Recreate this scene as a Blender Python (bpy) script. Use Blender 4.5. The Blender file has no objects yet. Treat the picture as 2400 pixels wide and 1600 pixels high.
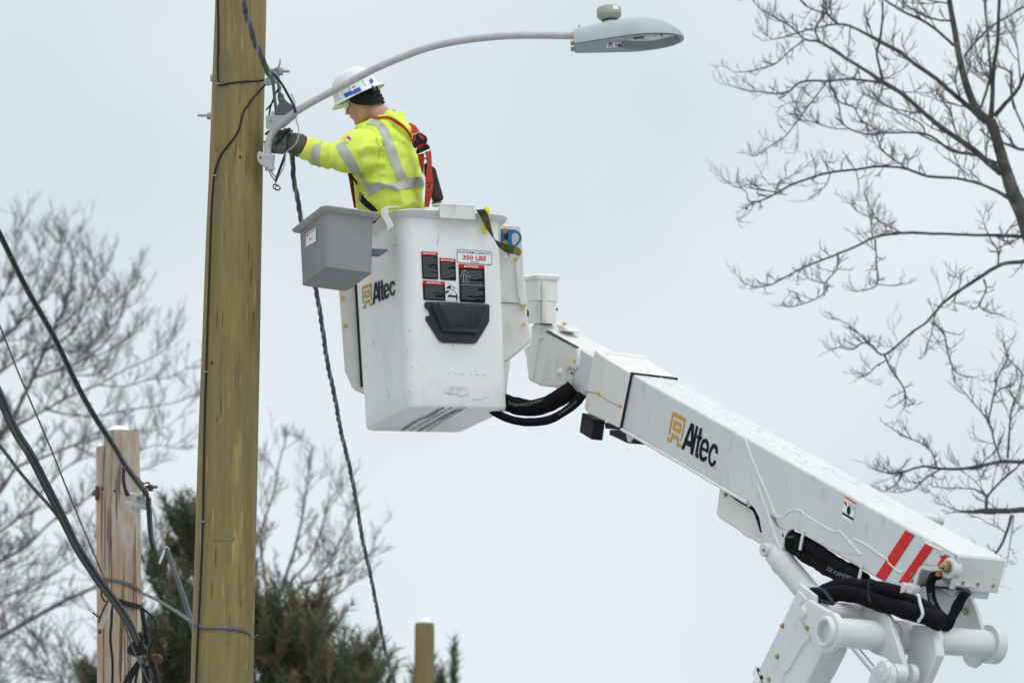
import bpy, bmesh, math, random
from mathutils import Vector, Matrix, noise
from mathutils.bvhtree import BVHTree
from mathutils.geometry import tessellate_polygon
random.seed(7)
R = math.radians
scene = bpy.context.scene
COL = scene.collection

# ------------------------------------------------------------------ camera
PITCH, FPX = R(12.0), 8000.0            # focal length in photo pixels (2400 wide)
EYE = Vector((0, 0, 1.7))
cam_data = bpy.data.cameras.new('camera')
cam = bpy.data.objects.new('camera', cam_data)
COL.objects.link(cam)
scene.camera = cam
cam.location = EYE
cam.rotation_euler = (R(90) + PITCH, 0, 0)
cam_data.sensor_width = 36.0
cam_data.lens = 36.0 * FPX / 2400.0
cam_data.clip_end = 5000
cam_data.dof.use_dof = True
cam_data.dof.focus_distance = 18.6
cam_data.dof.aperture_fstop = 3.6

# ------------------------------------------------------------------ sky and light
SUN_EL, SUN_AZ = R(48), R(150)          # high behind the camera to the right, veiled by cloud
world = bpy.data.worlds.new('World')
scene.world = world
world.use_nodes = True
wn, wl = world.node_tree.nodes, world.node_tree.links
wn.clear()
w_out = wn.new('ShaderNodeOutputWorld')
w_bg = wn.new('ShaderNodeBackground')
w_sky = wn.new('ShaderNodeTexSky')
w_sky.sky_type = 'NISHITA'
w_sky.sun_disc = False
w_sky.sun_elevation = SUN_EL
w_sky.sun_rotation = SUN_AZ
w_sky.air_density = 1.0
w_scale = wn.new('ShaderNodeMix'); w_scale.data_type = 'RGBA'; w_scale.blend_type = 'MULTIPLY'
w_scale.inputs[0].default_value = 1.0
w_scale.inputs[7].default_value = (0.1, 0.1, 0.1, 1)
wl.new(w_sky.outputs[0], w_scale.inputs[6])
w_tc = wn.new('ShaderNodeTexCoord')
w_noise = wn.new('ShaderNodeTexNoise')
w_noise.inputs['Scale'].default_value = 6.5
w_noise.inputs['Detail'].default_value = 3.0
w_noise.inputs['Roughness'].default_value = 0.45
wl.new(w_tc.outputs['Generated'], w_noise.inputs['Vector'])
w_ramp = wn.new('ShaderNodeValToRGB')
w_ramp.color_ramp.elements[0].position = 0.34
w_ramp.color_ramp.elements[0].color = (0.70, 0.785, 0.838, 1)
w_ramp.color_ramp.elements[1].position = 0.60
w_ramp.color_ramp.elements[1].color = (0.81, 0.89, 0.93, 1)
wl.new(w_noise.outputs[0], w_ramp.inputs[0])
w_mix = wn.new('ShaderNodeMix'); w_mix.data_type = 'RGBA'      # cloud deck over the clear sky
w_mix.inputs[0].default_value = 0.95
wl.new(w_scale.outputs[2], w_mix.inputs[6])
wl.new(w_ramp.outputs[0], w_mix.inputs[7])
# an overcast deck is brighter towards the zenith
w_sep = wn.new('ShaderNodeSeparateXYZ')
wl.new(w_tc.outputs['Generated'], w_sep.inputs[0])
w_map = wn.new('ShaderNodeMapRange')
w_map.inputs['From Min'].default_value = 0.3
w_map.inputs['From Max'].default_value = 1.0
w_map.inputs['To Min'].default_value = 1.0
w_map.inputs['To Max'].default_value = 1.8
wl.new(w_sep.outputs['Z'], w_map.inputs['Value'])
wl.new(w_mix.outputs[2], w_bg.inputs['Color'])
wl.new(w_map.outputs[0], w_bg.inputs['Strength'])
wl.new(w_bg.outputs[0], w_out.inputs['Surface'])

sun_data = bpy.data.lights.new('sun', 'SUN')
sun_data.energy = 1.0
sun_data.angle = R(35)
sun_data.color = (1.0, 0.97, 0.93)
sun = bpy.data.objects.new('sun', sun_data)
COL.objects.link(sun)
sun.location = (10, -10, 30)
sd = Vector((math.sin(SUN_AZ) * math.cos(SUN_EL), math.cos(SUN_AZ) * math.cos(SUN_EL), math.sin(SUN_EL)))
sun.rotation_euler = sd.to_track_quat('Z', 'Y').to_euler()

vs = scene.view_settings
vs.view_transform = 'Standard'
vs.look = 'None'
vs.exposure = 0.0
vs.gamma = 1.0
vs.use_curve_mapping = False
scene.cycles.max_bounces = 6
scene.cycles.diffuse_bounces = 4
scene.cycles.use_denoising = True

# ------------------------------------------------------------------ projection helpers
CF = Vector((0, math.cos(PITCH), math.sin(PITCH)))
CU = Vector((0, -math.sin(PITCH), math.cos(PITCH)))
CR = Vector((1, 0, 0))
ZUP = Vector((0, 0, 1))


def ray(px, py):
    return CF + CR * ((px - 1200) / FPX) + CU * ((800 - py) / FPX)


def P(px, py, D):
    """Point at depth D metres whose direction from the eye is that of a photo position."""
    return EYE + ray(px, py) * D


def PY(px, py, Y):
    r = ray(px, py)
    return EYE + r * (Y / r.y)


class Plane:
    """A real surface of the scene; at() finds a point on it, off = metres out of it."""
    def __init__(self, o, n):
        self.o = o; self.n = n.normalized()
        if self.n.dot(EYE - o) < 0:
            self.n = -self.n

    def at(self, px, py, off=0.0):
        r = ray(px, py)
        o = self.o + self.n * off
        return EYE + r * ((o - EYE).dot(self.n) / r.dot(self.n))


def z(scale, ox, oy):
    return lambda pts: [(ox + x / scale, oy + y / scale) for x, y in pts]


def crom(pts, n=6):
    """Catmull-Rom through points (Vectors of any size)."""
    pts = [Vector(p) for p in pts]
    if len(pts) < 3:
        return [pts[0].lerp(pts[-1], i / n) for i in range(n + 1)]
    out = []
    for i in range(len(pts) - 1):
        p0 = pts[max(i - 1, 0)]; p1 = pts[i]; p2 = pts[i + 1]; p3 = pts[min(i + 2, len(pts) - 1)]
        for k in range(n):
            t = k / n
            out.append(0.5 * ((2 * p1) + (p2 - p0) * t + (2 * p0 - 5 * p1 + 4 * p2 - p3) * t * t + (3 * p1 - p0 - 3 * p2 + p3) * t ** 3))
    out.append(pts[-1])
    return out


# ------------------------------------------------------------------ materials
MATS = {}


def mat(name, col, rough=0.6, metal=0.0, var=0.0, scale=8.0, stretch=(1, 1, 1), col2=None, bump=0.0, bscale=None,
        spots=None, spec=0.5, lo=0.35, hi=0.65, coat=0.0, bdist=0.01, trans=0.0):
    if name in MATS:
        return MATS[name]
    m = bpy.data.materials.new(name)
    m.use_nodes = True
    nt = m.node_tree; N = nt.nodes; L = nt.links
    b = N['Principled BSDF']
    b.inputs['Roughness'].default_value = rough
    b.inputs['Metallic'].default_value = metal
    b.inputs['Specular IOR Level'].default_value = spec
    b.inputs['Coat Weight'].default_value = coat
    b.inputs['Transmission Weight'].default_value = trans
    c1 = (*col, 1)
    b.inputs['Base Color'].default_value = c1
    tc = N.new('ShaderNodeTexCoord')
    mp = N.new('ShaderNodeMapping')
    mp.inputs['Scale'].default_value = stretch
    L.new(tc.outputs['Object'], mp.inputs['Vector'])
    last = None
    if var or col2:
        nz = N.new('ShaderNodeTexNoise')
        nz.inputs['Scale'].default_value = scale
        nz.inputs['Detail'].default_value = 6
        nz.inputs['Roughness'].default_value = 0.6
        L.new(mp.outputs[0], nz.inputs['Vector'])
        rp = N.new('ShaderNodeValToRGB')
        rp.color_ramp.elements[0].position = lo
        rp.color_ramp.elements[1].position = hi
        rp.color_ramp.elements[0].color = (*col2, 1) if col2 else (*[c * (1 - var) for c in col], 1)
        rp.color_ramp.elements[1].color = c1
        L.new(nz.outputs[0], rp.inputs[0])
        last = rp.outputs[0]
    for sp in (spots or []):
        # sp = (colour, scale, stretch, lo, hi)
        mp2 = N.new('ShaderNodeMapping'); mp2.inputs['Scale'].default_value = sp[2]
        mp2.inputs['Location'].default_value = (sp[1], 2.3, 1.7)
        L.new(tc.outputs['Object'], mp2.inputs['Vector'])
        nz = N.new('ShaderNodeTexNoise')
        nz.inputs['Scale'].default_value = sp[1]
        nz.inputs['Detail'].default_value = 5
        nz.inputs['Roughness'].default_value = 0.65
        L.new(mp2.outputs[0], nz.inputs['Vector'])
        mr = N.new('ShaderNodeMapRange')
        mr.inputs['From Min'].default_value = sp[3]
        mr.inputs['From Max'].default_value = sp[4]
        L.new(nz.outputs[0], mr.inputs['Value'])
        mx = N.new('ShaderNodeMix'); mx.data_type = 'RGBA'
        L.new(mr.outputs[0], mx.inputs[0])
        if last is None:
            mx.inputs[6].default_value = c1
        else:
            L.new(last, mx.inputs[6])
        mx.inputs[7].default_value = (*sp[0], 1)
        last = mx.outputs[2]
    if last is not None:
        L.new(last, b.inputs['Base Color'])
    if bump:
        nz = N.new('ShaderNodeTexNoise')
        nz.inputs['Scale'].default_value = bscale or scale * 3
        nz.inputs['Detail'].default_value = 4
        L.new(mp.outputs[0], nz.inputs['Vector'])
        bp = N.new('ShaderNodeBump')
        bp.inputs['Strength'].default_value = bump
        bp.inputs['Distance'].default_value = bdist
        L.new(nz.outputs[0], bp.inputs['Height'])
        L.new(bp.outputs[0], b.inputs['Normal'])
    MATS[name] = m
    return m


GRIME = ((0.36, 0.35, 0.33), 26.0, (1, 1, 1), 0.69, 0.76)
SCUFF = ((0.40, 0.37, 0.33), 9.0, (1, 1, 5), 0.70, 0.80)
M_FIB = mat('white_fibreglass', (0.75, 0.73, 0.69), 0.45, var=0.06, scale=5, spots=[((0.62, 0.59, 0.54), 9, (1, 1, 0.6), 0.54, 0.72), GRIME, SCUFF], bump=0.05, bscale=40)
M_BKT = mat('white_gelcoat', (0.84, 0.84, 0.82), 0.38, var=0.05, scale=4, spots=[((0.74, 0.73, 0.70), 7, (1, 1, 0.5), 0.52, 0.74), ((0.50, 0.48, 0.45), 20, (1, 1, 0.35), 0.64, 0.74), GRIME, SCUFF, ((0.22, 0.21, 0.2), 60, (1, 1, 0.5), 0.72, 0.77)], bump=0.04, bscale=30)
M_BOOM = mat('white_boom_paint', (0.64, 0.65, 0.64), 0.36, var=0.06, scale=3, spots=[((0.50, 0.49, 0.47), 12, (1, 1, 0.5), 0.56, 0.72), ((0.42, 0.41, 0.39), 40.0, (1, 1, 1), 0.72, 0.8)], bump=0.03, bscale=60)
M_STEEL = mat('white_steel_paint', (0.64, 0.65, 0.64), 0.35, var=0.06, scale=6, spots=[((0.45, 0.42, 0.36), 34.0, (1, 1, 1), 0.72, 0.8)])
M_WELD = mat('painted_weld', (0.78, 0.78, 0.76), 0.5, var=0.1, scale=30, bump=0.4, bscale=90)
M_GREYP = mat('grey_plastic', (0.27, 0.265, 0.265), 0.6, var=0.12, scale=6, spots=[((0.11, 0.105, 0.1), 5.5, (1, 1, 1), 0.70, 0.8), ((0.36, 0.34, 0.31), 20, (1, 1, 1), 0.7, 0.8)], bump=0.1, bscale=120)
M_GREYL = mat('grey_plastic_lip', (0.40, 0.385, 0.36), 0.55, var=0.1, scale=10)
M_GALV = mat('galvanised_steel', (0.34, 0.375, 0.39), 0.5, metal=0.35, var=0.2, scale=40)
M_GALVD = mat('weathered_galvanised', (0.125, 0.14, 0.145), 0.6, metal=0.2, var=0.2, scale=30)
M_ALU = mat('pale_aluminium', (0.50, 0.485, 0.475), 0.5, metal=0.15, var=0.12, scale=25)
M_LAMP = mat('lamp_housing_grey', (0.40, 0.44, 0.455), 0.45, var=0.08, scale=12)
M_LAMPD = mat('lamp_door_grey', (0.30, 0.335, 0.345), 0.5, var=0.08, scale=12)
M_BLACK = mat('black_rubber', (0.012, 0.013, 0.015), 0.6)
M_BLKP = mat('black_plastic', (0.010, 0.011, 0.012), 0.45, spec=0.3)
M_HOSE = mat('black_woven_sleeve', (0.006, 0.0065, 0.008), 0.8, spec=0.12, var=0.35, scale=60, bump=0.6, bscale=45, bdist=0.02)
M_STEP = mat('charcoal_step_plastic', (0.022, 0.028, 0.036), 0.36, spec=0.5, var=0.2, scale=20)
M_YEL = mat('yellow_cap', (0.66, 0.43, 0.03), 0.45)
M_YELB = mat('bright_yellow_plastic', (0.80, 0.62, 0.01), 0.4)
M_ORANGE = mat('orange_decal', (0.55, 0.30, 0.02), 0.5)
M_INK = mat('black_decal', (0.007, 0.008, 0.010), 0.5, spec=0.12)
M_RED = mat('red_decal', (0.62, 0.012, 0.010), 0.45, spec=0.25)
M_REDL = mat('red_print', (0.62, 0.05, 0.05), 0.5)
M_WHITE = mat('white_decal', (0.80, 0.82, 0.83), 0.5)
M_GREYK = mat('grey_print', (0.11, 0.115, 0.12), 0.6)
M_ORED = mat('orange_red_print', (0.60, 0.14, 0.04), 0.5)
M_ZINC = mat('yellow_zinc', (0.42, 0.32, 0.13), 0.35, metal=0.6, var=0.35, scale=60)
M_BLUE = mat('blue_anodised', (0.008, 0.14, 0.42), 0.35)
M_OLIVE = mat('olive_webbing', (0.088, 0.080, 0.038), 0.9, var=0.35, scale=40, bump=0.3, bscale=300)
M_OLIVEY = mat('yellow_olive_webbing', (0.19, 0.17, 0.02), 0.85, var=0.2, scale=40)
M_SNOW = mat('snow', (0.86, 0.88, 0.90), 0.8, bump=0.3, bscale=30)
M_POLE = mat('treated_pine', (0.245, 0.180, 0.064), 0.8, col2=(0.14, 0.104, 0.037), scale=9, stretch=(1, 1, 0.09), lo=0.32, hi=0.66,
             spots=[((0.145, 0.125, 0.055), 2.6, (1, 1, 0.55), 0.52, 0.74), ((0.32, 0.235, 0.085), 16, (1, 1, 0.12), 0.60, 0.76),
                    ((0.085, 0.078, 0.042), 9, (1, 1, 0.5), 0.63, 0.78), ((0.10, 0.076, 0.033), 45, (1, 1, 0.06), 0.56, 0.72), ((0.42, 0.31, 0.11), 50, (1, 1, 0.07), 0.60, 0.74)], bump=0.35, bscale=30)
M_OLDP = mat('weathered_pine', (0.44, 0.30, 0.185), 0.85, col2=(0.27, 0.20, 0.14), scale=14, stretch=(1, 1, 0.06), lo=0.3, hi=0.62,
             spots=[((0.40, 0.385, 0.35), 5, (1, 1, 0.3), 0.46, 0.62), ((0.44, 0.20, 0.075), 11, (1, 1, 0.12), 0.62, 0.74),
                    ((0.09, 0.06, 0.042), 40, (1, 1, 0.02), 0.55, 0.62), ((0.56, 0.44, 0.33), 30, (1, 1, 0.03), 0.60, 0.72)], bump=0.5, bscale=40)
M_FARP = mat('far_pole_wood', (0.20, 0.15, 0.06), 0.85, var=0.4, scale=6, stretch=(1, 1, 0.1))
M_CABLE = mat('grey_cable', (0.085, 0.09, 0.09), 0.6, spec=0.2, var=0.15, scale=30)
M_CABL2 = mat('dark_cable', (0.03, 0.032, 0.034), 0.6, spec=0.2, var=0.2, scale=30)
M_STRAND = mat('bare_aluminium_strand', (0.27, 0.275, 0.28), 0.5, metal=0.3, var=0.3, scale=80)
M_TRIPL = mat('weathered_insulation', (0.10, 0.104, 0.096), 0.6, spec=0.25, var=0.25, scale=40)
M_BARK = mat('grey_bark', (0.095, 0.092, 0.082), 0.9, col2=(0.04, 0.037, 0.033), scale=10, spots=[((0.15, 0.155, 0.125), 7, (1, 1, 1), 0.58, 0.68)], bump=0.4)
M_TWIG = mat('twig_bark', (0.13, 0.118, 0.108), 0.9, var=0.3, scale=5)
M_BARKF = mat('distant_bark', (0.125, 0.108, 0.10), 0.9, var=0.3, scale=3)
M_PINE1 = mat('pine_needles', (0.078, 0.108, 0.045), 0.7, col2=(0.038, 0.060, 0.026), scale=2.0)
M_PINE2 = mat('brown_pine_needles', (0.16, 0.115, 0.06), 0.8, col2=(0.10, 0.085, 0.04), scale=2.0)
M_HIVIS = mat('hi_vis_fleece', (0.76, 0.90, 0.12), 0.9, var=0.05, scale=10, bump=0.45, bscale=45, bdist=0.008,
              spots=[((0.30, 0.36, 0.07), 6.0, (1, 1, 1), 0.66, 0.80)])
M_REFL = mat('silver_reflective_tape', (0.50, 0.51, 0.455), 0.45, var=0.10, scale=14, bump=0.15, bscale=160, bdist=0.003)
M_SKIN = mat('skin', (0.56, 0.32, 0.25), 0.55, col2=(0.48, 0.22, 0.17), scale=18)
M_LIP = mat('lip_skin', (0.36, 0.13, 0.11), 0.5)
M_KNIT = mat('black_knit', (0.008, 0.011, 0.011), 0.95, bump=0.4, bscale=150, bdist=0.004)
M_HAT = mat('white_hard_hat_shell', (0.72, 0.76, 0.755), 0.3, var=0.05, scale=10, spots=[((0.35, 0.36, 0.35), 40, (1, 1, 1), 0.70, 0.78)])
M_BLUED = mat('blue_decal', (0.015, 0.075, 0.42), 0.45)
M_GLOVE = mat('grey_green_leather', (0.175, 0.195, 0.17), 0.8, var=0.3, scale=30, bump=0.3)
M_GLOVE2 = mat('dark_glove_leather', (0.10, 0.10, 0.092), 0.8, var=0.4, scale=30, bump=0.3)
M_CUFF = mat('dark_green_cuff', (0.085, 0.105, 0.085), 0.8, var=0.2, scale=30)
M_REDST = mat('red_webbing', (0.50, 0.040, 0.012), 0.8, var=0.15, scale=20, bump=0.2, bscale=300)
M_DREDST = mat('dark_red_webbing', (0.19, 0.012, 0.012), 0.8, var=0.2, scale=20)
M_POUCH = mat('dark_brown_nylon', (0.040, 0.030, 0.030), 0.75, var=0.25, scale=14)
M_TROUS = mat('tan_work_trousers', (0.16, 0.12, 0.07), 0.9, var=0.2, scale=20)
M_BOOT = mat('brown_boot_leather', (0.08, 0.045, 0.02), 0.7, var=0.2, scale=20)
M_CREAM = mat('cream_wire', (0.45, 0.42, 0.36), 0.5)
M_PHOTO = mat('photocell_beige', (0.34, 0.34, 0.27), 0.5, var=0.06, scale=20)
M_REFLECTOR = mat('lamp_reflector', (0.78, 0.79, 0.79), 0.3)
M_RUST = mat('rusty_iron', (0.10, 0.045, 0.025), 0.8, var=0.3, scale=60)
M_GREYBOX = mat('pale_grey_casting', (0.48, 0.50, 0.49), 0.5, var=0.12, scale=30)
M_GROUND = mat('ground_snow', (0.70, 0.71, 0.72), 0.85, col2=(0.10, 0.095, 0.09), scale=0.12, bump=0.4, bscale=3, lo=0.46, hi=0.54)
M_SHADOWGAP = mat('shadow_gap_black', (0.01, 0.01, 0.01), 0.8)  # near-black colour standing in for the shadow in a gap


def glass_mat():
    m = bpy.data.materials.new('clear_lens')
    m.use_nodes = True
    b = m.node_tree.nodes['Principled BSDF']
    b.inputs['Base Color'].default_value = (0.9, 0.93, 0.93, 1)
    b.inputs['Roughness'].default_value = 0.05
    b.inputs['Alpha'].default_value = 0.35
    return m


M_GLASS = glass_mat()

# ------------------------------------------------------------------ object helpers
ORIG = {}


def tag(o, label=None, cat=None, group=None, kind=None):
    if label: o['label'] = label
    if cat: o['category'] = cat
    if group: o['group'] = group
    if kind: o['kind'] = kind
    return o


def thing(name, loc, label, cat, group=None):
    o = bpy.data.objects.new(name, None)
    COL.objects.link(o)
    o.location = loc
    o.empty_display_size = 0.1
    ORIG[o.name] = Vector(loc)
    return tag(o, label, cat, group)


def root_origin(o):
    while o.parent is not None:
        o = o.parent
    return ORIG.get(o.name, Vector((0, 0, 0)))


def ob(name, V, F, m, parent=None, smooth=None, bevel=0.0, seg=2, label=None, kind=None, loc=None, bang=35):
    """One mesh object from world-space vertices."""
    me = bpy.data.meshes.new(name)
    if parent is not None:
        off = root_origin(parent)
    else:
        off = Vector(loc) if loc is not None else Vector((0, 0, 0))
    me.from_pydata([tuple(Vector(v) - off) for v in V], [], F)
    me.validate()
    bm = bmesh.new(); bm.from_mesh(me)
    bmesh.ops.recalc_face_normals(bm, faces=bm.faces)
    bm.to_mesh(me); bm.free()
    me.materials.append(m)
    o = bpy.data.objects.new(name, me)
    COL.objects.link(o)
    if parent is not None:
        o.parent = parent
    else:
        o.location = off
        ORIG[o.name] = off
    if bevel:
        b = o.modifiers.new('bevel', 'BEVEL')
        b.width = bevel; b.segments = seg; b.limit_method = 'ANGLE'; b.angle_limit = R(bang)
        b.harden_normals = False
        smooth = 50 if smooth is None else smooth
    if smooth is not None:
        me.shade_smooth()
        me.set_sharp_from_angle(angle=R(smooth))
    if label: o['label'] = label
    if kind: o['kind'] = kind
    return o


class MB:
    """Collects shapes of ONE piece."""
    def __init__(self):
        self.V = []; self.F = []

    def add(self, V, F):
        n = len(self.V)
        self.V += [Vector(v) for v in V]
        self.F += [[i + n for i in f] for f in F]
        return self

    def tube(self, pts, rad, seg=10, cap=True, squash=None):
        pts = [Vector(p) for p in pts]
        n = len(pts)
        rads = rad if isinstance(rad, (list, tuple)) else [rad] * n
        t0 = (pts[1] - pts[0]).normalized()
        ref = Vector((0, 0, 1)) if abs(t0.z) < 0.9 else Vector((1, 0, 0))
        nrm = (ref - t0 * ref.dot(t0)).normalized()
        base = len(self.V)
        for i in range(n):
            t = (pts[min(i + 1, n - 1)] - pts[max(i - 1, 0)])
            if t.length < 1e-9: t = t0
            t = t.normalized()
            nrm = nrm - t * nrm.dot(t)
            if nrm.length < 1e-6:
                nrm = t.orthogonal()
            nrm.normalize()
            bi = t.cross(nrm)
            for k in range(seg):
                a = 2 * math.pi * k / seg
                self.V.append(pts[i] + nrm * (math.cos(a) * rads[i]) + bi * (math.sin(a) * rads[i]))
        for i in range(n - 1):
            for k in range(seg):
                a = base + i * seg + k; b = base + i * seg + (k + 1) % seg
                self.F.append([a, b, b + seg, a + seg])
        if cap:
            self.F.append([base + k for k in range(seg)][::-1])
            self.F.append([base + (n - 1) * seg + k for k in range(seg)])
        return self

    def prism(self, poly, vec):
        n = len(self.V); k = len(poly)
        self.V += [Vector(p) for p in poly] + [Vector(p) + Vector(vec) for p in poly]
        for t in tessellate_polygon([[Vector(p) for p in poly]]):
            self.F.append([n + i for i in t][::-1]); self.F.append([n + k + i for i in t])
        for i in range(k):
            j = (i + 1) % k
            self.F.append([n + i, n + j, n + k + j, n + k + i])
        return self

    def prism_ngon(self, poly, vec):
        n = len(self.V); k = len(poly)
        self.V += [Vector(p) for p in poly] + [Vector(p) + Vector(vec) for p in poly]
        self.F.append([n + i for i in range(k)][::-1]); self.F.append([n + k + i for i in range(k)])
        for i in range(k):
            j = (i + 1) % k
            self.F.append([n + i, n + j, n + k + j, n + k + i])
        return self

    def loft(self, rings, cap0=True, cap1=True, closed=True):
        base = len(self.V); s = len(rings[0])
        for r_ in rings: self.V += [Vector(p) for p in r_]
        for i in range(len(rings) - 1):
            for k in range(s if closed else s - 1):
                a = base + i * s + k; b = base + i * s + (k + 1) % s
                self.F.append([a, b, b + s, a + s])
        if cap0: self.F.append([base + k for k in range(s)][::-1])
        if cap1: self.F.append([base + (len(rings) - 1) * s + k for k in range(s)])
        return self

    def lathe(self, o, axis, prof, seg=24, cap0=True, cap1=True):
        """prof = [(distance along axis, radius)]"""
        axis = Vector(axis).normalized(); a = axis.orthogonal().normalized(); b = axis.cross(a)
        rings = []
        for d, r_ in prof:
            rings.append([o + axis * d + a * (r_ * math.cos(2 * math.pi * k / seg)) + b * (r_ * math.sin(2 * math.pi * k / seg)) for k in range(seg)])
        return self.loft(rings, cap0, cap1)

    def box(self, o, x, y, zv):
        c = [o, o + x, o + x + y, o + y]
        return self.prism_ngon(c, zv)

    def flat(self, polys):
        """tessellated flat polygon with holes: list of loops of 3-D points"""
        n = len(self.V); allp = [Vector(p) for lp in polys for p in lp]
        for t in tessellate_polygon([[Vector(p) for p in lp] for lp in polys]):
            self.F.append([n + i for i in t])
        self.V += allp
        return self

    def strip(self, A, B, thick=None):
        """ribbon between two polylines, optional thickness vector"""
        n = len(self.V); k = len(A)
        self.V += [Vector(p) for p in A] + [Vector(p) for p in B]
        for i in range(k - 1):
            self.F.append([n + i, n + i + 1, n + k + i + 1, n + k + i])
        if thick is not None:
            t = Vector(thick)
            self.V += [Vector(p) + t for p in A] + [Vector(p) + t for p in B]
            m_ = n + 2 * k
            for i in range(k - 1):
                self.F.append([m_ + i, m_ + k + i, m_ + k + i + 1, m_ + i + 1])
                self.F.append([n + i, m_ + i, m_ + i + 1, n + i + 1])
                self.F.append([n + k + i, n + k + i + 1, m_ + k + i + 1, m_ + k + i])
            self.F.append([n, n + k, m_ + k, m_])
            self.F.append([n + k - 1, m_ + k - 1, m_ + 2 * k - 1, n + 2 * k - 1])
        return self

    def build(self, name, m, parent=None, **kw):
        return ob(name, self.V, self.F, m, parent, **kw)


def evaluated(o):
    """mesh of an object with its modifiers applied; the temporary object is removed"""
    bpy.context.view_layer.update()
    dg = bpy.context.evaluated_depsgraph_get()
    me = bpy.data.meshes.new_from_object(o.evaluated_get(dg))
    V = [v.co.copy() for v in me.vertices]; F = [list(p.vertices) for p in me.polygons]
    bpy.data.objects.remove(o, do_unlink=True)
    bpy.data.meshes.remove(me)
    return V, F


def fused(mb, voxel, smooth_it=4, factor=0.5):
    me = bpy.data.meshes.new('tmp'); me.from_pydata([tuple(v) for v in mb.V], [], mb.F)
    bm = bmesh.new(); bm.from_mesh(me); bmesh.ops.recalc_face_normals(bm, faces=bm.faces); bm.to_mesh(me); bm.free()
    o = bpy.data.objects.new('tmp', me); COL.objects.link(o)
    r_ = o.modifiers.new('r', 'REMESH'); r_.mode = 'VOXEL'; r_.voxel_size = voxel
    if smooth_it:
        s_ = o.modifiers.new('s', 'SMOOTH'); s_.factor = factor; s_.iterations = smooth_it
    return evaluated(o)


def rring(q, r_=0.12, n=5):
    """rounded rectangle ring on the quad q (4 corners), radius as a share of the side"""
    out = []
    for (cx, cy, a0) in ((r_, r_, 180), (1 - r_, r_, 270), (1 - r_, 1 - r_, 0), (r_, 1 - r_, 90)):
        for k in range(n + 1):
            a = R(a0 + 90 * k / n)
            s = cx + r_ * math.cos(a); t = cy + r_ * math.sin(a)
            out.append(q[0] * ((1 - s) * (1 - t)) + q[1] * (s * (1 - t)) + q[2] * (s * t) + q[3] * ((1 - s) * t))
    return out


def qlerp(q0, q1, t):
    return [a.lerp(b, t) for a, b in zip(q0, q1)]


def qscale(q, d):
    """grow a quad outward by d metres in its own plane"""
    out = []
    for i in range(4):
        a = (q[i] - q[i - 1]).normalized(); b = (q[i] - q[(i + 1) % 4]).normalized()
        out.append(q[i] + (a + b) * d)
    return out


_TXT = {}


def text_mesh(s, off=0.0):
    key = (s, off)
    if key not in _TXT:
        cu = bpy.data.curves.new('t', 'FONT'); cu.body = s; cu.offset = off; cu.resolution_u = 3
        o = bpy.data.objects.new('t', cu); COL.objects.link(o)
        V, F = evaluated(o)
        bpy.data.curves.remove(cu)
        x0 = min(v.x for v in V); x1 = max(v.x for v in V); y0 = min(v.y for v in V); y1 = max(v.y for v in V)
        _TXT[key] = ([((v.x - x0) / (x1 - x0), (v.y - y0) / (y1 - y0)) for v in V], F)
    return _TXT[key]


def bil(q, s, t):
    """q: four 2-D corners tl, tr, br, bl; s right, t up"""
    tl, tr, br, bl = [Vector(p) for p in q]
    return bl * ((1 - s) * (1 - t)) + br * (s * (1 - t)) + tr * (s * t) + tl * ((1 - s) * t)


def text_on(name, s, q, at, m, parent, off=0.02):
    uv, F = text_mesh(s, off)
    V = []
    for u, v in uv:
        p = bil(q, u, v)
        V.append(at(p.x, p.y))
    return ob(name, V, F, m, parent)


def quad_on(name, q, at, m, parent, r_=0.06):
    V = [at(*p) for p in q]
    ring = rring(V, r_, 3)
    return MB().flat([ring]).build(name, m, parent)


def bolt(o, axis, r_, h, m, parent, name='bolt', sides=6):
    return MB().lathe(o, axis, [(-0.002, r_), (h * 0.6, r_), (h, r_ * 0.8), (h, 0.001)], sides).build(name, m, parent, smooth=30)

# ================================================================== the setting
g = MB().flat([[Vector((-600, -300, 0)), Vector((600, -300, 0)), Vector((600, 1500, 0)), Vector((-600, 1500, 0))]])
tag(g.build('snowy_ground', M_GROUND), kind='structure')


def pole_shaft(name, c_top, r_top, c_bot, r_bot, m, parent, n=60, seg=28, wob=0.004, top_round=0.01, bow=0.0):
    rings = []
    for i in range(n + 1):
        t = i / n
        c = c_bot.lerp(c_top, t); r_ = r_bot + (r_top - r_bot) * t
        ring = []
        for k in range(seg):
            a = 2 * math.pi * k / seg
            d = Vector((math.cos(a), math.sin(a), 0))
            q = noise.noise(Vector((d.x * 1.2 + c_top.x, d.y * 1.2, c.z * 0.45))) * wob + noise.noise(Vector((d.x * 5, d.y * 5 + c_top.x, c.z * 1.3))) * wob * 0.35
            ring.append(c + d * (r_ + q))
        rings.append(ring)
    rings.append([c_top + (v - c_top) * 0.9 + Vector((0, 0, top_round)) for v in rings[-1]])
    return MB().loft(rings).build(name, m, parent, smooth=60)


# ------------------------------------------------------------------ new utility pole
YP = 18.45
pt = PY(571, -250, YP); pb = PY(519, 1600, YP)
dirp = (pt - pb).normalized()
pole_base = pb - dirp * (pb.z / dirp.z)
pole_top = pt + dirp * 2.5
pole = thing('utility_pole', pole_base, 'thick new olive-brown treated wooden utility pole beside the worker', 'utility pole')
ppm = lambda py: FPX / (YP / ray(540, py).y)


def pole_c(py):
    a = PY(571 - 52 * (py + 250) / 1850, py, YP)
    return a


r_at = lambda zz: 0.1395 + (pole_top.z - zz) * 0.0062 - 0.0135
pole_shaft('shaft', pole_top, r_at(pole_top.z), pole_base, r_at(0), M_POLE, pole, n=220, seg=40, wob=0.008)


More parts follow.
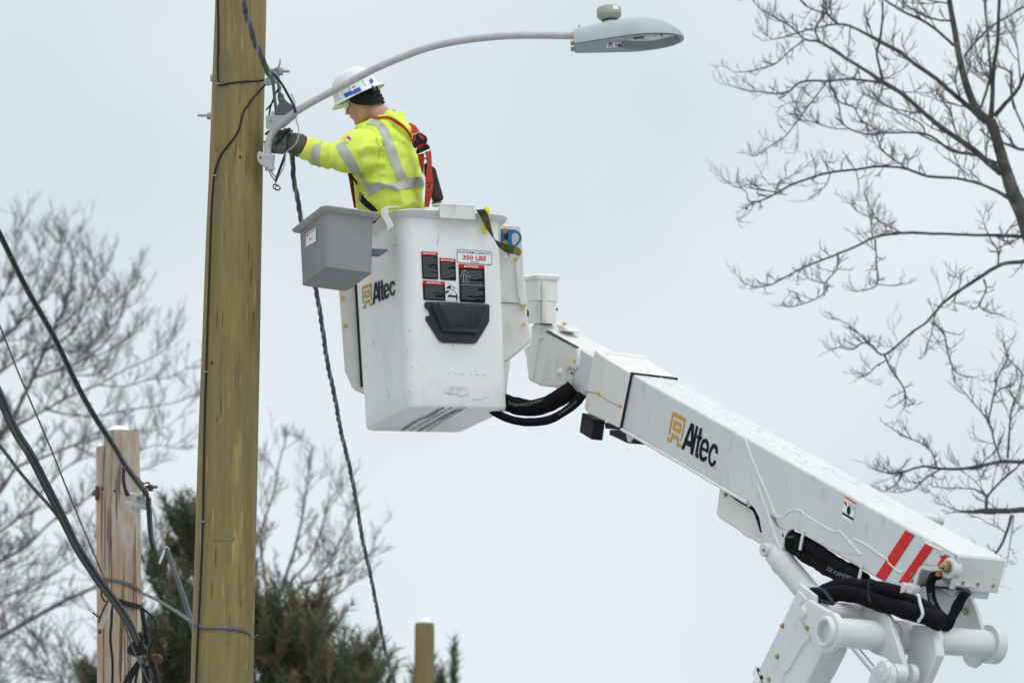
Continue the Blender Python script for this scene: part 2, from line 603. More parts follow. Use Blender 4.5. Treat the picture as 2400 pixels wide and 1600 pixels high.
def on_pole(px, py, off=0.0):
    """a point on the front of the new pole"""
    c = pole_c(py); rr = r_at(c.z) + off
    q = PY(px, py, YP)
    dx = max(-rr * 0.985, min(rr * 0.985, q.x - c.x))
    y = -math.sqrt(max(rr * rr - dx * dx, 0))
    s = (YP + y) / YP
    d = PY(px, py, YP + y)
    return Vector((c.x + dx, YP + y, d.z))


# through bolts of the new pole
for (px, py, lx, nm) in ((497, 272, 34, 'a'), (505, 183, 8, 'b')):
    c = PY(px, py, YP - 0.03)
    e = PY(px - lx, py - 2, YP - 0.03)
    rod = MB().tube([c + Vector((0.06, 0, 0)), c, e], 0.008, 10).build('through_bolt', M_GALV, pole, smooth=40)
    wz = MB().box(c + Vector((-0.004, -0.035, -0.035)), Vector((0.012, 0, 0)), Vector((0, 0.07, 0)), Vector((0, 0, 0.07))).build('square_washer', M_GALV, rod, bevel=0.003)
    MB().lathe(c + Vector((-0.004, 0, 0)), (-1, 0, 0), [(0, 0.02), (0.022, 0.02), (0.024, 0.016), (0.024, 0.001)], 6).build('nut', M_GALV, rod, smooth=30)
# dark tag, knots and scars
kn = MB()
for (px, py) in ((568, 368), (502, 850)):
    c = on_pole(px, py, 0.001)
    kn = MB().lathe(c, (0, -1, 0), [(-0.01, 0.009), (0.003, 0.008), (0.004, 0.001)], 8)
    kn.build('nail_hole_plug', M_BLACK, pole)

for i in range(14):                                   # short drying checks and gaff marks in the new pole
    rr2 = random.Random(100 + i)
    px_ = rr2.uniform(500, 600); py_ = rr2.uniform(30, 1560); ln = rr2.uniform(8, 60)
    MB().tube([on_pole(px_ - 0.03 * k * ln / 6 + rr2.uniform(-0.8, 0.8), py_ + ln * k / 6, 0.0035) for k in range(7)], [0.0004, 0.0016, 0.0022, 0.0018, 0.0022, 0.0014, 0.0004], 4).build('drying_crack', M_RUST, pole)

for x0, x1, y_, h_ in ((505, 556, 1258, 8),):
    k_ = 8
    MB().strip([on_pole(x0 + (x1 - x0) * i / k_, y_ + 0.8 * math.sin(i * 2.1), 0.0055) for i in range(k_ + 1)], [on_pole(x0 + (x1 - x0) * i / k_, y_ + h_ + 0.8 * math.sin(i * 1.3), 0.0055) for i in range(k_ + 1)]).build('rub_mark', mat('pole_rub', (0.15, 0.125, 0.06), 0.85, col2=(0.22, 0.165, 0.06), scale=22), pole)
# black ground wire stapled to the pole
gw = thing('ground_wire', pole_base, 'thin black wire stapled down the left side of the new pole', 'wire')
path = [(513, -60), (513, 0), (515, 60), (515, 110), (514, 150), (515, 190), (520, 200), (540, 196), (580, 191), (612, 190), (628, 184), (638, 172)]
pp = [on_pole(x, y, 0.006) if x < 615 else PY(x, y, YP - 0.16) for x, y in path]
MB().tube(crom(pp, 5), 0.0055, 8).build('upper_run', M_BLKP, gw, smooth=60)
path = [(636, 178), (625, 195), (610, 215), (590, 240), (575, 265), (568, 295), (560, 315), (545, 335), (525, 360), (512, 388), (506, 410), (503, 440), (499, 500),
        (495, 620), (490, 760), (487, 870), (484, 960), (482, 1080), (479, 1250), (475, 1350), (470, 1450), (465, 1560), (461, 1680)]
pp = [on_pole(x, y, 0.006) if x < 615 else PY(x, y, YP - 0.16) for x, y in path]
MB().tube(crom(pp, 5), 0.0055, 8).build('lower_run', M_BLKP, gw, smooth=60)
for (px, py) in ((515, 196), (507, 411), (487, 871), (481, 1221)):
    c = on_pole(px, py, 0.012)
    MB().box(c + Vector((-0.012, -0.004, -0.004)), Vector((0.024, 0, 0)), Vector((0, 0.01, 0)), Vector((0, 0, 0.007))).build('staple', M_STRAND, gw)

# tie wire wrapped round the new pole
# ------------------------------------------------------------------ old weathered pole (further back)
YO = 22.6
oc_t = PY(285, 1014, YO); oc_b = PY(288, 1700, YO)
od = (oc_t - oc_b).normalized()
old_base = oc_b - od * (oc_b.z / od.z)
oldp = thing('utility_pole', old_base, 'pale weathered cut-off wooden pole with cracks and a small snow cap', 'utility pole')
pole_shaft('shaft', oc_t, 0.118, old_base, 0.150, M_OLDP, oldp, n=80, wob=0.006, top_round=0.004)
s_t = PY(262, 1050, YO + 0.05); s_b = PY(268, 1700, YO + 0.05)
sdv = (s_t - s_b).normalized()
s_base = s_b - sdv * (s_b.z / sdv.z)
pole_shaft('stub_shaft', s_t, 0.104, s_base, 0.135, M_OLDP, oldp, n=60, wob=0.006, top_round=0.003)


def snow_lump(name, c, rx, ry, rz, parent, seed=0):
    rings = []
    for i in range(7):
        t = i / 6
        rr = math.cos(t * math.pi / 2 * 0.97); h = math.sin(t * math.pi / 2)
        ring = []
        for k in range(18):
            a = 2 * math.pi * k / 18
            q = 1 + 0.18 * noise.noise(Vector((math.cos(a) * 1.5 + seed, math.sin(a) * 1.5, t * 2)))
            ring.append(c + Vector((rx * rr * math.cos(a) * q, ry * rr * math.sin(a) * q, rz * h * q)))
        rings.append(ring)
    return MB().loft(rings).build(name, M_SNOW, parent, smooth=80)


snow_lump('snow_cap', PY(279, 1016, YO), 0.085, 0.09, 0.052, oldp, 1)
snow_lump('snow_cap', PY(240, 1050, YO + 0.02), 0.03, 0.05, 0.032, oldp, 4)
for i in range(16):                                   # drying checks: real splits standing as dark slivers in the surface
    a = R(random.uniform(188, 352)); rr = 0.1185
    z0 = random.uniform(0.1, 3.0); ln = random.uniform(0.25, 1.1)
    pts = []
    for k in range(9):
        t = k / 8
        zz = oc_t.z - z0 - ln * t
        cc = oc_t + od * ((zz - oc_t.z) / od.z)
        r_ = 0.118 + (oc_t.z - zz) * (0.032 / oc_t.z) + 0.0035
        aa = a + noise.noise(Vector((i * 3.1, t * 2, 0))) * 0.05
        pts.append(cc + Vector((math.cos(aa) * r_, math.sin(aa) * r_, 0)))
    MB().tube(pts, [0.0005] + [0.0022] * 7 + [0.0005], 4).build('drying_crack', M_RUST, oldp)
for (px, py) in ((239, 1143), (268, 1149), (277, 1296)):
    c = PY(px, py, YO - 0.118)
    MB().lathe(c, (0, -1, 0), [(-0.03, 0.009), (0.002, 0.007), (0.002, 0.001)], 8).build('bolt_hole', M_BLACK, oldp)
c = PY(228, 1155, YO - 0.02)
MB().box(c + Vector((-0.012, -0.03, -0.045)), Vector((0.02, 0, 0)), Vector((0, 0.06, 0)), Vector((0, 0, 0.09))).build('square_washer', M_RUST, oldp, bevel=0.003)
MB().lathe(c, (-1, 0, 0), [(0, 0.02), (0.03, 0.02), (0.03, 0.001)], 6).build('bolt_head', M_GALVD, oldp)


def on_old(px, py, off=0.0):
    c = oc_t + od * ((PY(px, py, YO).z - oc_t.z) / od.z)
    rr = 0.118 + (oc_t.z - c.z) * (0.032 / oc_t.z) + off
    dx = max(-rr * 0.98, min(rr * 0.98, PY(px, py, YO).x - c.x))
    y = -math.sqrt(max(rr * rr - dx * dx, 0))
    return PY(px, py, YO + y)


# ------------------------------------------------------------------ far pole
YF = 39.0
ft = PY(995, 1464, YF); fb = Vector((PY(994, 1600, YF).x, YF, 0))
farp = thing('utility_pole', fb, 'short brown wooden pole in the blurred background with a snow cap', 'utility pole')
pole_shaft('shaft', ft, 0.112, fb, 0.15, M_FARP, farp, n=30, top_round=0.02)
snow_lump('snow_cap', PY(996, 1464, YF), 0.09, 0.09, 0.085, farp, 3)

# ------------------------------------------------------------------ street light
SL0 = PY(640, 290, YP - 0.05)
sl = thing('street_light', SL0, 'grey cobra-head street light on a long curved arm over the worker', 'street light')


def arm_d(px):
    return 18.92 - (px - 630) * (0.62 / 720)


arm = [(636, 398), (629, 372), (628, 345), (634, 322), (646, 303), (662, 287), (690, 265), (720, 246), (760, 224), (800, 203), (850, 176), (890, 156),
       (940, 135), (1000, 113), (1060, 99), (1120, 90), (1190, 84), (1260, 83), (1352, 84)]
MB().tube(crom([P(x, y, arm_d(x)) for x, y in arm], 5), 0.0205, 18).build('arm', M_ALU, sl, smooth=60)
zp = z(4.9, 600, 130)
# upper bracket
d0 = 18.93
mb = MB().prism_ngon([P(x, y, d0 - 0.03) for x, y in zp([(112, 690), (470, 685), (478, 700), (330, 825), (310, 835), (150, 848), (118, 842), (112, 830)])], CF * 0.012)
ub = mb.build('upper_bracket', M_ALU, sl, bevel=0.004)
MB().prism_ngon([P(x, y, d0 - 0.025) for x, y in zp([(112, 690), (470, 685), (455, 705), (112, 712)])], CF * 0.075).build('upper_bracket_flange', M_ALU, ub, bevel=0.003)
for (x, y) in zp([(171, 752), (300, 722)]):
    bolt(P(x, y, d0 - 0.031), -CF, 0.007, 0.006, M_GALV, ub, 'bolt', 10)
MB().tube([P(x, y, d0) for x, y in zp([(200, 690), (195, 645)])], 0.011, 10).build('bracket_stud', M_ALU, ub, smooth=40)
# lower bracket
lbp = zp([(40, 1095), (65, 1110), (110, 1135), (200, 1135), (205, 1160), (205, 1285), (190, 1300), (105, 1292), (85, 1275), (45, 1250), (20, 1215), (10, 1160), (20, 1115)])
lb = MB().prism_ngon([P(x, y, 18.90) for x, y in lbp], CF * 0.018).build('lower_bracket', M_ALU, sl, bevel=0.005)
MB().lathe(P(*zp([(52, 1175)])[0], 18.899), -CF, [(-0.004, 0.0065), (0.001, 0.006), (0.001, 0.001)], 10).build('bolt_hole', M_BLACK, lb)
MB().tube([P(x, y, 18.93) for x, y in zp([(170, 1140), (152, 1330)])], 0.024, 16).build('arm_end_socket', M_ALU, sl, smooth=40)

# lamp head: frame u along, v away, w up
TILT = R(4.6)
HU = Vector((math.cos(TILT), -0.03, math.sin(TILT))).normalized(); HV = Vector((0.03, 1, 0)).normalized(); HW = HU.cross(HV)
HO = P(1347, 113, arm_d(1352))
LEN = 0.588


def head_b(u):
    t = u / LEN
    b = 0.085 + 0.075 * min(t / 0.55, 1.0) ** 0.9
    if t > 0.55:
        b *= math.sqrt(max(0.0, 1 - ((t - 0.55) / 0.45) ** 2.3))
    return max(b, 0.004)


def head_t(u):
    t = u / LEN
    h = 0.088 + 0.028 * math.sin(min(t / 0.6, 1) * math.pi / 2)
    if t > 0.6:
        h *= max(0.06, math.cos((t - 0.6) / 0.4 * math.pi / 2) ** 0.75)
    return h


hp = lambda u, v, w: HO + HU * u + HV * v + HW * w
us = [LEN * (i / 30) for i in range(29)] + [LEN * 0.955, LEN * 0.975, LEN * 0.99, LEN]
rings = []
for u in us:
    b, h = head_b(u), head_t(u)
    ring = [hp(u, -b, 0.0)]
    for k in range(17):
        a = math.pi * (1 - k / 16)
        ring.append(hp(u, b * math.cos(a) * (0.97 if 0 < k < 16 else 1), 0.014 + h * math.sin(a) ** 0.62))
    ring.append(hp(u, b, 0.0))
    rings.append(ring)
head = MB().loft(rings, True, True, closed=False).build('lamp_head', M_LAMP, sl, smooth=55)
# underside door with the lens opening
plan = [(u, -head_b(u)) for u in us] + [(u, head_b(u)) for u in reversed(us)]
plan = [(u, v * 0.985) for u, v in plan]
eu, ea, eb = 0.405, 0.165, 0.128
hole = [(eu + ea * math.cos(2 * math.pi * k / 36), eb * math.sin(2 * math.pi * k / 36)) for k in range(36)]
door = MB().flat([[hp(u, v, -0.003) for u, v in plan], [hp(u, v, -0.003) for u, v in hole]]).build('lamp_door', M_LAMPD, sl)
MB().loft([[hp(u, v, -0.004) for u, v in hole], [hp(eu + (u - eu) * 0.97, v * 0.97, 0.045) for u, v in hole]], False, False).build('lens_well', M_LAMPD, door, smooth=60)
rf = []
for s_, w_ in ((0.965, 0.042), (0.95, 0.047), (0.8, 0.058), (0.5, 0.066), (0.05, 0.068)):
    rf.append([hp(eu + (u - eu) * s_, v * s_, w_) for u, v in hole])
MB().loft(rf, False, True).build('reflector', M_REFLECTOR, door, smooth=60)
bulb = []
for t in range(9):
    a = math.pi * t / 8
    bulb.append([hp(eu + 0.02 - 0.055 * math.cos(a), 0.04 * math.sin(a) * math.cos(2 * math.pi * k / 16) + 0.001, 0.035 + 0.028 * math.sin(a) * math.sin(2 * math.pi * k / 16)) for k in range(16)])
MB().loft(bulb).build('bulb', M_GLASS, door, smooth=80)
MB().lathe(hp(eu + 0.03, 0, 0.035), HU, [(-0.012, 0.004), (-0.008, 0.012), (0.008, 0.012), (0.012, 0.004)], 10).build('bulb_element', M_YEL, door, smooth=60)
MB().tube([hp(eu - 0.09, 0, 0.042), hp(eu - 0.03, 0, 0.038)], 0.02, 14).build('bulb_socket', M_GALVD, door, smooth=40)
for (u, v) in ((eu - 0.08, -0.10), (eu + 0.06, -0.118), (eu + 0.14, -0.06)):
    MB().tube([hp(u, v * 1.02, -0.012), hp(u, v * 0.93, 0.04)], 0.0055, 8).build('lens_clip', M_GALVD, door)
MB().tube(crom([hp(0.232, -0.02, -0.003), hp(0.235, -0.02, -0.015), hp(0.245, -0.015, -0.017), hp(0.252, -0.01, -0.003)], 4), 0.004, 6).build('latch', M_RUST, door)
for s_ in (-1, 1):
    MB().lathe(hp(-0.01, 0.055 * s_, 0.012), -HU, [(-0.02, 0.014), (0.01, 0.014), (0.012, 0.001)], 8).build('hinge_bolt', M_ZINC if s_ < 0 else M_GALV, head)
MB().tube([hp(0.035, 0, 0.085), hp(0.035, 0, 0.125)], [0.010, 0.007], 10).build('top_lug', M_LAMP, head, smooth=40)
# NEMA photocell
pc = hp(0.20, 0, 0.105)
MB().lathe(pc, HW, [(-0.02, 0.052), (0.022, 0.042)], 24).build('photocell_base', M_LAMP, sl, smooth=40)
MB().lathe(pc, HW, [(0.020, 0.040), (0.036, 0.043)], 24).build('photocell_gasket', M_BLACK, sl, smooth=40)
cell = MB().lathe(pc, HW, [(0.034, 0.042), (0.048, 0.060), (0.056, 0.063), (0.058, 0.066), (0.066, 0.067), (0.094, 0.066), (0.103, 0.060), (0.107, 0.045), (0.108, 0.001)], 28).build('photocell', M_PHOTO, sl, smooth=35)
ang = lambda a, w_, r_: pc + HW * w_ + (HU * math.cos(R(a)) - HV * math.sin(R(a))) * r_
MB().strip([ang(a, 0.096, 0.0675) for a in (42, 52, 62, 72)], [ang(a, 0.074, 0.0682) for a in (42, 52, 62, 72)]).build('window', M_WHITE, cell)
# wattage sticker on the door
zl = z(6.918, 1300, 0)
dpl = Plane(hp(0, 0, -0.004), HW)
st = quad_on('wattage_sticker', zl([(845, 705), (1083, 685), (1080, 755), (842, 783)]), lambda x, y: dpl.at(x, y, 0.001), M_WHITE, sl, 0.02)
text_on('numeral', 'E', zl([(870, 712), (870, 772), (940, 770), (940, 704)]), lambda x, y: dpl.at(x, y, 0.002), M_INK, st, 0.02)
text_on('numeral', 'Z', zl([(985, 705), (985, 762), (1060, 752), (1060, 696)]), lambda x, y: dpl.at(x, y, 0.002), M_INK, st, 0.02)

# wires hanging from the arm end
wl_ = thing('splice_wires', P(640, 400, 18.9), 'black and cream lamp wires with a taped splice hanging below the arm', 'wire')
for nm, pts, r_, m in (
        ('black_lead', [(152, 1335), (180, 1390), (215, 1430), (225, 1450)], 0.003, M_BLKP),
        ('black_lead', [(172, 1335), (200, 1370), (235, 1410), (228, 1450)], 0.003, M_BLKP),
        ('taped_splice', [(360, 1060), (345, 1110), (320, 1180), (295, 1250), (262, 1340), (240, 1405), (228, 1440)], 0.0075, M_BLKP),
        ('cream_lead', [(400, 440), (440, 520), (455, 620), (462, 740), (488, 830), (490, 920), (460, 1010), (400, 1070), (355, 1100), (335, 1200), (310, 1300), (265, 1380), (230, 1440)], 0.0036, M_CREAM),
        ('curled_ends', [(228, 1440), (225, 1470), (200, 1490), (205, 1530), (240, 1545), (275, 1530), (270, 1505), (235, 1500), (225, 1530), (250, 1550), (280, 1525), (255, 1495), (210, 1485), (195, 1505)], 0.003, M_BLKP)):
    dd = [18.86 + 0.012 * math.sin(i * 1.9) for i in range(len(pts))]
    MB().tube(crom([P(x, y, d) for (x, y), d in zip(zp(pts), dd)], 5), r_, 7).build(nm, m, wl_, smooth=60)

# dead-end hardware on the new pole
hw = thing('pole_bracket', P(640, 175, 18.9), 'galvanised bracket and eye bolt holding the service cable to the pole', 'bracket')
zt = z(7.127, 440, 0)
MB().prism_ngon([P(x, y, 18.90) for x, y in zt([(1375, 1150), (1440, 1148), (1520, 1160), (1530, 1290), (1520, 1370), (1460, 1390), (1320, 1430), (1275, 1400), (1275, 1330), (1360, 1300)])], CF * 0.05).build('bracket_body', M_GALV, hw, bevel=0.004)
MB().strip([P(x, y, 18.89) for x, y in zt([(1440, 1148), (1500, 1120), (1525, 1060), (1535, 985)])], [P(x, y, 18.89) for x, y in zt([(1500, 1165), (1530, 1120), (1548, 1060), (1552, 985)])], CF * 0.03).build('bracket_tongue', M_GALV, hw, bevel=0.002)
MB().tube([P(x, y, 18.91) for x, y in zt([(1530, 1195), (1700, 1190)])], 0.0085, 10).build('eye_bolt', M_GALV, hw, smooth=40)
MB().lathe(P(*zt([(1525, 1200)])[0], 18.91), CR, [(0, 0.021), (0.022, 0.021), (0.022, 0.001)], 6).build('nut', M_GALV, hw)
MB().tube([P(x, y, 18.90) for x, y in zp([(250, 320), (270, 370), (262, 420), (285, 470)])], [0.008, 0.011, 0.010, 0.008], 8).build('shackle', M_GALVD, hw, smooth=40)
plate = zp([(250, 450), (285, 430), (310, 440), (330, 500), (350, 525), (425, 580), (450, 610), (455, 660), (440, 690), (240, 690), (238, 600), (262, 545), (245, 490)])
hpl = MB().prism_ngon([P(x, y, 18.93) for x, y in plate], CF * 0.012).build('yoke_plate', M_GALVD, hw, bevel=0.003)
for (x, y) in zp([(290, 500), (342, 662), (430, 640)]):
    MB().lathe(P(x, y, 18.929), -CF, [(-0.004, 0.008), (0.002, 0.008), (0.002, 0.001)], 10).build('plate_hole', M_STRAND, hpl)

# ------------------------------------------------------------------ cables


def cable(name, label, loc, strands, group=None):
    t = thing(name, loc, label, 'cable', group)
    for nm, pts, r_, m in strands:
        MB().tube(pts, r_, 8).build(nm, m, t, smooth=60)
    return t


def twisted(pts, r_, n, pitch, phase=0.0, fine=10):
    """n strands winding round a centre line"""
    c = crom(pts, fine)
    out = []
    for s_ in range(n):
        line = []; dist = 0
        for i, p in enumerate(c):
            if i: dist += (p - c[i - 1]).length
            t = (c[min(i + 1, len(c) - 1)] - c[max(i - 1, 0)]).normalized()
            a = t.cross(Vector((0, 1, 0.1))).normalized(); b = t.cross(a)
            ph = phase + 2 * math.pi * (s_ / n + dist / pitch)
            line.append(p + a * (math.cos(ph) * r_) + b * (math.sin(ph) * r_))
        out.append(line)
    return out


pp = [P(x, y, d) for x, y, d in ((560, -60, 17.9), (570, 5, 18.2), (583, 55, 18.4), (598, 100, 18.55), (615, 140, 18.68), (628, 168, 18.76), (634, 182, 18.8))]
tw = twisted(pp, 0.0085, 3, 0.24, 0.4, 14)
cable('service_cable', 'twisted grey service cable crossing the top of the new pole', pp[-1],
      [('strand', tw[0], 0.0085, M_STRAND), ('insulated_wire', tw[1], 0.0095, M_TRIPL), ('insulated_wire', tw[2], 0.0095, M_TRIPL)])
# jumpers below the bracket
jm = thing('jumper_wires', P(640, 200, 18.8), 'dark grey jumper wires looping from the bracket to the lamp arm', 'wire')
for pts, r_, m in (([(165, 180), (180, 250), (198, 330), (212, 480), (228, 600), (235, 690)], 0.0088, M_TRIPL),
                   ([(190, 205), (250, 270), (310, 350), (360, 440), (410, 530), (440, 600), (452, 660)], 0.0075, M_CABL2),
                   ([(115, 630), (190, 540), (225, 440), (260, 380)], 0.005, M_CABL2), ([(150, 690), (165, 600), (200, 500)], 0.005, M_CABL2)):
    MB().tube(crom([P(x, y, 18.84) for x, y in zp(pts)], 6), r_, 8).build('jumper', m, jm, smooth=60)
# the drop running away to a house
pp = [P(x, y, d) for x, y, d in ((676, 340, 19.1), (684, 372, 19.12), (690, 420, 19.25), (697, 470, 19.4), (706, 520, 19.6), (722, 600, 19.9), (741, 690, 20.3), (757, 775, 20.7), (768, 850, 21.1),
                                  (783, 930, 21.5), (800, 1010, 22), (818, 1090, 22.5), (835, 1180, 23), (852, 1270, 23.5), (868, 1350, 24), (886, 1440, 24.6), (905, 1530, 25.2), (930, 1620, 26))]
pp = [p + Vector((0.004 * math.sin(i * 2.3), 0, 0)) for i, p in enumerate(pp)]
tw = twisted(pp, 0.0078, 3, 0.32, 1.0, 16)
cable('service_cable', 'twisted grey drop cable running down behind the grey bin', pp[0],
      [('strand', tw[0], 0.0070, M_STRAND), ('insulated_wire', tw[1], 0.0080, M_TRIPL), ('insulated_wire', tw[2], 0.0080, M_CABLE)])

z5 = z(2.614, 0, 500); z6 = z(2.53, 150, 980)


def cab_pts(pts, da, db):
    n = len(pts)
    return [P(x, y, da + (db - da) * i / (n - 1)) for i, (x, y) in enumerate(pts)]


# cable 1: lashed pair from upper left to the old pole
main = [(-60, 430)] + z5([(0, 130), (160, 455), (330, 755), (480, 1065), (590, 1260), (700, 1430)]) + z6([(350, 262), (410, 345), (455, 405), (490, 445)])
c1 = cab_pts(main, 19.5, 22.35)
tw = [crom([p + Vector(o) for p in c1], 8) for o in ((0, 0, 0.010), (0.008, 0, -0.010), (-0.012, -0.004, -0.002))]
t1 = cable('lashed_cable', 'thick grey lashed communications cable arriving at the top of the weathered pole', c1[-1],
           [('sheath', tw[0], 0.0125, M_CABLE), ('sheath', tw[1], 0.0105, M_CABL2), ('messenger_strand', tw[2], 0.006, M_STRAND)])
cc = crom(c1, 8)
for i in range(6, len(cc) - 4, 5):                     # lashing wire turns
    t = (cc[i + 1] - cc[i]).normalized(); a = t.orthogonal().normalized(); b = t.cross(a)
    MB().tube([cc[i] + t * (0.02 * k / 10) + (a * math.cos(2 * math.pi * k / 10) + b * math.sin(2 * math.pi * k / 10)) * 0.027 for k in range(11)], 0.0014, 4).build('lashing_turn', M_STRAND, t1)
# cable 2: heavy bundle lower left
main = [(-60, 800)] + z5([(0, 1125), (60, 1265), (120, 1378), (200, 1505)]) + z6([(0, 610), (80, 770), (200, 955), (300, 1085), (380, 1205), (425, 1300), (435, 1330)])
c2 = cab_pts(main, 18.0, 22.3)
cable('cable_bundle', 'heavy dark cable bundle rising to the lower left edge of the picture', c2[-1],
      [('sheath', crom([p + Vector(o) for p in c2], 8), r_, m) for o, r_, m in (((0.010, 0, 0.010), 0.0135, M_CABLE), ((-0.012, 0, -0.004), 0.013, M_CABL2), ((0.002, -0.010, -0.016), 0.0095, M_CABLE))])
# wire 3: thin steel strand
main = [(-40, 660)] + z5([(0, 690), (90, 920), (200, 1180), (320, 1460)]) + z6([(0, 375), (100, 620), (215, 890), (300, 1090), (370, 1260), (420, 1390), (520, 1600)])
c3 = cab_pts(main, 19.5, 22.3)
cable('guy_strand', 'thin steel strand slanting down past the weathered pole', c3[-1], [('strand', crom(c3, 6), 0.0055, M_GALVD)])
# cable 4
main = [(-50, 990)] + z5([(0, 1425), (60, 1500), (110, 1568)]) + [(80, 1145), (120, 1190), (165, 1250), (200, 1305)]
c4 = cab_pts(main, 19.0, 22.0)
cable('side_cable', 'single grey cable at the lower left edge joining the bundle', c4[-1], [('sheath', crom(c4, 6), 0.0105, M_CABLE)])
# terminal block on old pole
tb = thing('terminal_clamp', P(325, 1165, 22.3), 'pale grey terminal clamp with two stubs on the weathered pole', 'clamp')
MB().prism_ngon([P(x, y, 22.30) for x, y in z6([(368, 440), (470, 448), (490, 530), (478, 545), (372, 500)])], CF * 0.07).build('clamp_body', M_GREYBOX, tb, bevel=0.008)
MB().prism_ngon([P(x, y, 22.28) for x, y in z6([(360, 488), (485, 515), (488, 545), (366, 512)])], CF * 0.10).build('clamp_plate', M_GREYBOX, tb, bevel=0.004)
bolt(P(*z6([(443, 472)])[0], 22.295), -CF, 0.014, 0.012, M_ZINC, tb)
for pts in ([(405, 515), (408, 575)], [(437, 530), (440, 580)]):
    MB().tube([P(x, y, 22.3) for x, y in z6(pts)], [0.013, 0.009], 10).build('wire_stub', M_GREYBOX, tb, smooth=40)
MB().tube(crom([P(x, y, 22.28) for x, y in z6([(355, 290), (352, 350), (360, 410), (380, 460)])], 5), [0.011] * 12 + [0.014] * 4, 10).build('feed_cable', M_CABL2, tb, smooth=60)
# clamp and bolt at strand
cl = thing('strand_clamp', P(345, 1150, 22.3), 'rusty strand clamp and bolt on the right of the weathered pole', 'clamp')
MB().tube([P(x, y, 22.33) for x, y in z6([(470, 412), (556, 405)])], 0.010, 8).build('bolt_shank', M_GALVD, cl, smooth=40)
MB().lathe(P(*z6([(500, 412)])[0], 22.33), CR, [(0, 0.022), (0.03, 0.022), (0.03, 0.001)], 6).build('nut', M_RUST, cl)
MB().tube(crom([P(x, y, 22.30) for x, y in z6([(455, 375), (475, 385), (500, 380), (505, 395), (485, 405), (462, 400), (455, 375)])], 5), 0.006, 6).build('eye_ring', M_RUST, cl, smooth=60)
MB().prism_ngon([P(x, y, 22.31) for x, y in z6([(425, 340), (445, 350), (500, 440), (508, 480), (485, 470), (430, 400)])], CF * 0.03).build('clamp_jaw', M_GALVD, cl, bevel=0.004)
# looped drop to the right of the old pole
dr = thing('drop_loop', P(350, 1175, 22.3), 'grey drop cable looping down right of the weathered pole towards the new pole', 'cable')
for pts, r_, m, da, db in (([(497, 470), (502, 560), (508, 650), (520, 740), (545, 810), (568, 838), (590, 800), (608, 765)], 0.014, M_CABL2, 22.3, 22.0),
                           ([(510, 470), (516, 560), (520, 650), (530, 730), (555, 800), (575, 850), (600, 790), (618, 770)], 0.007, M_CABLE, 22.28, 21.98),
                           ([(500, 480), (545, 600), (600, 755)], 0.0045, M_STRAND, 22.3, 22.0),
                           ([(608, 770), (640, 880), (690, 1020), (740, 1180), (775, 1280)], 0.013, M_CABL2, 22.0, 19.2),
                           ([(620, 780), (655, 885), (705, 1020), (755, 1175), (785, 1280)], 0.009, M_CABLE, 22.0, 19.2)):
    MB().tube(crom(cab_pts(z6(pts), da, db), 6), r_, 8).build('drop_wire', m, dr, smooth=60)
MB().prism_ngon([P(x, y, 21.97) for x, y in z6([(600, 758), (615, 760), (630, 785), (622, 800), (605, 780), (585, 830), (568, 865), (560, 855), (580, 800)])], CF * 0.01).build('cable_hanger', M_WHITE, dr, bevel=0.002)
# tie wires: round old pole, across, and round the new pole
tie = thing('tie_wire', P(330, 1370, 22.3), 'galvanised wire wrapped round both poles and twisted between them', 'wire')
for k in range(4):
    o = k * 6
    pts = z6([(212, 945 + o), (260, 948 + o), (340, 960 + o * 0.8), (420, 990 + o * 0.6), (470, 1035 + o * 0.3)])
    MB().tube(crom([on_old(x, y, 0.006 + 0.003 * (k % 2)) for x, y in pts], 5), 0.0042, 6).build('wrap_turn', M_GALVD, tie, smooth=60)
pts = cab_pts(z6([(468, 1038), (500, 1050), (560, 1080), (620, 1115), (690, 1160), (735, 1190), (790, 1222)]), 22.3, 18.4)
for s_, line in enumerate(twisted(pts, 0.007, 3, 0.11, 0, 24)):
    MB().tube(line, 0.0042, 6).build('twisted_strand', M_GALVD, tie, smooth=60)
for k in range(3):
    o = k * 7
    pts = z6([(775, 1215 + o), (830, 1228 + o), (880, 1240 + o * 0.4), (960, 1232 + o), (1040, 1240 + o), (1090, 1255 + o), (1117, 1280 + o)])
    MB().tube(crom([on_pole(x, y, 0.005 + 0.003 * (k % 2)) for x, y in pts], 6), 0.0042, 6).build('wrap_turn', M_GALVD, tie, smooth=60)
MB().tube([P(x, y, 18.3) for x, y in z6([(1105, 1290), (1130, 1295), (1155, 1280)])], 0.003, 5).build('loose_end', M_GALVD, tie)
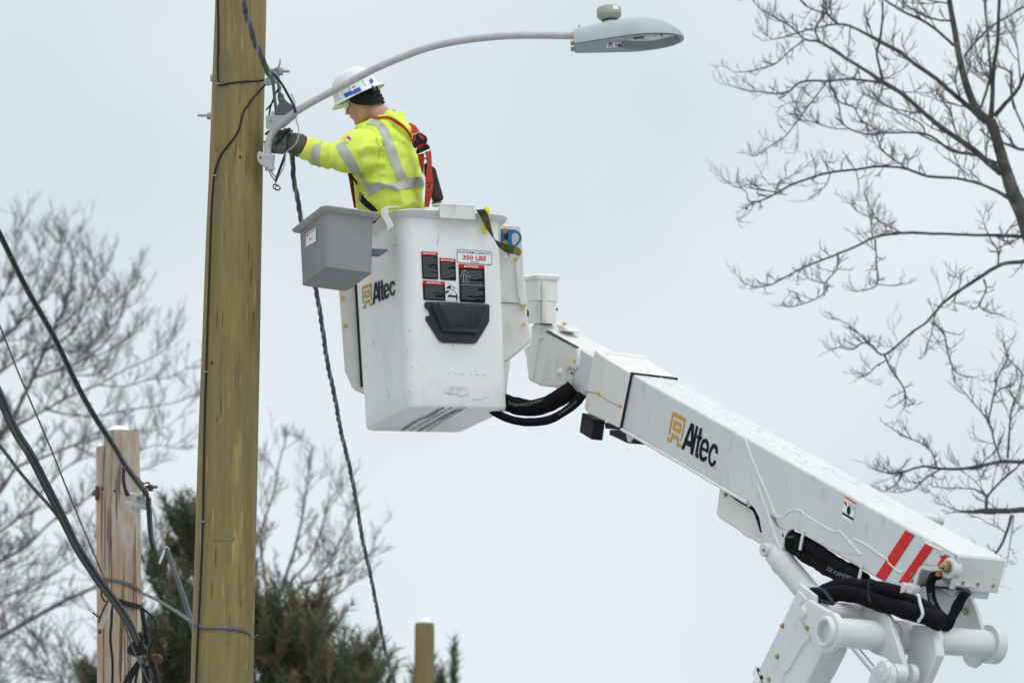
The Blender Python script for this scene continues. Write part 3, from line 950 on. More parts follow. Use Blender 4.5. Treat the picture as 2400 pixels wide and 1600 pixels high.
# black band and splice closure on old pole
bk = thing('splice_closure', P(320, 1520, 22.3), 'black splice closure with hanging black wires on the weathered pole', 'splice')
for k in range(4):
    pts = z6([(300, 1062 + 7 * k), (340, 1078 + 7 * k), (400, 1095 + 6 * k), (462, 1110 + 5 * k)])
    MB().tube(crom([on_old(x, y, 0.009) for x, y in pts], 5), 0.0065, 6).build('band_wire', M_BLKP, bk, smooth=60)
for pts, r_ in (([(462, 1120), (472, 1200), (490, 1290), (492, 1340)], 0.015), ([(470, 1130), (520, 1170), (545, 1220), (540, 1290), (510, 1360), (505, 1390)], 0.008),
                ([(225, 1015), (222, 1050), (240, 1080), (262, 1085)], 0.006), ([(285, 1030), (282, 1200), (275, 1300), (288, 1450), (285, 1600)], 0.009),
                ([(270, 1075), (240, 1120), (215, 1180), (205, 1210)], 0.006), ([(168, 1150), (210, 1180)], 0.006),
                ([(500, 1440), (540, 1490), (560, 1600)], 0.018), ([(490, 1440), (500, 1600)], 0.014), ([(440, 1440), (400, 1500), (340, 1600)], 0.013),
                ([(440, 1440), (380, 1520), (350, 1600)], 0.011), ([(445, 1440), (400, 1540), (380, 1600)], 0.012), ([(450, 1440), (430, 1520), (420, 1600)], 0.010), ([(455, 1430), (470, 1520), (500, 1600)], 0.007)):
    MB().tube(crom([P(x, y, 22.28) for x, y in z6(pts)], 5), r_, 8).build('black_wire', M_BLKP, bk, smooth=60)
MB().prism_ngon([P(x, y, 22.22) for x, y in z6([(430, 1270), (462, 1268), (472, 1300), (465, 1340), (492, 1370), (488, 1410), (460, 1405), (420, 1415), (370, 1390), (372, 1360), (405, 1320)])], CF * 0.07).build('closure_body', M_BLKP, bk, bevel=0.012)
MB().prism_ngon([P(x, y, 22.25) for x, y in z6([(510, 1400), (560, 1398), (585, 1425), (570, 1460), (530, 1450)])], CF * 0.06).build('connector', M_RUST, bk, bevel=0.008)
for (x, y) in z6([(445, 1420), (470, 1410), (460, 1445), (490, 1455)]):
    MB().lathe(P(x, y, 22.2), CR, [(-0.012, 0.012), (0.012, 0.012)], 8).build('clamp_nut', M_GALVD, bk)
# white tags
wt = thing('cable_tags', P(240, 1450, 22.3), 'small pale cable tags and ties left of the weathered pole', 'tag')
for a_, b_ in (((270, 1075), (235, 1160)), ((262, 1110), (215, 1200)), ((280, 1090), (250, 1190)), ((250, 1130), (222, 1245)), ((235, 1170), (205, 1240))):
    (x0, y0), (x1, y1) = z6([a_, b_])
    MB().strip([P(x0, y0, 22.26), P(x1, y1, 22.26)], [P(x0 + 2.5, y0 + 1.5, 22.26), P(x1 + 3, y1 + 1.5, 22.26)], CF * 0.004).build('tag', M_GREYBOX, wt)
(x0, y0), (x1, y1) = z6([(205, 1252), (218, 1275)])
MB().prism_ngon([P(x0, y0, 22.26), P(x1, y0, 22.26), P(x1, y1, 22.26), P(x0, y1, 22.26)], CF * 0.02).build('tag_end', M_BLKP, wt)

# ================================================================== aerial lift
def proj(p):
    d = p - EYE; dd = d.dot(CF)
    return Vector((1200 + FPX * d.dot(CR) / dd, 800 - FPX * d.dot(CU) / dd, dd))


YAW, PIT = R(30.4), R(25.7)
BW = Vector((math.cos(YAW), math.sin(YAW), 0))                  # across the boom, away from the camera
BLH = Vector((math.sin(YAW), -math.cos(YAW), 0))
BL = BLH * math.cos(PIT) - ZUP * math.sin(PIT)                   # down the boom towards the elbow
BH = -BLH * math.sin(PIT) - ZUP * math.cos(PIT)
A0 = P(1476, 873, 18.667)
BWID, BHGT = 0.282, 0.304
plw = lambda w: Plane(A0 + BW * w, BW)                            # planes parallel to the boom's near side
FP = plw(0.0)
LE = (FP.at(2247, 1301) - A0).dot(BL)

lift_base = Vector((0, 0, 0))
TUBE0 = FP.at(2205, 1500)                                        # elbow pivot axis crosses the near-side plane here
lift_base = Vector((TUBE0.x - 0.9, TUBE0.y + 1.2, 0))
lift = thing('aerial_lift', lift_base, 'white bucket lift with an angled boom carrying the worker', 'aerial lift')

# ---- upper boom
side = [(1476, 873), (2232, 1293), (2238, 1303), (2234, 1322), (2212, 1333), (2170, 1325), (2160, 1326), (2152, 1342), (2145, 1372), (2125, 1374)]
poly = [FP.at(*p) for p in side]
bot0 = A0 + BH * BHGT
lb_ = (poly[-1] - A0).dot(BL)
poly[-1] = A0 + BL * lb_ + BH * BHGT
poly[0] = A0 + BL * -0.05
poly.append(A0 + BL * -0.05 + BH * BHGT)
boom = MB().prism_ngon(poly, BW * BWID).build('upper_boom', M_BOOM, lift, bevel=0.013, seg=3, bang=50)
# inner frame in the butt opening, and the end cover
MB().box(A0 + BL * (LE - 0.42) + BW * 0.05 + BH * 0.03, BL * 0.40, BW * (BWID - 0.08), BH * 0.175).build('butt_frame', M_STEEL, boom, bevel=0.006)
cov = A0 + BL * (LE - 0.10)
hcap = (FP.at(2239, 1383) - FP.at(2247, 1301)).length
ec = MB()
ec.box(A0 + BL * (LE - 0.012), BL * 0.012, BW * BWID, BH * hcap)
endc = ec.build('end_cover', M_STEEL, boom, bevel=0.004)
MB().box(A0 + BL * (LE - 0.22) + BH * -0.003, BL * 0.206, BW * BWID, BH * 0.01).build('end_cover_top', M_BOOM, boom, bevel=0.003)
EPL = Plane(A0 + BL * LE, BL)
for x, y in z(3.921, 2020, 1200)([(927, 645), (1063, 660), (1205, 673)]):
    bolt(EPL.at(x, y), BL, 0.0085, 0.008, M_ZINC, endc)
# black gap beside the cover
MB().prism_ngon([FP.at(x, y, -0.03) for x, y in z(3.921, 2020, 1200)([(832, 360), (895, 400), (885, 560), (850, 640), (840, 480)])], BW * 0.10).build('shadow_block', M_BLKP, boom)
# top seam strip
MB().box(A0 + BL * 0.02 + BW * (BWID * 0.62) + BH * -0.002, BL * 2.0, BW * 0.012, BH * 0.004).build('top_seam', M_WELD, boom)
MB().box(A0 + BL * 1.7 + BW * (BWID * 0.45) + BH * -0.002, BL * (LE - 1.9), BW * 0.10, BH * 0.004).build('top_doubler', M_BOOM, boom, bevel=0.001)


ds = MB(); rd = random.Random(77)
for k in range(60):                                     # smears and specks along the top of the boom
    l_ = 0.05 + 1.9 * rd.random() ** 1.3; w_ = BWID * rd.uniform(0.25, 0.8); a_ = rd.uniform(0.004, 0.05); b_ = rd.uniform(0.0008, 0.0025)
    o_ = A0 + BL * l_ + BW * w_ + BH * -0.0042
    sk = BW * rd.uniform(-0.25, 0.1) * a_
    ds.flat([[o_, o_ + BL * a_ * 0.5 + sk + BW * b_, o_ + BL * a_ + sk, o_ + BL * a_ * 0.5 + sk - BW * b_]])
ds.build('dirt_smears', mat('boom_dirt', (0.30, 0.29, 0.27), 0.9), boom, kind='stuff')


def bead(pts, r_=0.0062, pl=FP, name='weld_bead', parent=None, m=M_WELD):
    pp = crom([pl.at(x, y, 0.001) for x, y in pts], 6)
    rr = [r_ * (0.85 + 0.3 * noise.noise(p * 18)) for p in pp]
    return MB().tube(pp, rr, 6).build(name, m, parent or boom, smooth=80)


zg = z(4.356, 1640, 960)
bead(zg([(465, 300), (560, 560), (700, 880), (760, 1040), (785, 1080), (820, 1097), (860, 1088), (890, 1058), (930, 1032), (990, 1018), (1040, 1035), (1070, 1065), (1150, 1115), (1270, 1188),
         (1340, 1228), (1395, 1240), (1440, 1247), (1500, 1310), (1560, 1380), (1650, 1480)]))
bead(zg([(595, 765), (640, 900), (700, 1060), (750, 1220), (825, 1420)]), 0.008)
bead(zg([(1575, 1315), (1640, 1345), (1700, 1380), (1800, 1450), (1920, 1530)]) + z(3.921, 2020, 1200)([(240, 455), (320, 530), (372, 552)]), 0.0058)
bead(z(3.921, 2020, 1200)([(580, 275), (640, 305), (742, 352)]), 0.006)
bead([(1456, 1005), (1520, 1042), (1580, 1077), (1640, 1112), (1690, 1142), (1750, 1177)], 0.011)
# gusset plate that drops below the boom to the cylinder pin
gus = zg([(600, 830), (700, 1060), (760, 1180), (860, 1230), (950, 1205), (900, 1235), (862, 1310), (850, 1400), (835, 1440), (800, 1455), (700, 1420), (650, 1400), (640, 1290), (605, 1100), (560, 1010), (490, 935), (520, 900)])
MB().prism_ngon([FP.at(x, y, 0.003) for x, y in gus], BW * 0.025).build('gusset_plate', M_BOOM, boom, bevel=0.003)
gus2 = zg([(770, 1075), (820, 1105), (880, 1078), (940, 1035), (1000, 1025), (1060, 1070), (1270, 1195), (1400, 1248), (1435, 1255), (1640, 1480), (1400, 1450), (1060, 1275), (950, 1210), (880, 1240), (800, 1180)])
MB().prism_ngon([FP.at(x, y, 0.003) for x, y in gus2], BW * 0.012).build('doubler_plate', M_BOOM, boom, bevel=0.0015)
# red stripes
zs = z(3.921, 2020, 1200)
for q in ([(400, 165), (485, 210), (210, 630), (125, 585)], [(580, 288), (655, 330), (410, 668), (335, 642)], [(757, 385), (800, 400), (830, 430), (826, 458), (770, 470), (700, 500), (690, 482)]):
    MB().flat([[FP.at(x, y, 0.0025) for x, y in zs(q)]]).build('red_stripe', M_RED, boom)

# ---- lettering: traced once on the boom, in boom coordinates
zq = z(8.254, 1500, 930)
LOGO = [[[(555, 708), (625, 320), (632, 300), (650, 287), (672, 295), (875, 405), (887, 420), (888, 440), (810, 858), (785, 840), (850, 495), (848, 480), (835, 465), (665, 372), (650, 375), (642, 395), (580, 722)]],
        [[(668, 445), (800, 510), (810, 522), (808, 540), (775, 712), (632, 630), (660, 458)], [(690, 525), (770, 573), (758, 628), (677, 582)]],
        [[(540, 772), (585, 798), (597, 796), (604, 780), (620, 692), (760, 770), (742, 878), (748, 893), (803, 920), (792, 988), (722, 950), (712, 938), (710, 920), (724, 838), (640, 785), (628, 792), (614, 860), (606, 876), (590, 878), (527, 835)]]]
WORD = [[[(990, 495), (1050, 525), (1044, 792), (1090, 550), (1132, 572), (1027, 1125), (975, 1092), (986, 975), (890, 925), (850, 1025), (803, 993)], [(993, 632), (988, 858), (920, 832)]],
        [[(1165, 592), (1210, 615), (1185, 755), (1210, 770), (1196, 842), (1168, 828), (1122, 1080), (1124, 1102), (1140, 1112), (1130, 1190), (1092, 1172), (1072, 1145), (1070, 1100), (1121, 805), (1100, 795), (1112, 733), (1137, 745)]],
        [[(1265, 800), (1300, 815), (1328, 860), (1338, 920), (1340, 980), (1330, 1090), (1206, 1025), (1198, 1080), (1205, 1135), (1228, 1168), (1250, 1162), (1265, 1138), (1306, 1165), (1285, 1215), (1250, 1248), (1210, 1250), (1175, 1220), (1154, 1165), (1148, 1100), (1153, 1030), (1168, 950), (1192, 875), (1225, 820)],
         [(1262, 880), (1285, 900), (1295, 950), (1291, 1008), (1212, 966), (1228, 908), (1245, 885)]],
        [[(1510, 1105), (1460, 1078), (1467, 1035), (1456, 998), (1430, 990), (1402, 1018), (1376, 1088), (1362, 1170), (1368, 1240), (1390, 1278), (1415, 1268), (1436, 1214), (1480, 1240), (1460, 1300), (1425, 1342), (1390, 1350), (1352, 1318), (1330, 1255), (1324, 1170), (1340, 1065), (1370, 970), (1405, 912), (1440, 898), (1480, 922), (1505, 972), (1513, 1040)]]]


def bl2(p):
    """photo position -> (along, down) on the boom side"""
    q = FP.at(*p) - A0
    return q.dot(BL), q.dot(BH)


LUV = [[[bl2(p) for p in zq(lp)] for lp in pc_] for pc_ in LOGO]
WUV = [[[bl2(p) for p in zq(lp)] for lp in pc_] for pc_ in WORD]
allp = [p for pc_ in LUV + WUV for lp in pc_ for p in lp]
u0, u1 = min(p[0] for p in allp), max(p[0] for p in allp)
v0, v1 = min(p[1] for p in allp), max(p[1] for p in allp)


def brand(at, parent):
    for pcs, m, nm in ((LUV, M_ORANGE, 'emblem_stroke'), (WUV, M_INK, 'letter')):
        for pc_ in pcs:
            MB().flat([[at((p[0] - u0) / (u1 - u0), (p[1] - v0) / (v1 - v0)) for p in lp] for lp in pc_]).build(nm, m, parent)


brand(lambda s, t: A0 + BL * (u0 + s * (u1 - u0)) + BH * (v0 + t * (v1 - v0)) - BW * 0.0025, boom)
text_on('registered_mark', '\u00ae', zq([(1440, 1340), (1468, 1355), (1462, 1408), (1434, 1392)]), lambda x, y: FP.at(x, y, 0.0025), M_GREYK, boom, 0.0)
# caution sticker on the boom
cs = quad_on('caution_sticker', zg([(1482, 875), (1597, 945), (1560, 1165), (1447, 1092)]), lambda x, y: FP.at(x, y, 0.002), M_WHITE, boom, 0.02)
f3 = lambda x, y: FP.at(x, y, 0.0035)
quad_on('orange_header', zg([(1484, 878), (1596, 946), (1590, 968), (1480, 898)]), f3, M_ORED, cs, 0.02)
quad_on('black_bar', zg([(1457, 1040), (1568, 1105), (1563, 1128), (1452, 1062)]), f3, M_INK, cs, 0.02)
MB().flat([[f3(*p) for p in zg([(1520 + 19 * math.cos(a), 1026 + 44 * math.sin(a)) for a in [2 * math.pi * k / 20 for k in range(20)]])]]).build('black_oval', M_INK, cs)
MB().flat([[f3(*p) for p in zg([(1475, 935), (1492, 940), (1500, 975), (1496, 990), (1485, 965), (1473, 950)])]]).build('hand_pictogram', M_INK, cs)
for i in range(4):
    MB().flat([[f3(*p) for p in zg([(1512, 940 + i * 15), (1588, 985 + i * 15), (1587, 988 + i * 15), (1511, 944 + i * 15)])]]).build('small_print', M_GREYK, cs)

# ---- collar cover between boom and tip
zc = z(4.611, 1180, 720)
colp = zc([(985, 455), (1060, 520), (1365, 703), (1245, 1303), (1120, 1240), (915, 1145), (885, 1115), (872, 1085), (900, 900), (890, 880)])
C1 = plw(-0.022)
collar = MB().prism_ngon([C1.at(*p) for p in colp], BW * (BWID + 0.035)).build('collar_cover', M_FIB, lift, bevel=0.016, seg=3, bang=50)
MB().prism_ngon([C1.at(x, y, -0.05) for x, y in zc([(1060, 462), (1120, 478), (1130, 560), (1080, 560)])], BW * (BWID - 0.02)).build('collar_ridge', M_FIB, collar, bevel=0.012, seg=3)
MB().prism_ngon([C1.at(x, y, -0.006) for x, y in zc([(1369, 698), (1377, 706), (1259, 1306), (1245, 1305)])], BW * (BWID + 0.024)).build('collar_gap_shade', M_SHADOWGAP, collar)  # black strip drawing the shadow in the gap at the collar's end
bead(zc([(890, 905), (960, 918), (1020, 940), (1080, 975), (1150, 1020), (1280, 1083)]), 0.0018, C1, 'cover_seam', collar, M_GREYK)
for x, y in zc([(1035, 928), (1266, 1057)]):
    bolt(C1.at(x, y), -BW, 0.0105, 0.010, M_YEL, collar, 'yellow_cap', 10)
# ---- tip tube
T1 = plw(0.006)
tipt = MB().prism_ngon([T1.at(*p) for p in zc([(800, 435), (990, 545), (900, 990), (715, 875)])], BW * (BWID - 0.03)).build('tip_tube', M_BOOM, lift, bevel=0.008)
T2 = plw(-0.012)
tcov = zc([(330, 172), (375, 160), (430, 195), (450, 260), (790, 438), (805, 470), (803, 560), (792, 640), (765, 675), (692, 655), (672, 680), (655, 850), (615, 862), (380, 847), (325, 818), (265, 790), (235, 530), (205, 452), (270, 400), (290, 350), (290, 230), (300, 190)])
tip = MB().prism_ngon([T2.at(*p) for p in tcov], BW * (BWID - 0.01)).build('tip_cover', M_FIB, lift, bevel=0.014, seg=3, bang=45)
MB().prism_ngon([T2.at(x, y, 0.006) for x, y in zc([(300, 195), (372, 168), (425, 200), (400, 300), (320, 800), (268, 785), (240, 530), (215, 455), (285, 400)])], BW * 0.04).build('cover_flank', M_FIB, tip, bevel=0.01, seg=3)
MB().prism_ngon([T2.at(x, y, -0.10) for x, y in zc([(375, 165), (640, 190), (700, 260), (470, 250)])], BW * 0.10).build('cover_hump', M_FIB, tip, bevel=0.012, seg=3)
strip = [T2.at(*p) for p in zc([(455, 256), (790, 434), (796, 428), (470, 248)])]
MB().prism_ngon([p - BW * 0.004 for p in strip], BW * 0.02).build('rubber_trim', M_BLKP, tip)
quad_on('access_plate', zc([(692, 660), (764, 678), (738, 880), (657, 850)]), lambda x, y: T1.at(x, y, 0.004), M_BOOM, tipt, 0.06)
for x, y in zc([(735, 712), (713, 862)]):
    MB().prism_ngon([T1.at(x + a, y + b, 0.008) for a, b in ((-2, -3), (2, -2), (1.6, 3), (-2.2, 2))], BW * 0.006).build('plate_latch', M_BLKP, tipt)
bolt(T2.at(*zc([(772, 578)])[0]), -BW, 0.0105, 0.010, M_YEL, tip, 'yellow_cap', 10)
bolt(T2.at(*zc([(510, 868)])[0]) + BW * 0.05, -ZUP, 0.011, 0.014, M_YEL, tip, 'yellow_cap', 10)
bolt(T2.at(*zc([(578, 178)])[0]) + BW * 0.05, ZUP, 0.011, 0.014, M_YEL, tip, 'yellow_cap', 10)
for (x, y, r_) in ((612, 700, 0.020), (418, 330, 0.016)):
    MB().lathe(T2.at(*zc([(x, y)])[0]), -BW, [(-0.004, r_ * 1.4), (0.006, r_), (0.016, r_ * 0.6), (0.018, 0.001)], 14).build('moulded_boss', M_FIB, tip, smooth=70)
TOPT = Plane(T2.at(*zc([(450, 258)])[0]), ZUP.cross(BW).cross(T2.at(*zc([(790, 438)])[0]) - T2.at(*zc([(450, 258)])[0])) if False else BW.cross(T2.at(*zc([(790, 438)])[0]) - T2.at(*zc([(450, 258)])[0])))
for x, y, a_, b_ in ((620, 240, 0.075, 0.016), (560, 215, 0.05, 0.014), (680, 262, 0.05, 0.012)):
    snow_lump('snow_patch', TOPT.at(*zc([(x, y)])[0], -0.004), a_, a_, b_, tip, x)

# ---- platform mast behind the bucket
zm = z(4.75, 1080, 470)
ma = [P(x, y, d) for (x, y), d in zip(zm([(735, 1365), (860, 1360), (1062, 1370), (960, 1375)]), (19.62, 19.42, 19.52, 19.72))]
mt_ = [P(x, y, d) for (x, y), d in zip(zm([(705, 900), (860, 880), (1085, 890), (960, 885)]), (19.62, 19.42, 19.52, 19.72))]
mid = qlerp(ma, mt_, 0.5); mid2 = qlerp(ma, mt_, 0.53)
mast = MB().loft([rring(ma, 0.1, 3), rring(mid, 0.1, 3), rring(qscale(mid2, 0.006), 0.1, 3), rring(mt_, 0.1, 3), rring(qscale(qlerp(ma, mt_, 1.03), 0.014), 0.14, 3),
                  rring(qscale(qlerp(ma, mt_, 1.10), 0.016), 0.14, 3), rring(qlerp(ma, mt_, 1.14), 0.16, 3)]).build('mast_cover', M_FIB, lift, smooth=35)
MB().prism_ngon([P(x, y, 19.415) for x, y in zm([(905, 900), (955, 905), (950, 1355), (900, 1355)])], CF * 0.03).build('mast_rib', M_FIB, mast, bevel=0.006, seg=3)
bolt(P(*zm([(826, 970)])[0], 19.50), Vector((-0.6, -0.8, 0)), 0.010, 0.014, M_YEL, mast, 'yellow_cap', 10)
MB().prism_ngon([P(x, y, 19.40) for x, y in zm([(725, 1195), (735, 1200), (760, 1240), (757, 1290), (738, 1290)])], CF * 0.04).build('cable_plug', M_BLKP, mast)
MB().tube([P(x, y, 19.55) for x, y in zm([(1055, 1200), (1072, 1205), (1065, 1225)])], 0.008, 6).build('mast_knob', M_GALVD, mast)

# ---- bucket
dFL, dFR, dBL = 18.80, 19.03, 19.33
qb = [P(962, 957, dFL), P(1184, 962, dFR), None, P(855, 1010, dBL)]
qb[2] = qb[1] + (qb[3] - qb[0])
qb = qscale(qb, 0.008); qb[1] += (qb[1] - qb[0]).normalized() * 0.016; qb[2] += (qb[1] - qb[0]).normalized() * 0.016
qt = [P(940, 493, dFL), P(1172, 507, dFR), None, P(822, 572, dBL)]
qt[2] = qt[1] + (qt[3] - qt[0])
qt = qscale(qt, 0.006); qt[1] += (qt[1] - qt[0]).normalized() * 0.016; qt[2] += (qt[1] - qt[0]).normalized() * 0.016
UPB = (qt[0] - qb[0]).normalized()
bk_rings = [rring(qscale(qb, -0.022), 0.08, 5), rring(qscale(qlerp(qb, qt, 0.006), -0.007), 0.09, 5), rring(qlerp(qb, qt, 0.022), 0.095, 5)]
for t in (0.15, 0.3, 0.5, 0.7, 0.85, 0.93):
    bk_rings.append(rring(qlerp(qb, qt, t), 0.10 + 0.05 * t, 5))
bk_rings += [rring(qlerp(qb, qt, 0.955), 0.15, 5), rring(qscale(qlerp(qb, qt, 0.975), 0.008), 0.16, 5)]
inner = [rring(qscale(qlerp(qb, qt, t), -0.012), 0.17, 5) for t in (0.975, 0.6, 0.2)] + [rring(qscale(qlerp(qb, qt, 0.03), -0.02), 0.13, 5)]
bucket = MB().loft(bk_rings + inner).build('bucket', M_BKT, lift, smooth=50)
rim = [rring(qscale(qlerp(qb, qt, 0.962), 0.004), 0.18, 6), rring(qscale(qlerp(qb, qt, 0.972), 0.016), 0.18, 6), rring(qscale(qlerp(qb, qt, 0.985), 0.040), 0.18, 6), rring(qscale(qlerp(qb, qt, 0.994), 0.046), 0.18, 6),
       rring(qscale(qlerp(qb, qt, 1.0), 0.040), 0.18, 6), rring(qscale(qlerp(qb, qt, 1.001), -0.012), 0.17, 6), rring(qscale(qlerp(qb, qt, 0.965), -0.010), 0.17, 6)]
MB().loft(rim, False, False).build('rim', M_FIB, bucket, smooth=60)
nF = (qb[1] - qb[0]).cross(UPB).normalized()
if nF.dot(EYE - qb[0]) < 0: nF = -nF
BF = Plane((qb[0] + qt[0]) * 0.5, (qt[1] - qb[0]).cross(qt[0] - qb[1]))
BLF = Plane((qb[0] + qt[0]) * 0.5, (qt[3] - qb[0]).cross(qt[0] - qb[3]))
# scuffed underside rub strips
uq = lambda s, t: qb[0] + (qb[1] - qb[0]) * s + (qb[3] - qb[0]) * t - UPB * 0.004
BOTP = Plane(sum(bk_rings[0], Vector()) / len(bk_rings[0]), (qb[1] - qb[0]).cross(qb[3] - qb[0]))
for pts, wd in (([(715, 1440), (800, 1385), (880, 1350), (960, 1300)], 5), ([(810, 1445), (900, 1395), (1000, 1340), (1080, 1305)], 6), ([(860, 1445), (930, 1400), (1020, 1345), (1095, 1300)], 2), ([(760, 1440), (860, 1385), (960, 1330), (1010, 1300)], 3)):
    pp = crom([BOTP.at(x, y, 0.007) for x, y in z(2.5286, 660, 440)(pts)], 5)
    MB().strip([p - CR * wd * 0.0022 for p in pp], [p + CR * wd * 0.0022 for p in pp]).build('scuff_mark', mat('rubbed_gelcoat', (0.13, 0.135, 0.14), 0.8, scale=22, lo=0.40, hi=0.60, col2=(0.42, 0.43, 0.43)), bucket)
# stickers
zk = z(5.2275, 840, 460)
b1 = lambda x, y: BF.at(x, y, 0.004)
b2 = lambda x, y: BF.at(x, y, 0.0055)
b3 = lambda x, y: BF.at(x, y, 0.007)


def danger(q, hb, tq, lines, seed, split=1.0):
    s_ = quad_on('danger_sticker', zk(q), b1, M_INK, bucket, 0.05)
    quad_on('red_header', zk([q[0], q[1], hb[1], hb[0]]), b2, M_RED, s_, 0.05)
    text_on('danger_word', 'DANGER', zk(tq), b3, M_WHITE, s_, 0.008)
    tl, tr = tq[0], tq[1]; hgt = tq[3][1] - tq[0][1]
    MB().flat([[b3(*p) for p in zk([(tl[0] - 4, tq[3][1] - 1), (tl[0] - 32, tq[3][1] - 3), (tl[0] - 18, tq[0][1] - 2)])]]).build('warning_triangle', M_WHITE, s_)
    rnd = random.Random(seed)
    mb = MB()
    for i in range(lines):
        t0 = 0.06 + 0.88 * i / lines
        t1 = t0 + 0.45 / lines
        e = 0.93 if rnd.random() < 0.65 else rnd.uniform(0.3, 0.85)
        qq = zk([hb[0], hb[1], q[2], q[3]])
        mb.flat([[b2(*bil(qq, a, 1 - b)) for a, b in ((0.07, t0), (e, t0), (e, t1), (0.07, t1))]])
    o = mb.build('small_print', M_GREYK, s_)
    o['kind'] = 'stuff'
    return s_


danger([(771, 674), (970, 686), (980, 1020), (785, 1008)], [(773, 717), (971, 729)], [(823, 685), (945, 692), (946, 715), (824, 708)], 22, 1)
danger([(995, 752), (1190, 766), (1198, 1032), (1003, 1020)], [(997, 793), (1191, 806)], [(1042, 766), (1172, 775), (1172, 800), (1043, 791)], 13, 2)
danger([(788, 1030), (1060, 1046), (1070, 1280), (797, 1268)], [(790, 1075), (1062, 1085)], [(866, 1043), (1013, 1051), (1013, 1076), (867, 1068)], 13, 3)
d4 = danger([(1228, 828), (1543, 850), (1557, 1310), (1243, 1290)], [(1230, 872), (1543, 890)], [(1325, 842), (1472, 852), (1473, 880), (1326, 870)], 22, 4)
# line drawing of the lift on the fourth sticker
for pts in ([(1300, 895), (1300, 935)], [(1290, 905), (1245, 990)], [(1310, 905), (1375, 990)], [(1285, 955), (1285, 1050)], [(1320, 955), (1320, 1050)], [(1285, 955), (1322, 957)], [(1262, 1050), (1360, 1056)], [(1330, 985), (1375, 988)], [(1245, 1082), (1545, 1094)]):
    MB().tube([b3(*p) for p in zk(pts)], 0.0016, 4).build('diagram_line', mat('pale_print', (0.35, 0.36, 0.36), 0.6), d4)
pic = quad_on('pictogram_sticker', zk([(1060, 1046), (1205, 1055), (1212, 1288), (1070, 1280)]), b1, M_WHITE, bucket, 0.04)
for pts, wd in (([(1085, 1125), (1105, 1108), (1130, 1105)], 0.006), ([(1120, 1095), (1120, 1130)], 0.007), ([(1070, 1180), (1105, 1158)], 0.0065), ([(1098, 1220), (1205, 1225)], 0.006), ([(1204, 1195), (1208, 1280)], 0.004), ([(1130, 1130), (1200, 1185)], 0.0016), ([(1090, 1060), (1205, 1130)], 0.001)):
    MB().tube([b2(*p) for p in zk(pts)], wd * 0.8, 6).build('pictogram_stroke', M_INK, pic)
for pts in ([(1160, 1120), (1172, 1135)], [(1185, 1115), (1172, 1135)], [(1118, 1190), (1128, 1208)], [(1140, 1188), (1128, 1208)]):
    MB().tube([b2(*p) for p in zk(pts)], 0.0016, 4).build('red_arrow', M_REDL, pic)
cap = quad_on('capacity_sign', zk([(1208, 648), (1635, 675), (1637, 843), (1212, 812)]), b1, M_INK, bucket, 0.09)
quad_on('sign_face', zk([(1213, 654), (1630, 680), (1632, 837), (1217, 807)]), b2, M_WHITE, cap, 0.09)
text_on('capacity_word', 'PLATFORM CAPACITY', zk([(1227, 666), (1617, 690), (1617, 720), (1228, 694)]), b3, M_INK, cap, 0.004)
text_on('capacity_number', '350 LBS', zk([(1278, 718), (1565, 735), (1566, 793), (1279, 775)]), b3, M_REDL, cap, 0.03)
text_on('capacity_note', 'WITH LINER', zk([(1370, 796), (1477, 803), (1477, 818), (1370, 811)]), b3, M_INK, cap, 0.02)
M_SCR = mat('dark_scratch', (0.16, 0.15, 0.145), 0.8)
M_SMUDGE = mat('grey_smudge', (0.56, 0.56, 0.55), 0.8, col2=(0.74, 0.735, 0.71), scale=30, lo=0.42, hi=0.6)
M_BRN = mat('brown_scratch', (0.36, 0.22, 0.15), 0.8)
zb0 = z(2.5286, 660, 440)
for a_, b_, wd, m_ in (((992, 1101), (996, 1103), 2.2, M_SCR), ((1030, 1100), (1036, 1103), 2, M_SCR), ((1048, 1104), (1058, 1106), 1.6, M_SCR), ((1068, 1106), (1078, 1105), 2, M_SCR), ((1122, 1108), (1130, 1106), 1.3, M_SCR), ((1150, 1108), (1175, 1108), 1, M_SCR), ((1190, 1110), (1212, 1111), 1, M_SCR),
                       ((1135, 1253), (1205, 1258), 0.9, M_BRN), ((1190, 1248), (1232, 1240), 0.9, M_BRN), ((748, 850), (760, 843), 1.6, M_BRN), ((752, 1206), (758, 1216), 2.2, M_BRN), ((775, 1062), (777, 1075), 1.6, M_SCR), ((848, 1085), (858, 1095), 1.0, M_SMUDGE), ((812, 720), (818, 727), 1.0, M_SCR), ((745, 965), (748, 975), 1.3, M_SCR), ((1150, 985), (1190, 1010), 0.7, M_SMUDGE), ((880, 1150), (905, 1190), 0.8, M_SMUDGE), ((1060, 250), (1072, 262), 0.9, M_SMUDGE)):
    p_, q_ = [BF.at(x, y, 0.005) for x, y in zb0([a_, b_])]
    n_ = (q_ - p_).cross(nF).normalized() * (wd * 0.0011)
    MB().strip([p_ - n_, (p_ + q_) / 2 - n_ * 1.3, q_ - n_ * 0.4], [p_ + n_, (p_ + q_) / 2 + n_ * 0.9, q_ + n_ * 0.4]).build('scratch', m_, bucket)
MB().flat([[BF.at(x, y, 0.005) for x, y in zb0([(968, 1188), (1010, 1178), (1050, 1182), (1108, 1180), (1112, 1222), (1060, 1234), (1040, 1218), (1000, 1222), (960, 1210)])]]).build('smudge', M_SMUDGE, bucket)
for a_, b_, m_ in (((625, 1190), (630, 1215), M_SCR), ((632, 1225), (640, 1248), M_SCR), ((655, 350), (690, 335), M_SCR)):
    p_, q_ = [BLF.at(x, y, 0.005) for x, y in zb0([a_, b_])]
    n_ = (q_ - p_).cross(nF).normalized() * 0.0011
    MB().strip([p_ - n_, q_ - n_], [p_ + n_, q_ + n_]).build('scratch', m_, bucket)
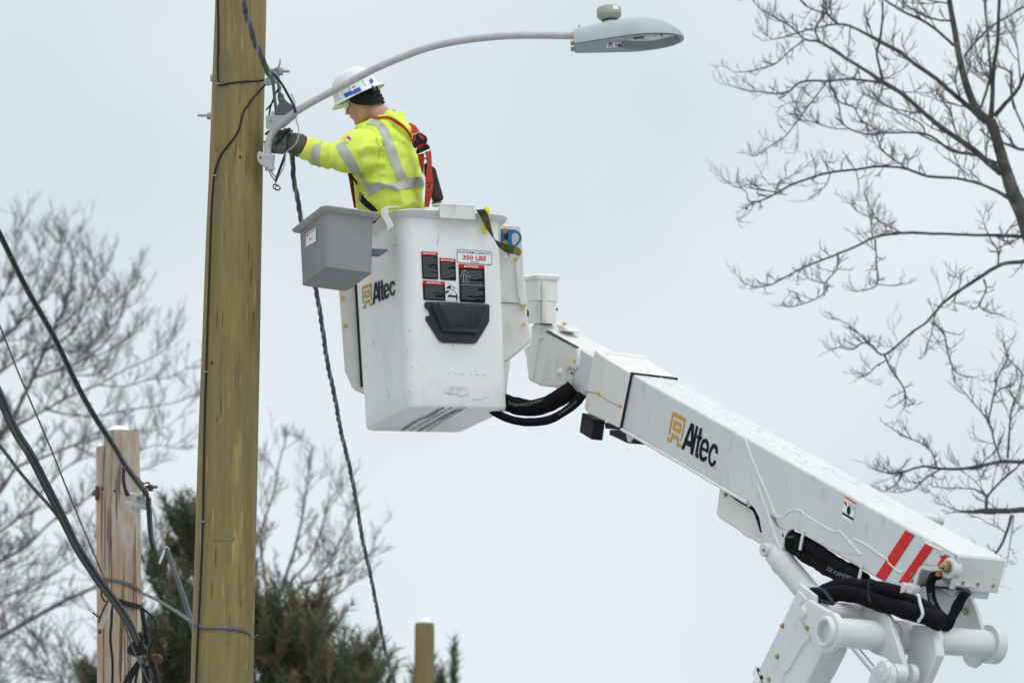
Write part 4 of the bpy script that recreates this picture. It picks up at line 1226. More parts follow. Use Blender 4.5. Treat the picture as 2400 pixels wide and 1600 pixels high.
# brand on the left side of the bucket
bq = [Vector(p) for p in zk([(40, 1115), (440, 950), (440, 1205), (40, 1420)])]


def left_at(s, t):
    # the word fills a rectangle on the left face
    p = bil([(848, 671), (925.5, 643.5), (925.5, 691), (848, 727)], s, 1 - t)
    return BLF.at(p.x, p.y, 0.004)


LW, LT = 1.0, 1.0
brand(left_at, bucket)
# moulded step: wall plate and hollow pocket
zst = z(5.809, 960, 560)
stp = zst([(215, 850), (440, 856), (1060, 886), (1085, 900), (1080, 1120), (1060, 1150), (920, 1390), (870, 1425), (450, 1410), (400, 1390), (210, 1090), (220, 1050), (270, 1040), (255, 985), (200, 930), (198, 880)])
step = MB().prism_ngon([b1(*p) for p in stp], nF * 0.008).build('step_plate', M_STEP, bucket, bevel=0.003)
st0 = [BF.at(x, y, 0.008) for x, y in zst([(270, 890), (1075, 905), (895, 1315), (425, 1290)])]
st1 = [BF.at(x, y, 0.095) for x, y in zst([(300, 930), (1100, 905), (955, 1215), (545, 1200)])]
st1 = [BF.at(x, y, 0.095) for x, y in zst([(395, 868), (1098, 898), (950, 1213), (560, 1195)])]
MB().loft([rring(st0, 0.08, 4), rring(qlerp(st0, st1, 0.25), 0.08, 4), rring(qlerp(st0, st1, 0.93), 0.07, 4), rring(qscale(qlerp(st0, st1, 1.0), -0.006), 0.07, 4)]).build('step_pocket', M_STEP, bucket, smooth=40)
for q in ([(845, 915), (875, 915), (860, 1145), (830, 1140)],):
    MB().prism_ngon([BF.at(x, y, 0.096) for x, y in zst(q)], nF * 0.003).build('step_rib', M_STEP, bucket, bevel=0.001)
MB().prism_ngon([BF.at(x, y, 0.0135) for x, y in zst([(300, 905), (355, 880), (370, 882), (320, 915), (305, 918)])], nF * 0.004).build('worn_corner', M_FIB, bucket)
bead(zst([(195, 925), (250, 985), (268, 1040), (215, 1055)]), 0.004, BF, 'sealant', bucket, M_FIB)
bead(zst([(205, 1095), (395, 1395), (450, 1416), (870, 1430), (925, 1392), (1075, 1150)]), 0.003, BF, 'sealant', bucket, M_FIB)
# padded cap over the rim
padq = [BF.at(x, y, 0.062) for x, y in zk([(990, 112), (1428, 136), (1436, 290), (1004, 264)])]
MB().prism_ngon(rring(padq, 0.07, 3), -nF * 0.016).build('rim_pad', M_FIB, bucket, bevel=0.005)
padt = [BF.at(x, y, 0.060) for x, y in zk([(990, 112), (1428, 136)])]
MB().prism_ngon([padt[0], padt[1], padt[1] + UPB * 0.014, padt[0] + UPB * 0.014], -nF * 0.11).build('rim_pad_top', M_FIB, bucket, bevel=0.005)
# yellow hook hanging over the rim
yh = crom([BF.at(x, y, o) for (x, y), o in zip(zm([(284, 84), (290, 110), (284, 190), (272, 260), (268, 320), (268, 375)]), (0.030, 0.058, 0.05, 0.035, 0.03, 0.03))], 5)
MB().tube(yh, [0.010] + [0.0135] * (len(yh) - 2) + [0.009], 12).build('yellow_hook', M_YELB, bucket, smooth=70)
# side panel behind the left face
zb = z(2.5286, 660, 440)
lpq = zb([(320, 470), (432, 470), (480, 1206), (440, 1206), (412, 1180), (370, 1085), (338, 640)])
panel = MB().prism_ngon([P(x, y, 19.42) for x, y in lpq], Vector((0.04, 0.10, 0))).build('back_panel', M_FIB, lift, bevel=0.012, seg=3)
MB().prism_ngon([P(x, y, 19.40) for x, y in zb([(432, 560), (445, 560), (482, 1180), (468, 1180)])], CF * 0.05).build('panel_gap_shade', M_BLKP, panel)  # shade of the gap between bucket and panel, put in as a black strip
for x, y in zb([(362, 655), (376, 818)]):
    bolt(P(x, y, 19.415), -CF, 0.012, 0.014, M_YEL, panel, 'yellow_cap', 10)
# right-hand bracket: upper shell and lower shell
upb = zm([(380, 260), (520, 276), (628, 276), (665, 290), (690, 560), (703, 880), (730, 1100), (738, 1112), (738, 1170), (650, 1162), (640, 1142), (380, 1130)])
brk = MB().prism_ngon([P(x, y, 19.24) for x, y in upb], CF * 0.16).build('platform_bracket', M_FIB, lift, bevel=0.014, seg=3)
MB().prism_ngon([P(x, y, 19.22) for x, y in zm([(605, 690), (628, 680), (690, 560), (703, 880), (728, 1100), (738, 1116), (738, 1168), (660, 1158), (655, 1090), (630, 1050)])], CF * 0.05).build('bracket_flank', M_FIB, brk, bevel=0.008, seg=3)
lob = zm([(380, 1130), (648, 1142), (735, 1165)]) + zc([(255, 90), (297, 350), (285, 385), (205, 455), (75, 560), (0, 605), (-60, 560)])
lsh = MB().prism_ngon([P(x, y, 19.25) for x, y in lob], CF * 0.15).build('lower_bracket_shell', M_FIB, lift, bevel=0.014, seg=3)
MB().prism_ngon([P(x, y, 19.24) for x, y in zc([(0, 606), (75, 565), (20, 1010), (5, 1050)])], CF * 0.25).build('bracket_post', M_FIB, lift, bevel=0.006)
for x, y in zm([(682, 1196), (702, 1376), (642, 935), (608, 652)]):
    bolt(P(x, y, 19.235), -CF, 0.0095, 0.010, M_YEL, lsh, 'yellow_cap', 10)
# blue lanyard anchor on the bracket
anch = MB()
ao = zm([(445, 315), (600, 325), (645, 345), (672, 380), (680, 415), (668, 455), (622, 510), (540, 505), (445, 470)])
ah = zm([(565, 415), (572, 380), (600, 360), (632, 372), (650, 408), (640, 445), (605, 490), (575, 490)])
fr = [P(x, y, 19.17) for x, y in ao]; hl = [P(x, y, 19.17) for x, y in ah]
for lp in (fr, hl):
    anch.strip(lp + [lp[0]], [p + CF * 0.02 for p in lp + [lp[0]]])
anch.flat([fr, hl])
anc = anch.build('lanyard_anchor', M_BLUE, lift, smooth=40)
quad_on('anchor_slot', zm([(488, 345), (528, 347), (525, 465), (488, 462)]), lambda x, y: P(x, y, 19.165), M_BLKP, anc, 0.1)
for x, y in zm([(490, 342), (495, 470)]):
    MB().lathe(P(x, y, 19.165), -CF, [(0, 0.016), (0.004, 0.016), (0.004, 0.010), (0.014, 0.009), (0.014, 0.001)], 16).build('anchor_bolt', M_ZINC, anc, smooth=40)
ps = quad_on('lanyard_sticker', zm([(475, 575), (545, 585), (548, 645), (478, 640)]), lambda x, y: P(x, y, 19.215), M_WHITE, lift, 0.05)
for q in ([(484, 590), (495, 597), (486, 606)], [(500, 592), (520, 600), (522, 606), (502, 600)], [(522, 585), (540, 598), (540, 630), (528, 632), (530, 608)]):
    MB().flat([[P(x, y, 19.213) for x, y in zm(q)]]).build('pictogram_stroke', M_INK, ps)


def hose(name, pts, r_, parent, lump=0.12, m=M_HOSE, n=14, freq=9.0, seg=14):
    pp = crom(pts, n)
    rr = [(r_ if not isinstance(r_, (list, tuple)) else r_[0] + (r_[1] - r_[0]) * i / (len(pp) - 1)) * (1 + lump * noise.noise(p * freq) + lump * 0.6 * noise.noise(p * freq * 3.1)) for i, p in enumerate(pp)]
    mb = MB().tube(pp, rr, seg)
    mb.V = [v + Vector((noise.noise(v * 22), noise.noise(v * 22 + Vector((9, 1, 4))), noise.noise(v * 22 + Vector((3, 7, 2))))) * (0.004 * lump / 0.12) for v in mb.V]
    return mb.build(name, m, parent, smooth=80)


def hose_print(s, pts, px_h, parent, flip=True):
    """characters printed along a hose, seen upside down as in the photograph"""
    c = crom([Vector((x, y, d)) for x, y, d in pts], 12)
    uv, F = text_mesh(s, 0.01)
    V = []
    for u, v in uv:
        if flip: u, v = 1 - u, 1 - v
        f = u * (len(c) - 1); i = min(int(f), len(c) - 2); q = c[i].lerp(c[i + 1], f - i)
        t = c[i + 1] - c[i]; nx, ny = -t.y, t.x; l_ = math.hypot(nx, ny)
        V.append(P(q.x - nx / l_ * (v - 0.5) * px_h, q.y - ny / l_ * (v - 0.5) * px_h, q.z))
    return ob('hose_print', V, F, mat('hose_print_grey', (0.16, 0.165, 0.165), 0.7), parent)


# hoses between bucket and boom
hA = hose('hose_sleeve', [P(x, y, 19.15) for x, y in zc([(-120, 960), (-40, 1010), (60, 1040), (180, 1075), (330, 1085), (480, 1045), (600, 980), (700, 920), (760, 870)])], 0.050, lift, 0.12)
hB = hose('hose_sleeve', [P(x, y, 19.05) for x, y in zc([(-130, 1110), (-40, 1165), (80, 1210), (220, 1238), (360, 1238), (500, 1210), (640, 1140), (760, 1050), (860, 940)])], [0.021, 0.026], lift, 0.10)
hose_print('JWHCO6N03122', [(x, y, 19.085) for x, y in zc([(55, 1025), (150, 1050), (280, 1035), (425, 990)])], 9, hA)
hose_print('JWHCO6N03122', [(x, y, 19.015) for x, y in zc([(590, 1160), (690, 1090), (790, 1015)])], 6, hB)
# black boxes under the collar
q0 = [FP.at(*p) for p in zc([(848, 1138), (978, 1210), (948, 1428), (818, 1348)])]
MB().prism_ngon(q0, BW * 0.075).build('sensor_box', M_BLKP, lift, bevel=0.004)
q1 = [FP.at(x, y, -0.02) for x, y in zc([(1145, 1320), (1300, 1325), (1420, 1400), (1440, 1410), (1425, 1470), (1325, 1465), (1170, 1388), (1140, 1380)])]
MB().prism_ngon(q1, BW * 0.10).build('valve_block', M_BLKP, lift, bevel=0.006)
MB().prism_ngon([FP.at(x, y, 0.0) for x, y in zc([(1300, 1320), (1420, 1390), (1395, 1405), (1375, 1440), (1352, 1458), (1335, 1440), (1325, 1380)])], BW * 0.012).build('mount_tab', M_BOOM, lift, bevel=0.003)
MB().prism_ngon([FP.at(x, y, -0.03) for x, y in zc([(1095, 1240), (1240, 1305), (1300, 1322), (1100, 1308)])], BW * 0.10).build('bracket_plate', M_BLKP, lift)
# cover under the boom
uc = zg([(200, 775), (300, 825), (400, 890), (490, 950), (560, 1010), (605, 1100), (645, 1290), (660, 1410), (520, 1315), (470, 1300), (435, 1278), (400, 1240), (190, 1105), (165, 1075), (165, 1040)])
ucov = MB().prism_ngon([FP.at(x, y, -0.05) for x, y in uc], BW * 0.16).build('under_cover', M_FIB, lift, bevel=0.012, seg=3)
hose('boom_cable', [FP.at(x, y, -0.03) for x, y in zg([(300, 835), (380, 900), (470, 955), (560, 1020), (600, 1110), (640, 1240)])], 0.012, lift, 0.05)
MB().tube([FP.at(x, y, -0.018) for x, y in zg([(305, 838), (350, 868), (400, 905)])], 0.006, 6).build('red_wire', M_REDL, lift)
MB().prism_ngon([FP.at(x, y, -0.01) for x, y in zg([(492, 940), (515, 955), (505, 990), (482, 985)])], BW * 0.03).build('cable_clip', M_BOOM, lift)
bolt(FP.at(*zg([(268, 865)])[0], -0.048), -BW, 0.012, 0.010, M_ZINC, ucov)

# ---- elbow
ze = z(4.126, 1740, 1220)
# cylinder
cyl_a = FP.at(1822, 1302, -0.02); cyl_b = FP.at(2010, 1524, -0.02)
cd = (cyl_b - cyl_a).normalized()
cyl = MB().lathe(cyl_a, cd, [(-0.03, 0.030), (-0.02, 0.058), (0.05, 0.0625), (0.055, 0.066), (0.075, 0.066), (0.08, 0.0625), (0.42, 0.0625), (0.425, 0.06)], 28).build('lift_cylinder', M_STEEL, lift, smooth=40)
MB().tube([cyl_a + cd * 0.42, cyl_b + cd * 0.3], 0.02, 16).build('piston_rod', mat('chromed_steel', (0.55, 0.56, 0.58), 0.15, metal=1.0), cyl, smooth=40)
pin = FP.at(*zg([(705, 1430)])[0], 0.02)
MB().lathe(pin, -BW, [(-0.08, 0.036), (0.03, 0.036), (0.036, 0.032), (0.036, 0.001)], 24).build('cylinder_pin', M_STEEL, lift, smooth=40)
bolt(pin - BW * 0.036 + BL * 0.012, -BW, 0.009, 0.008, M_ZINC, cyl)
# pivot tube
wl0 = -(TUBE0 - FP.at(1928, 1470)).length
lo_, hi_ = -1.5, 0.0
for _ in range(40):
    md = (lo_ + hi_) / 2
    if proj(TUBE0 + BW * md).x < 1930: lo_ = md
    else: hi_ = md
WLF = lo_
tl = -WLF
tube_o = TUBE0 + BW * WLF
TR = 0.069
piv = MB().lathe(tube_o, BW, [(0.10, 0.001), (0.10, 0.050), (0.0, 0.052), (-0.004, 0.056), (-0.004, 0.066), (0.0, 0.070), (0.02, 0.072), (0.021, 0.090), (0.052, 0.092), (0.056, 0.074), (0.06, TR), (0.40 * (tl + 0.3), TR), (0.405 * (tl + 0.3), TR + 0.008),
                              (0.44 * (tl + 0.3), TR + 0.010), (0.53 * (tl + 0.3), TR + 0.010), (0.535 * (tl + 0.3), TR + 0.014), (0.55 * (tl + 0.3), TR + 0.014), (0.56 * (tl + 0.3), TR), (0.66 * (tl + 0.3), TR), (0.665 * (tl + 0.3), TR + 0.006), (0.68 * (tl + 0.3), TR + 0.006), (0.69 * (tl + 0.3), TR - 0.003),
                              (tl + 0.29, TR - 0.003)], 40, True, True).build('pivot_tube', M_STEEL, lift, smooth=40)
MB().lathe(TUBE0 + BW * 0.275, BW, [(0, 0.05), (0, 0.092), (0.05, 0.092), (0.055, 0.088), (0.055, 0.001)], 36).build('pivot_disc', M_STEEL, lift, smooth=40)
E1 = plw(WLF + 0.03)
ear = ze([(605, 775), (640, 762), (820, 868), (862, 905), (885, 960), (880, 1190), (830, 1260), (780, 1285), (730, 1265), (690, 1205), (640, 1090), (600, 1000), (555, 945), (545, 870), (570, 800)])
MB().prism_ngon([E1.at(*p) for p in ear], BW * 0.032).build('pivot_ear', M_STEEL, lift, bevel=0.006, seg=3)
for (x, y, r_) in ((590, 885, 0.026),):
    MB().lathe(E1.at(*ze([(x, y)])[0]), -BW, [(-0.01, r_ * 1.25), (0.006, r_ * 1.2), (0.008, r_), (0.014, r_ * 0.9), (0.015, 0.001)], 20).build('pivot_boss', M_STEEL, lift, smooth=40)
E2 = plw(WLF + 0.06)
lower = ze([(535, 660), (628, 762), (640, 800), (690, 900), (790, 1220), (760, 1290), (600, 1600), (380, 2100), (-170, 2100), (90, 1568)])
lowb = MB().prism_ngon([E2.at(*p) for p in lower], BW * 0.135).build('lower_boom', M_BOOM, lift, bevel=0.008, seg=3)
cvp = ze([(537, 664), (626, 764), (560, 800), (548, 940), (600, 1020), (655, 1100), (650, 1140), (590, 1190), (530, 1290), (430, 1460), (395, 1470), (300, 2100), (-165, 2100), (92, 1568)])
lcv = MB().prism_ngon([plw(WLF + 0.05).at(*p) for p in cvp], BW * 0.02).build('boom_side_plate', M_BOOM, lowb, bevel=0.007, seg=3)
MB().prism_ngon([E2.at(x, y, -0.13) for x, y in ze([(900, 1180), (985, 1245), (855, 1500), (830, 1510), (790, 1600), (700, 1600)])], BW * 0.02).build('inner_panel', M_BOOM, lowb, bevel=0.004)
for x, y in ze([(390, 1013), (340, 1310), (257, 1530)]):
    MB().lathe(plw(WLF + 0.05).at(x, y), -BW, [(0, 0.013), (0.003, 0.013), (0.003, 0.009), (0.010, 0.008), (0.014, 0.005), (0.014, 0.001)], 8).build('bolt', M_ZINC, lcv, smooth=40)
bolt(E1.at(*ze([(630, 1035)])[0], 0.0), -BW, 0.012, 0.012, M_ZINC, lowb)
sb = quad_on('scale_sticker', ze([(128, 1400), (190, 1500), (140, 1620), (95, 1480)]), lambda x, y: plw(WLF + 0.05).at(x, y, 0.002), M_WHITE, lowb, 0.02)
MB().strip([plw(WLF + 0.05).at(*p, 0.004) for p in ze([(133, 1430), (190, 1570)])], [plw(WLF + 0.05).at(*p, 0.004) for p in ze([(140, 1430), (197, 1570)])]).build('black_line', M_INK, sb)
for x, y in ze([(152, 1432), (184, 1508)]):
    text_on('numeral', '1', [(x - 2.5, y - 5), (x + 2.5, y - 3), (x + 2.5, y + 6), (x - 2.5, y + 4)], lambda a, b: plw(WLF + 0.05).at(a, b, 0.004), M_INK, sb, 0.03)
# open top of the lower boom with the hose mouth
MB().prism_ngon([E2.at(*p) for p in ze([(545, 610), (552, 606), (700, 720), (700, 800), (640, 765), (535, 662)])], BW * 0.02).build('boom_lip', M_BOOM, lowb, bevel=0.004)
MB().prism_ngon([plw(WLF + 0.20).at(*p) for p in ze([(548, 610), (760, 628), (900, 760), (860, 830), (640, 765)])], BW * 0.02).build('boom_lip', M_BOOM, lowb, bevel=0.004)
mouth = [plw(WLF + 0.10).at(x, y, 0.0) for x, y in ze([(640, 690), (660, 660), (740, 655), (800, 690), (870, 780), (880, 800), (800, 785), (700, 745), (650, 720)])]
MB().tube(crom(mouth + [mouth[0]], 3), 0.008, 8).build('hose_grommet', M_BLKP, lowb, smooth=60)
# second cross tube
MB().lathe(plw(WLF + 0.10).at(*ze([(780, 860)])[0]), BW, [(0, 0.04), (0.20, 0.04), (0.2, 0.052), (0.235, 0.054), (0.25, 0.05), (0.25, 0.001)], 28).build('cross_tube', M_STEEL, lift, smooth=40)
# link plates
E3 = plw(WLF + 0.30)
lk = ze([(1185, 800), (1290, 840), (1385, 895), (1425, 945), (1455, 1060), (1500, 1200), (1562, 1410), (1555, 1500), (1500, 1540), (1440, 1500), (1395, 1330), (1260, 1280), (1210, 1240), (1180, 1100), (1170, 900)])
MB().prism_ngon([E3.at(*p) for p in lk], BW * 0.03).build('link_plate', M_STEEL, lift, bevel=0.006, seg=3)
for (x, y, w_, r_, t_) in ((1345, 1455, 0.18, 0.050, 0.035), (1450, 1470, 0.235, 0.043, 0.06), (1600, 1480, 0.36, 0.048, 0.03)):
    MB().lathe(plw(WLF + w_).at(*ze([(x, y)])[0]), BW, [(-0.012, 0.001), (-0.012, r_ * 0.35), (-0.006, r_ * 0.38), (-0.005, r_ * 0.6), (0, r_ * 0.95), (0.004, r_), (t_, r_), (t_, 0.001)], 32).build('clevis_disc', M_STEEL, lift, smooth=40)
cl_ = ze([(1260, 1400), (1440, 1400), (1450, 1500), (1380, 1700), (1250, 2100), (1050, 2100), (1200, 1600)])
MB().prism_ngon([plw(WLF + 0.19).at(*p) for p in cl_], BW * 0.03).build('clevis_arm', M_STEEL, lift, bevel=0.006)
cl2 = ze([(1560, 1400), (1640, 1420), (1645, 1500), (1560, 1700), (1400, 2100), (1250, 2100)])
MB().prism_ngon([plw(WLF + 0.365).at(*p) for p in cl2], BW * 0.02).build('clevis_arm', M_STEEL, lift, bevel=0.006)
st_ = ze([(1640, 1000), (1840, 1020), (1880, 1300), (1760, 1568), (1500, 2100), (1200, 2100), (1560, 1500)])
MB().prism_ngon([plw(WLF + 0.44).at(*p) for p in st_], BW * 0.05).build('rear_link', M_STEEL, lift, bevel=0.008, seg=3)
# big bracket under the boom butt
zr = zs
bb = zr([(975, 745), (990, 770), (1045, 900), (1108, 1085), (1118, 1180), (1105, 1300), (1070, 1390), (1020, 1428), (970, 1410), (930, 1360), (910, 1250), (905, 1120), (760, 1060), (700, 960), (690, 860), (900, 745)])
MB().prism_ngon([plw(0.255).at(*p) for p in bb], BW * 0.025).build('butt_bracket', M_STEEL, lift, bevel=0.005, seg=3)
MB().lathe(plw(0.02).at(*zr([(560, 775)])[0]), BW, [(0, 0.001), (0, 0.05), (0.24, 0.05), (0.24, 0.056), (0.255, 0.056)], 28).build('butt_tube', M_STEEL, lift, smooth=40)
bolt(plw(0.25).at(*zr([(955, 915)])[0]), -BW, 0.014, 0.014, M_ZINC, lift)
# front flange of the boom butt with a pair of knuckles
for (x, y) in ((372, 690), (435, 710)):
    MB().lathe(plw(-0.06).at(*zr([(x, y)])[0]), BW, [(0, 0.001), (0, 0.021), (0.004, 0.025), (0.05, 0.025)], 24).build('knuckle', M_STEEL, lift, smooth=40)
MB().prism_ngon([plw(-0.012).at(*p) for p in zr([(540, 490), (560, 486), (720, 500), (720, 545), (600, 535), (545, 520), (525, 560), (500, 650), (480, 700), (450, 690), (490, 590), (520, 510)])], BW * 0.012).build('butt_flange', M_STEEL, boom, bevel=0.003)
MB().prism_ngon([plw(0.03).at(*p) for p in zr([(495, 660), (900, 690), (1000, 745), (880, 712), (495, 692)])], BW * 0.02).build('butt_gasket', M_BLKP, boom)
cp = crom([plw(0.02).at(*p) for p in zr([(715, 590), (740, 625), (775, 665), (810, 685), (845, 680), (855, 655)])], 4)
MB().strip(cp, [p + BW * 0.12 for p in cp], BL * 0.006).build('curved_guard', M_STEEL, boom, smooth=60)
for x, y in zr([(470, 565), (458, 628), (730, 405)]):
    bolt(FP.at(x, y, 0.004), -BW, 0.008, 0.007, M_ZINC, boom)
for x, y in zr([(548, 593), (690, 608)]):
    bolt(plw(0.048).at(x, y), -BW, 0.009, 0.007, M_ZINC, boom)
# the big nut
ctr = plw(-0.01).at(*zr([(800, 505)])[0])
MB().lathe(plw(0.0).at(*zr([(815, 515)])[0]), -BW, [(-0.03, 0.05), (0.012, 0.05), (0.016, 0.046), (0.016, 0.001)], 28).build('nut_boss', M_STEEL, boom, smooth=40)
nut = MB().lathe(ctr, -BW, [(0.005, 0.030), (0.012, 0.030), (0.012, 0.001)], 24).build('washer', M_ZINC, boom, smooth=40)
MB().lathe(ctr, -BW, [(0.012, 0.024), (0.036, 0.024), (0.040, 0.020), (0.040, 0.001)], 6).build('hex_nut', M_ZINC, nut, smooth=30)
MB().lathe(ctr, -BW, [(0.03, 0.013), (0.054, 0.013), (0.056, 0.010), (0.056, 0.001)], 14).build('stud', M_ZINC, nut, smooth=40)
# tube stub behind the boom
MB().lathe(plw(BWID + 0.02).at(2142, 1212), BW, [(0, 0.026), (0.14, 0.026), (0.142, 0.032), (0.165, 0.032), (0.167, 0.028), (0.167, 0.001)], 28).build('rear_stub', M_STEEL, lift, smooth=40)
# hoses at the elbow
h1 = hose('hose_sleeve', [FP.at(x, y, -0.05) for x, y in ze([(410, 120), (450, 200), (540, 260), (680, 350), (820, 440), (960, 520), (1100, 590), (1240, 650)])], 0.046, lift, 0.13)
h2 = hose('hose_sleeve', [FP.at(x, y, -0.03) for x, y in ze([(440, 140), (560, 190), (700, 260), (820, 350), (950, 430), (1060, 480), (1180, 560)])], 0.033, lift, 0.13)
HB_ = plw(WLF + 0.16)
wls = [0.0, 0.02, 0.06, 0.12, 0.18, 0.24, 0.30, 0.36, 0.42]


def hz(pts, w0, w1):
    n = len(pts)
    return [plw(WLF + w0 + (w1 - w0) * i / (n - 1)).at(*p) for i, p in enumerate(ze(pts))]


h3 = hose('hose_sleeve', hz([(690, 770), (760, 710), (860, 660), (980, 625), (1120, 630), (1280, 650), (1430, 680), (1520, 700)], 0.12, 0.36), 0.037, lift, 0.12)
h4 = hose('hose_sleeve', hz([(700, 760), (800, 740), (920, 700), (1060, 710), (1200, 740), (1350, 800), (1500, 840), (1660, 890), (1800, 930), (1930, 990)], 0.11, 0.44), 0.040, lift, 0.12)
h5 = hose('hose_sleeve', hz([(1250, 770), (1380, 850), (1440, 780), (1560, 760), (1700, 800), (1820, 870), (1940, 960)], 0.34, 0.48), 0.034, lift, 0.12)
h6 = hose('hose_sleeve', [plw(w_).at(*p) for p, w_ in zip(zr([(715, 575), (660, 590), (635, 640), (632, 720), (650, 820), (690, 900), (750, 990), (780, 1050)]), (-0.02, -0.03, -0.04, -0.04, -0.04, -0.03, -0.02, -0.02))], 0.022, lift, 0.12)
h7 = hose('hose_sleeve', [plw(w_).at(*p) for p, w_ in zip(zr([(960, 735), (920, 790), (870, 880), (820, 980), (780, 1050), (720, 1030)]), (0.10, 0.06, 0.03, 0.0, -0.02, -0.03))], 0.024, lift, 0.12)
hose_print('06N03122', [(x, y, proj(FP.at(x, y, 0.012)).z) for x, y in ze([(820, 455), (900, 500), (960, 520), (1050, 555)])], 9, h1)
hose_print('06N03122', [(x, y, proj(plw(-0.04).at(x, y, 0.026)).z) for x, y in zr([(625, 740), (635, 800), (660, 850)])], 7, h6)
hose_print('JWHCO', [(x, y, proj(FP.at(x, y, 0.012)).z) for x, y in ze([(425, 150), (460, 150), (495, 150)])], 7, h1)
# hose clamps, ties and guards
for q in ([(575, 90), (595, 100), (560, 285), (540, 280)], [(1140, 425), (1158, 430), (1135, 560), (1110, 560)]):
    MB().prism_ngon([FP.at(x, y, 0.012) for x, y in ze(q)], BW * 0.008).build('hose_strap', M_BOOM, lift, bevel=0.002)
MB().tube(crom([plw(WLF + 0.22).at(x, y, 0.0) for x, y in ze([(1218, 575), (1222, 660), (1220, 740), (1240, 780)])], 5), 0.005, 6).build('cable_tie', M_BLKP, lift)
MB().tube(crom([plw(WLF + 0.36).at(x, y, 0.0) for x, y in ze([(1690, 715), (1705, 725), (1720, 800), (1742, 880), (1738, 920), (1700, 975)])], 4), 0.0075, 8).build('hose_guard', M_STEEL, lift, smooth=50)
MB().tube([FP.at(*p, 0.03) for p in zr([(712, 566), (690, 575)])], 0.013, 10).build('red_cap', M_ORED, lift)
# pedestal carrying the lower boom, below the picture
low_mid = E2.at(*ze([(215, 2080)])[0]) + BW * 0.13
MB().lathe(Vector((low_mid.x, low_mid.y, 0)), ZUP, [(0, 0.5), (0.05, 0.5), (0.06, 0.3), (1.2, 0.26), (1.25, 0.34), (1.35, 0.34), (1.36, 0.2), (low_mid.z + 0.1, 0.16)], 28).build('pedestal', M_STEEL, lift, smooth=40)

# ================================================================== grey tool bin
bb_ = [P(765, 628, 18.45), P(873, 642, 18.57), None, P(707, 671, 18.74)]
bb_[2] = bb_[1] + (bb_[3] - bb_[0])
bt_ = [P(764, 489, 18.45), P(878, 505, 18.58), None, P(699, 540, 18.75)]
bt_[2] = bt_[1] + (bt_[3] - bt_[0])
bin_ = thing('tool_bin', sum(bb_, Vector()) / 4, 'grey plastic tool bin hung on the left of the white bucket', 'bin')
rr_ = [rring(qscale(bb_, -0.012), 0.06, 3), rring(qlerp(bb_, bt_, 0.02), 0.06, 3)] + [rring(qlerp(bb_, bt_, t), 0.06 + 0.03 * t, 3) for t in (0.3, 0.6, 0.9, 0.99)]
rin = [rring(qscale(qlerp(bb_, bt_, t), -0.01), 0.08, 3) for t in (0.99, 0.5, 0.05)]
binb = MB().loft(rr_ + rin).build('bin_body', M_GREYP, bin_, smooth=40)
MB().loft([rring(qscale(qlerp(bb_, bt_, 0.955), 0.001), 0.08, 4), rring(qscale(qlerp(bb_, bt_, 0.985), 0.030), 0.10, 4), rring(qscale(qlerp(bb_, bt_, 1.01), 0.036), 0.10, 4), rring(qscale(qlerp(bb_, bt_, 1.025), 0.030), 0.10, 4), rring(qscale(qlerp(bb_, bt_, 1.0), -0.009), 0.08, 4)], False, False).build('bin_lip', M_GREYL, bin_, smooth=50)
zn = z(6.533, 660, 460)
BNL = Plane((bb_[0] + bt_[0]) * 0.5, (bt_[3] - bb_[0]).cross(bt_[0] - bb_[3]))
n1 = lambda x, y: BNL.at(x, y, 0.004)
n2 = lambda x, y: BNL.at(x, y, 0.0055)
stk = quad_on('bin_sticker', zn([(375, 575), (528, 475), (525, 690), (373, 775)]), n1, M_WHITE, bin_, 0.05)
quad_on('red_corner', zn([(385, 575), (408, 562), (406, 610), (384, 622)]), n2, M_REDL, stk, 0.05)
for i in range(4):
    quad_on('print_block', zn([(415 + i * 28, 560 - i * 18), (435 + i * 28, 547 - i * 18), (434 + i * 28, 575 - i * 18), (414 + i * 28, 588 - i * 18)]), n2, M_GREYBOX if i % 2 else mat('faded_print', (0.45, 0.33, 0.33), 0.6), stk, 0.05)
text_on('scribble', 'Tyn', zn([(415, 650), (465, 618), (465, 670), (415, 700)]), n2, M_GREYK, stk, 0.0)
# white hook over the bucket rim and the prop below
hk = zn([(1520, 205), (1605, 155), (1625, 165), (1625, 250), (1640, 300), (1690, 390), (1712, 450), (1705, 475), (1620, 530), (1605, 520), (1615, 470), (1590, 400), (1540, 330), (1520, 290)])
MB().prism_ngon([P(x, y, 18.70) for x, y in hk], CF * 0.02).build('hook', M_FIB, bin_, bevel=0.004)
MB().prism_ngon([P(x, y, 18.72) for x, y in zn([(1605, 155), (1790, 150), (1790, 168), (1640, 190), (1625, 170)])], CF * 0.15).build('hook_top', M_FIB, bin_, bevel=0.004)
MB().prism_ngon([P(x, y, 18.66) for x, y in zn([(1380, 800), (1625, 805), (1620, 835), (1490, 920), (1380, 920)])], CF * 0.05).build('prop', mat('blue_grey_plastic', (0.13, 0.16, 0.20), 0.5), bin_, bevel=0.004)
MB().prism_ngon([P(x, y, 18.76) for x, y in zn([(1390, 290), (1520, 290), (1420, 400), (1390, 420)])], CF * 0.10).build('back_hanger', M_BLKP, bin_, bevel=0.004)

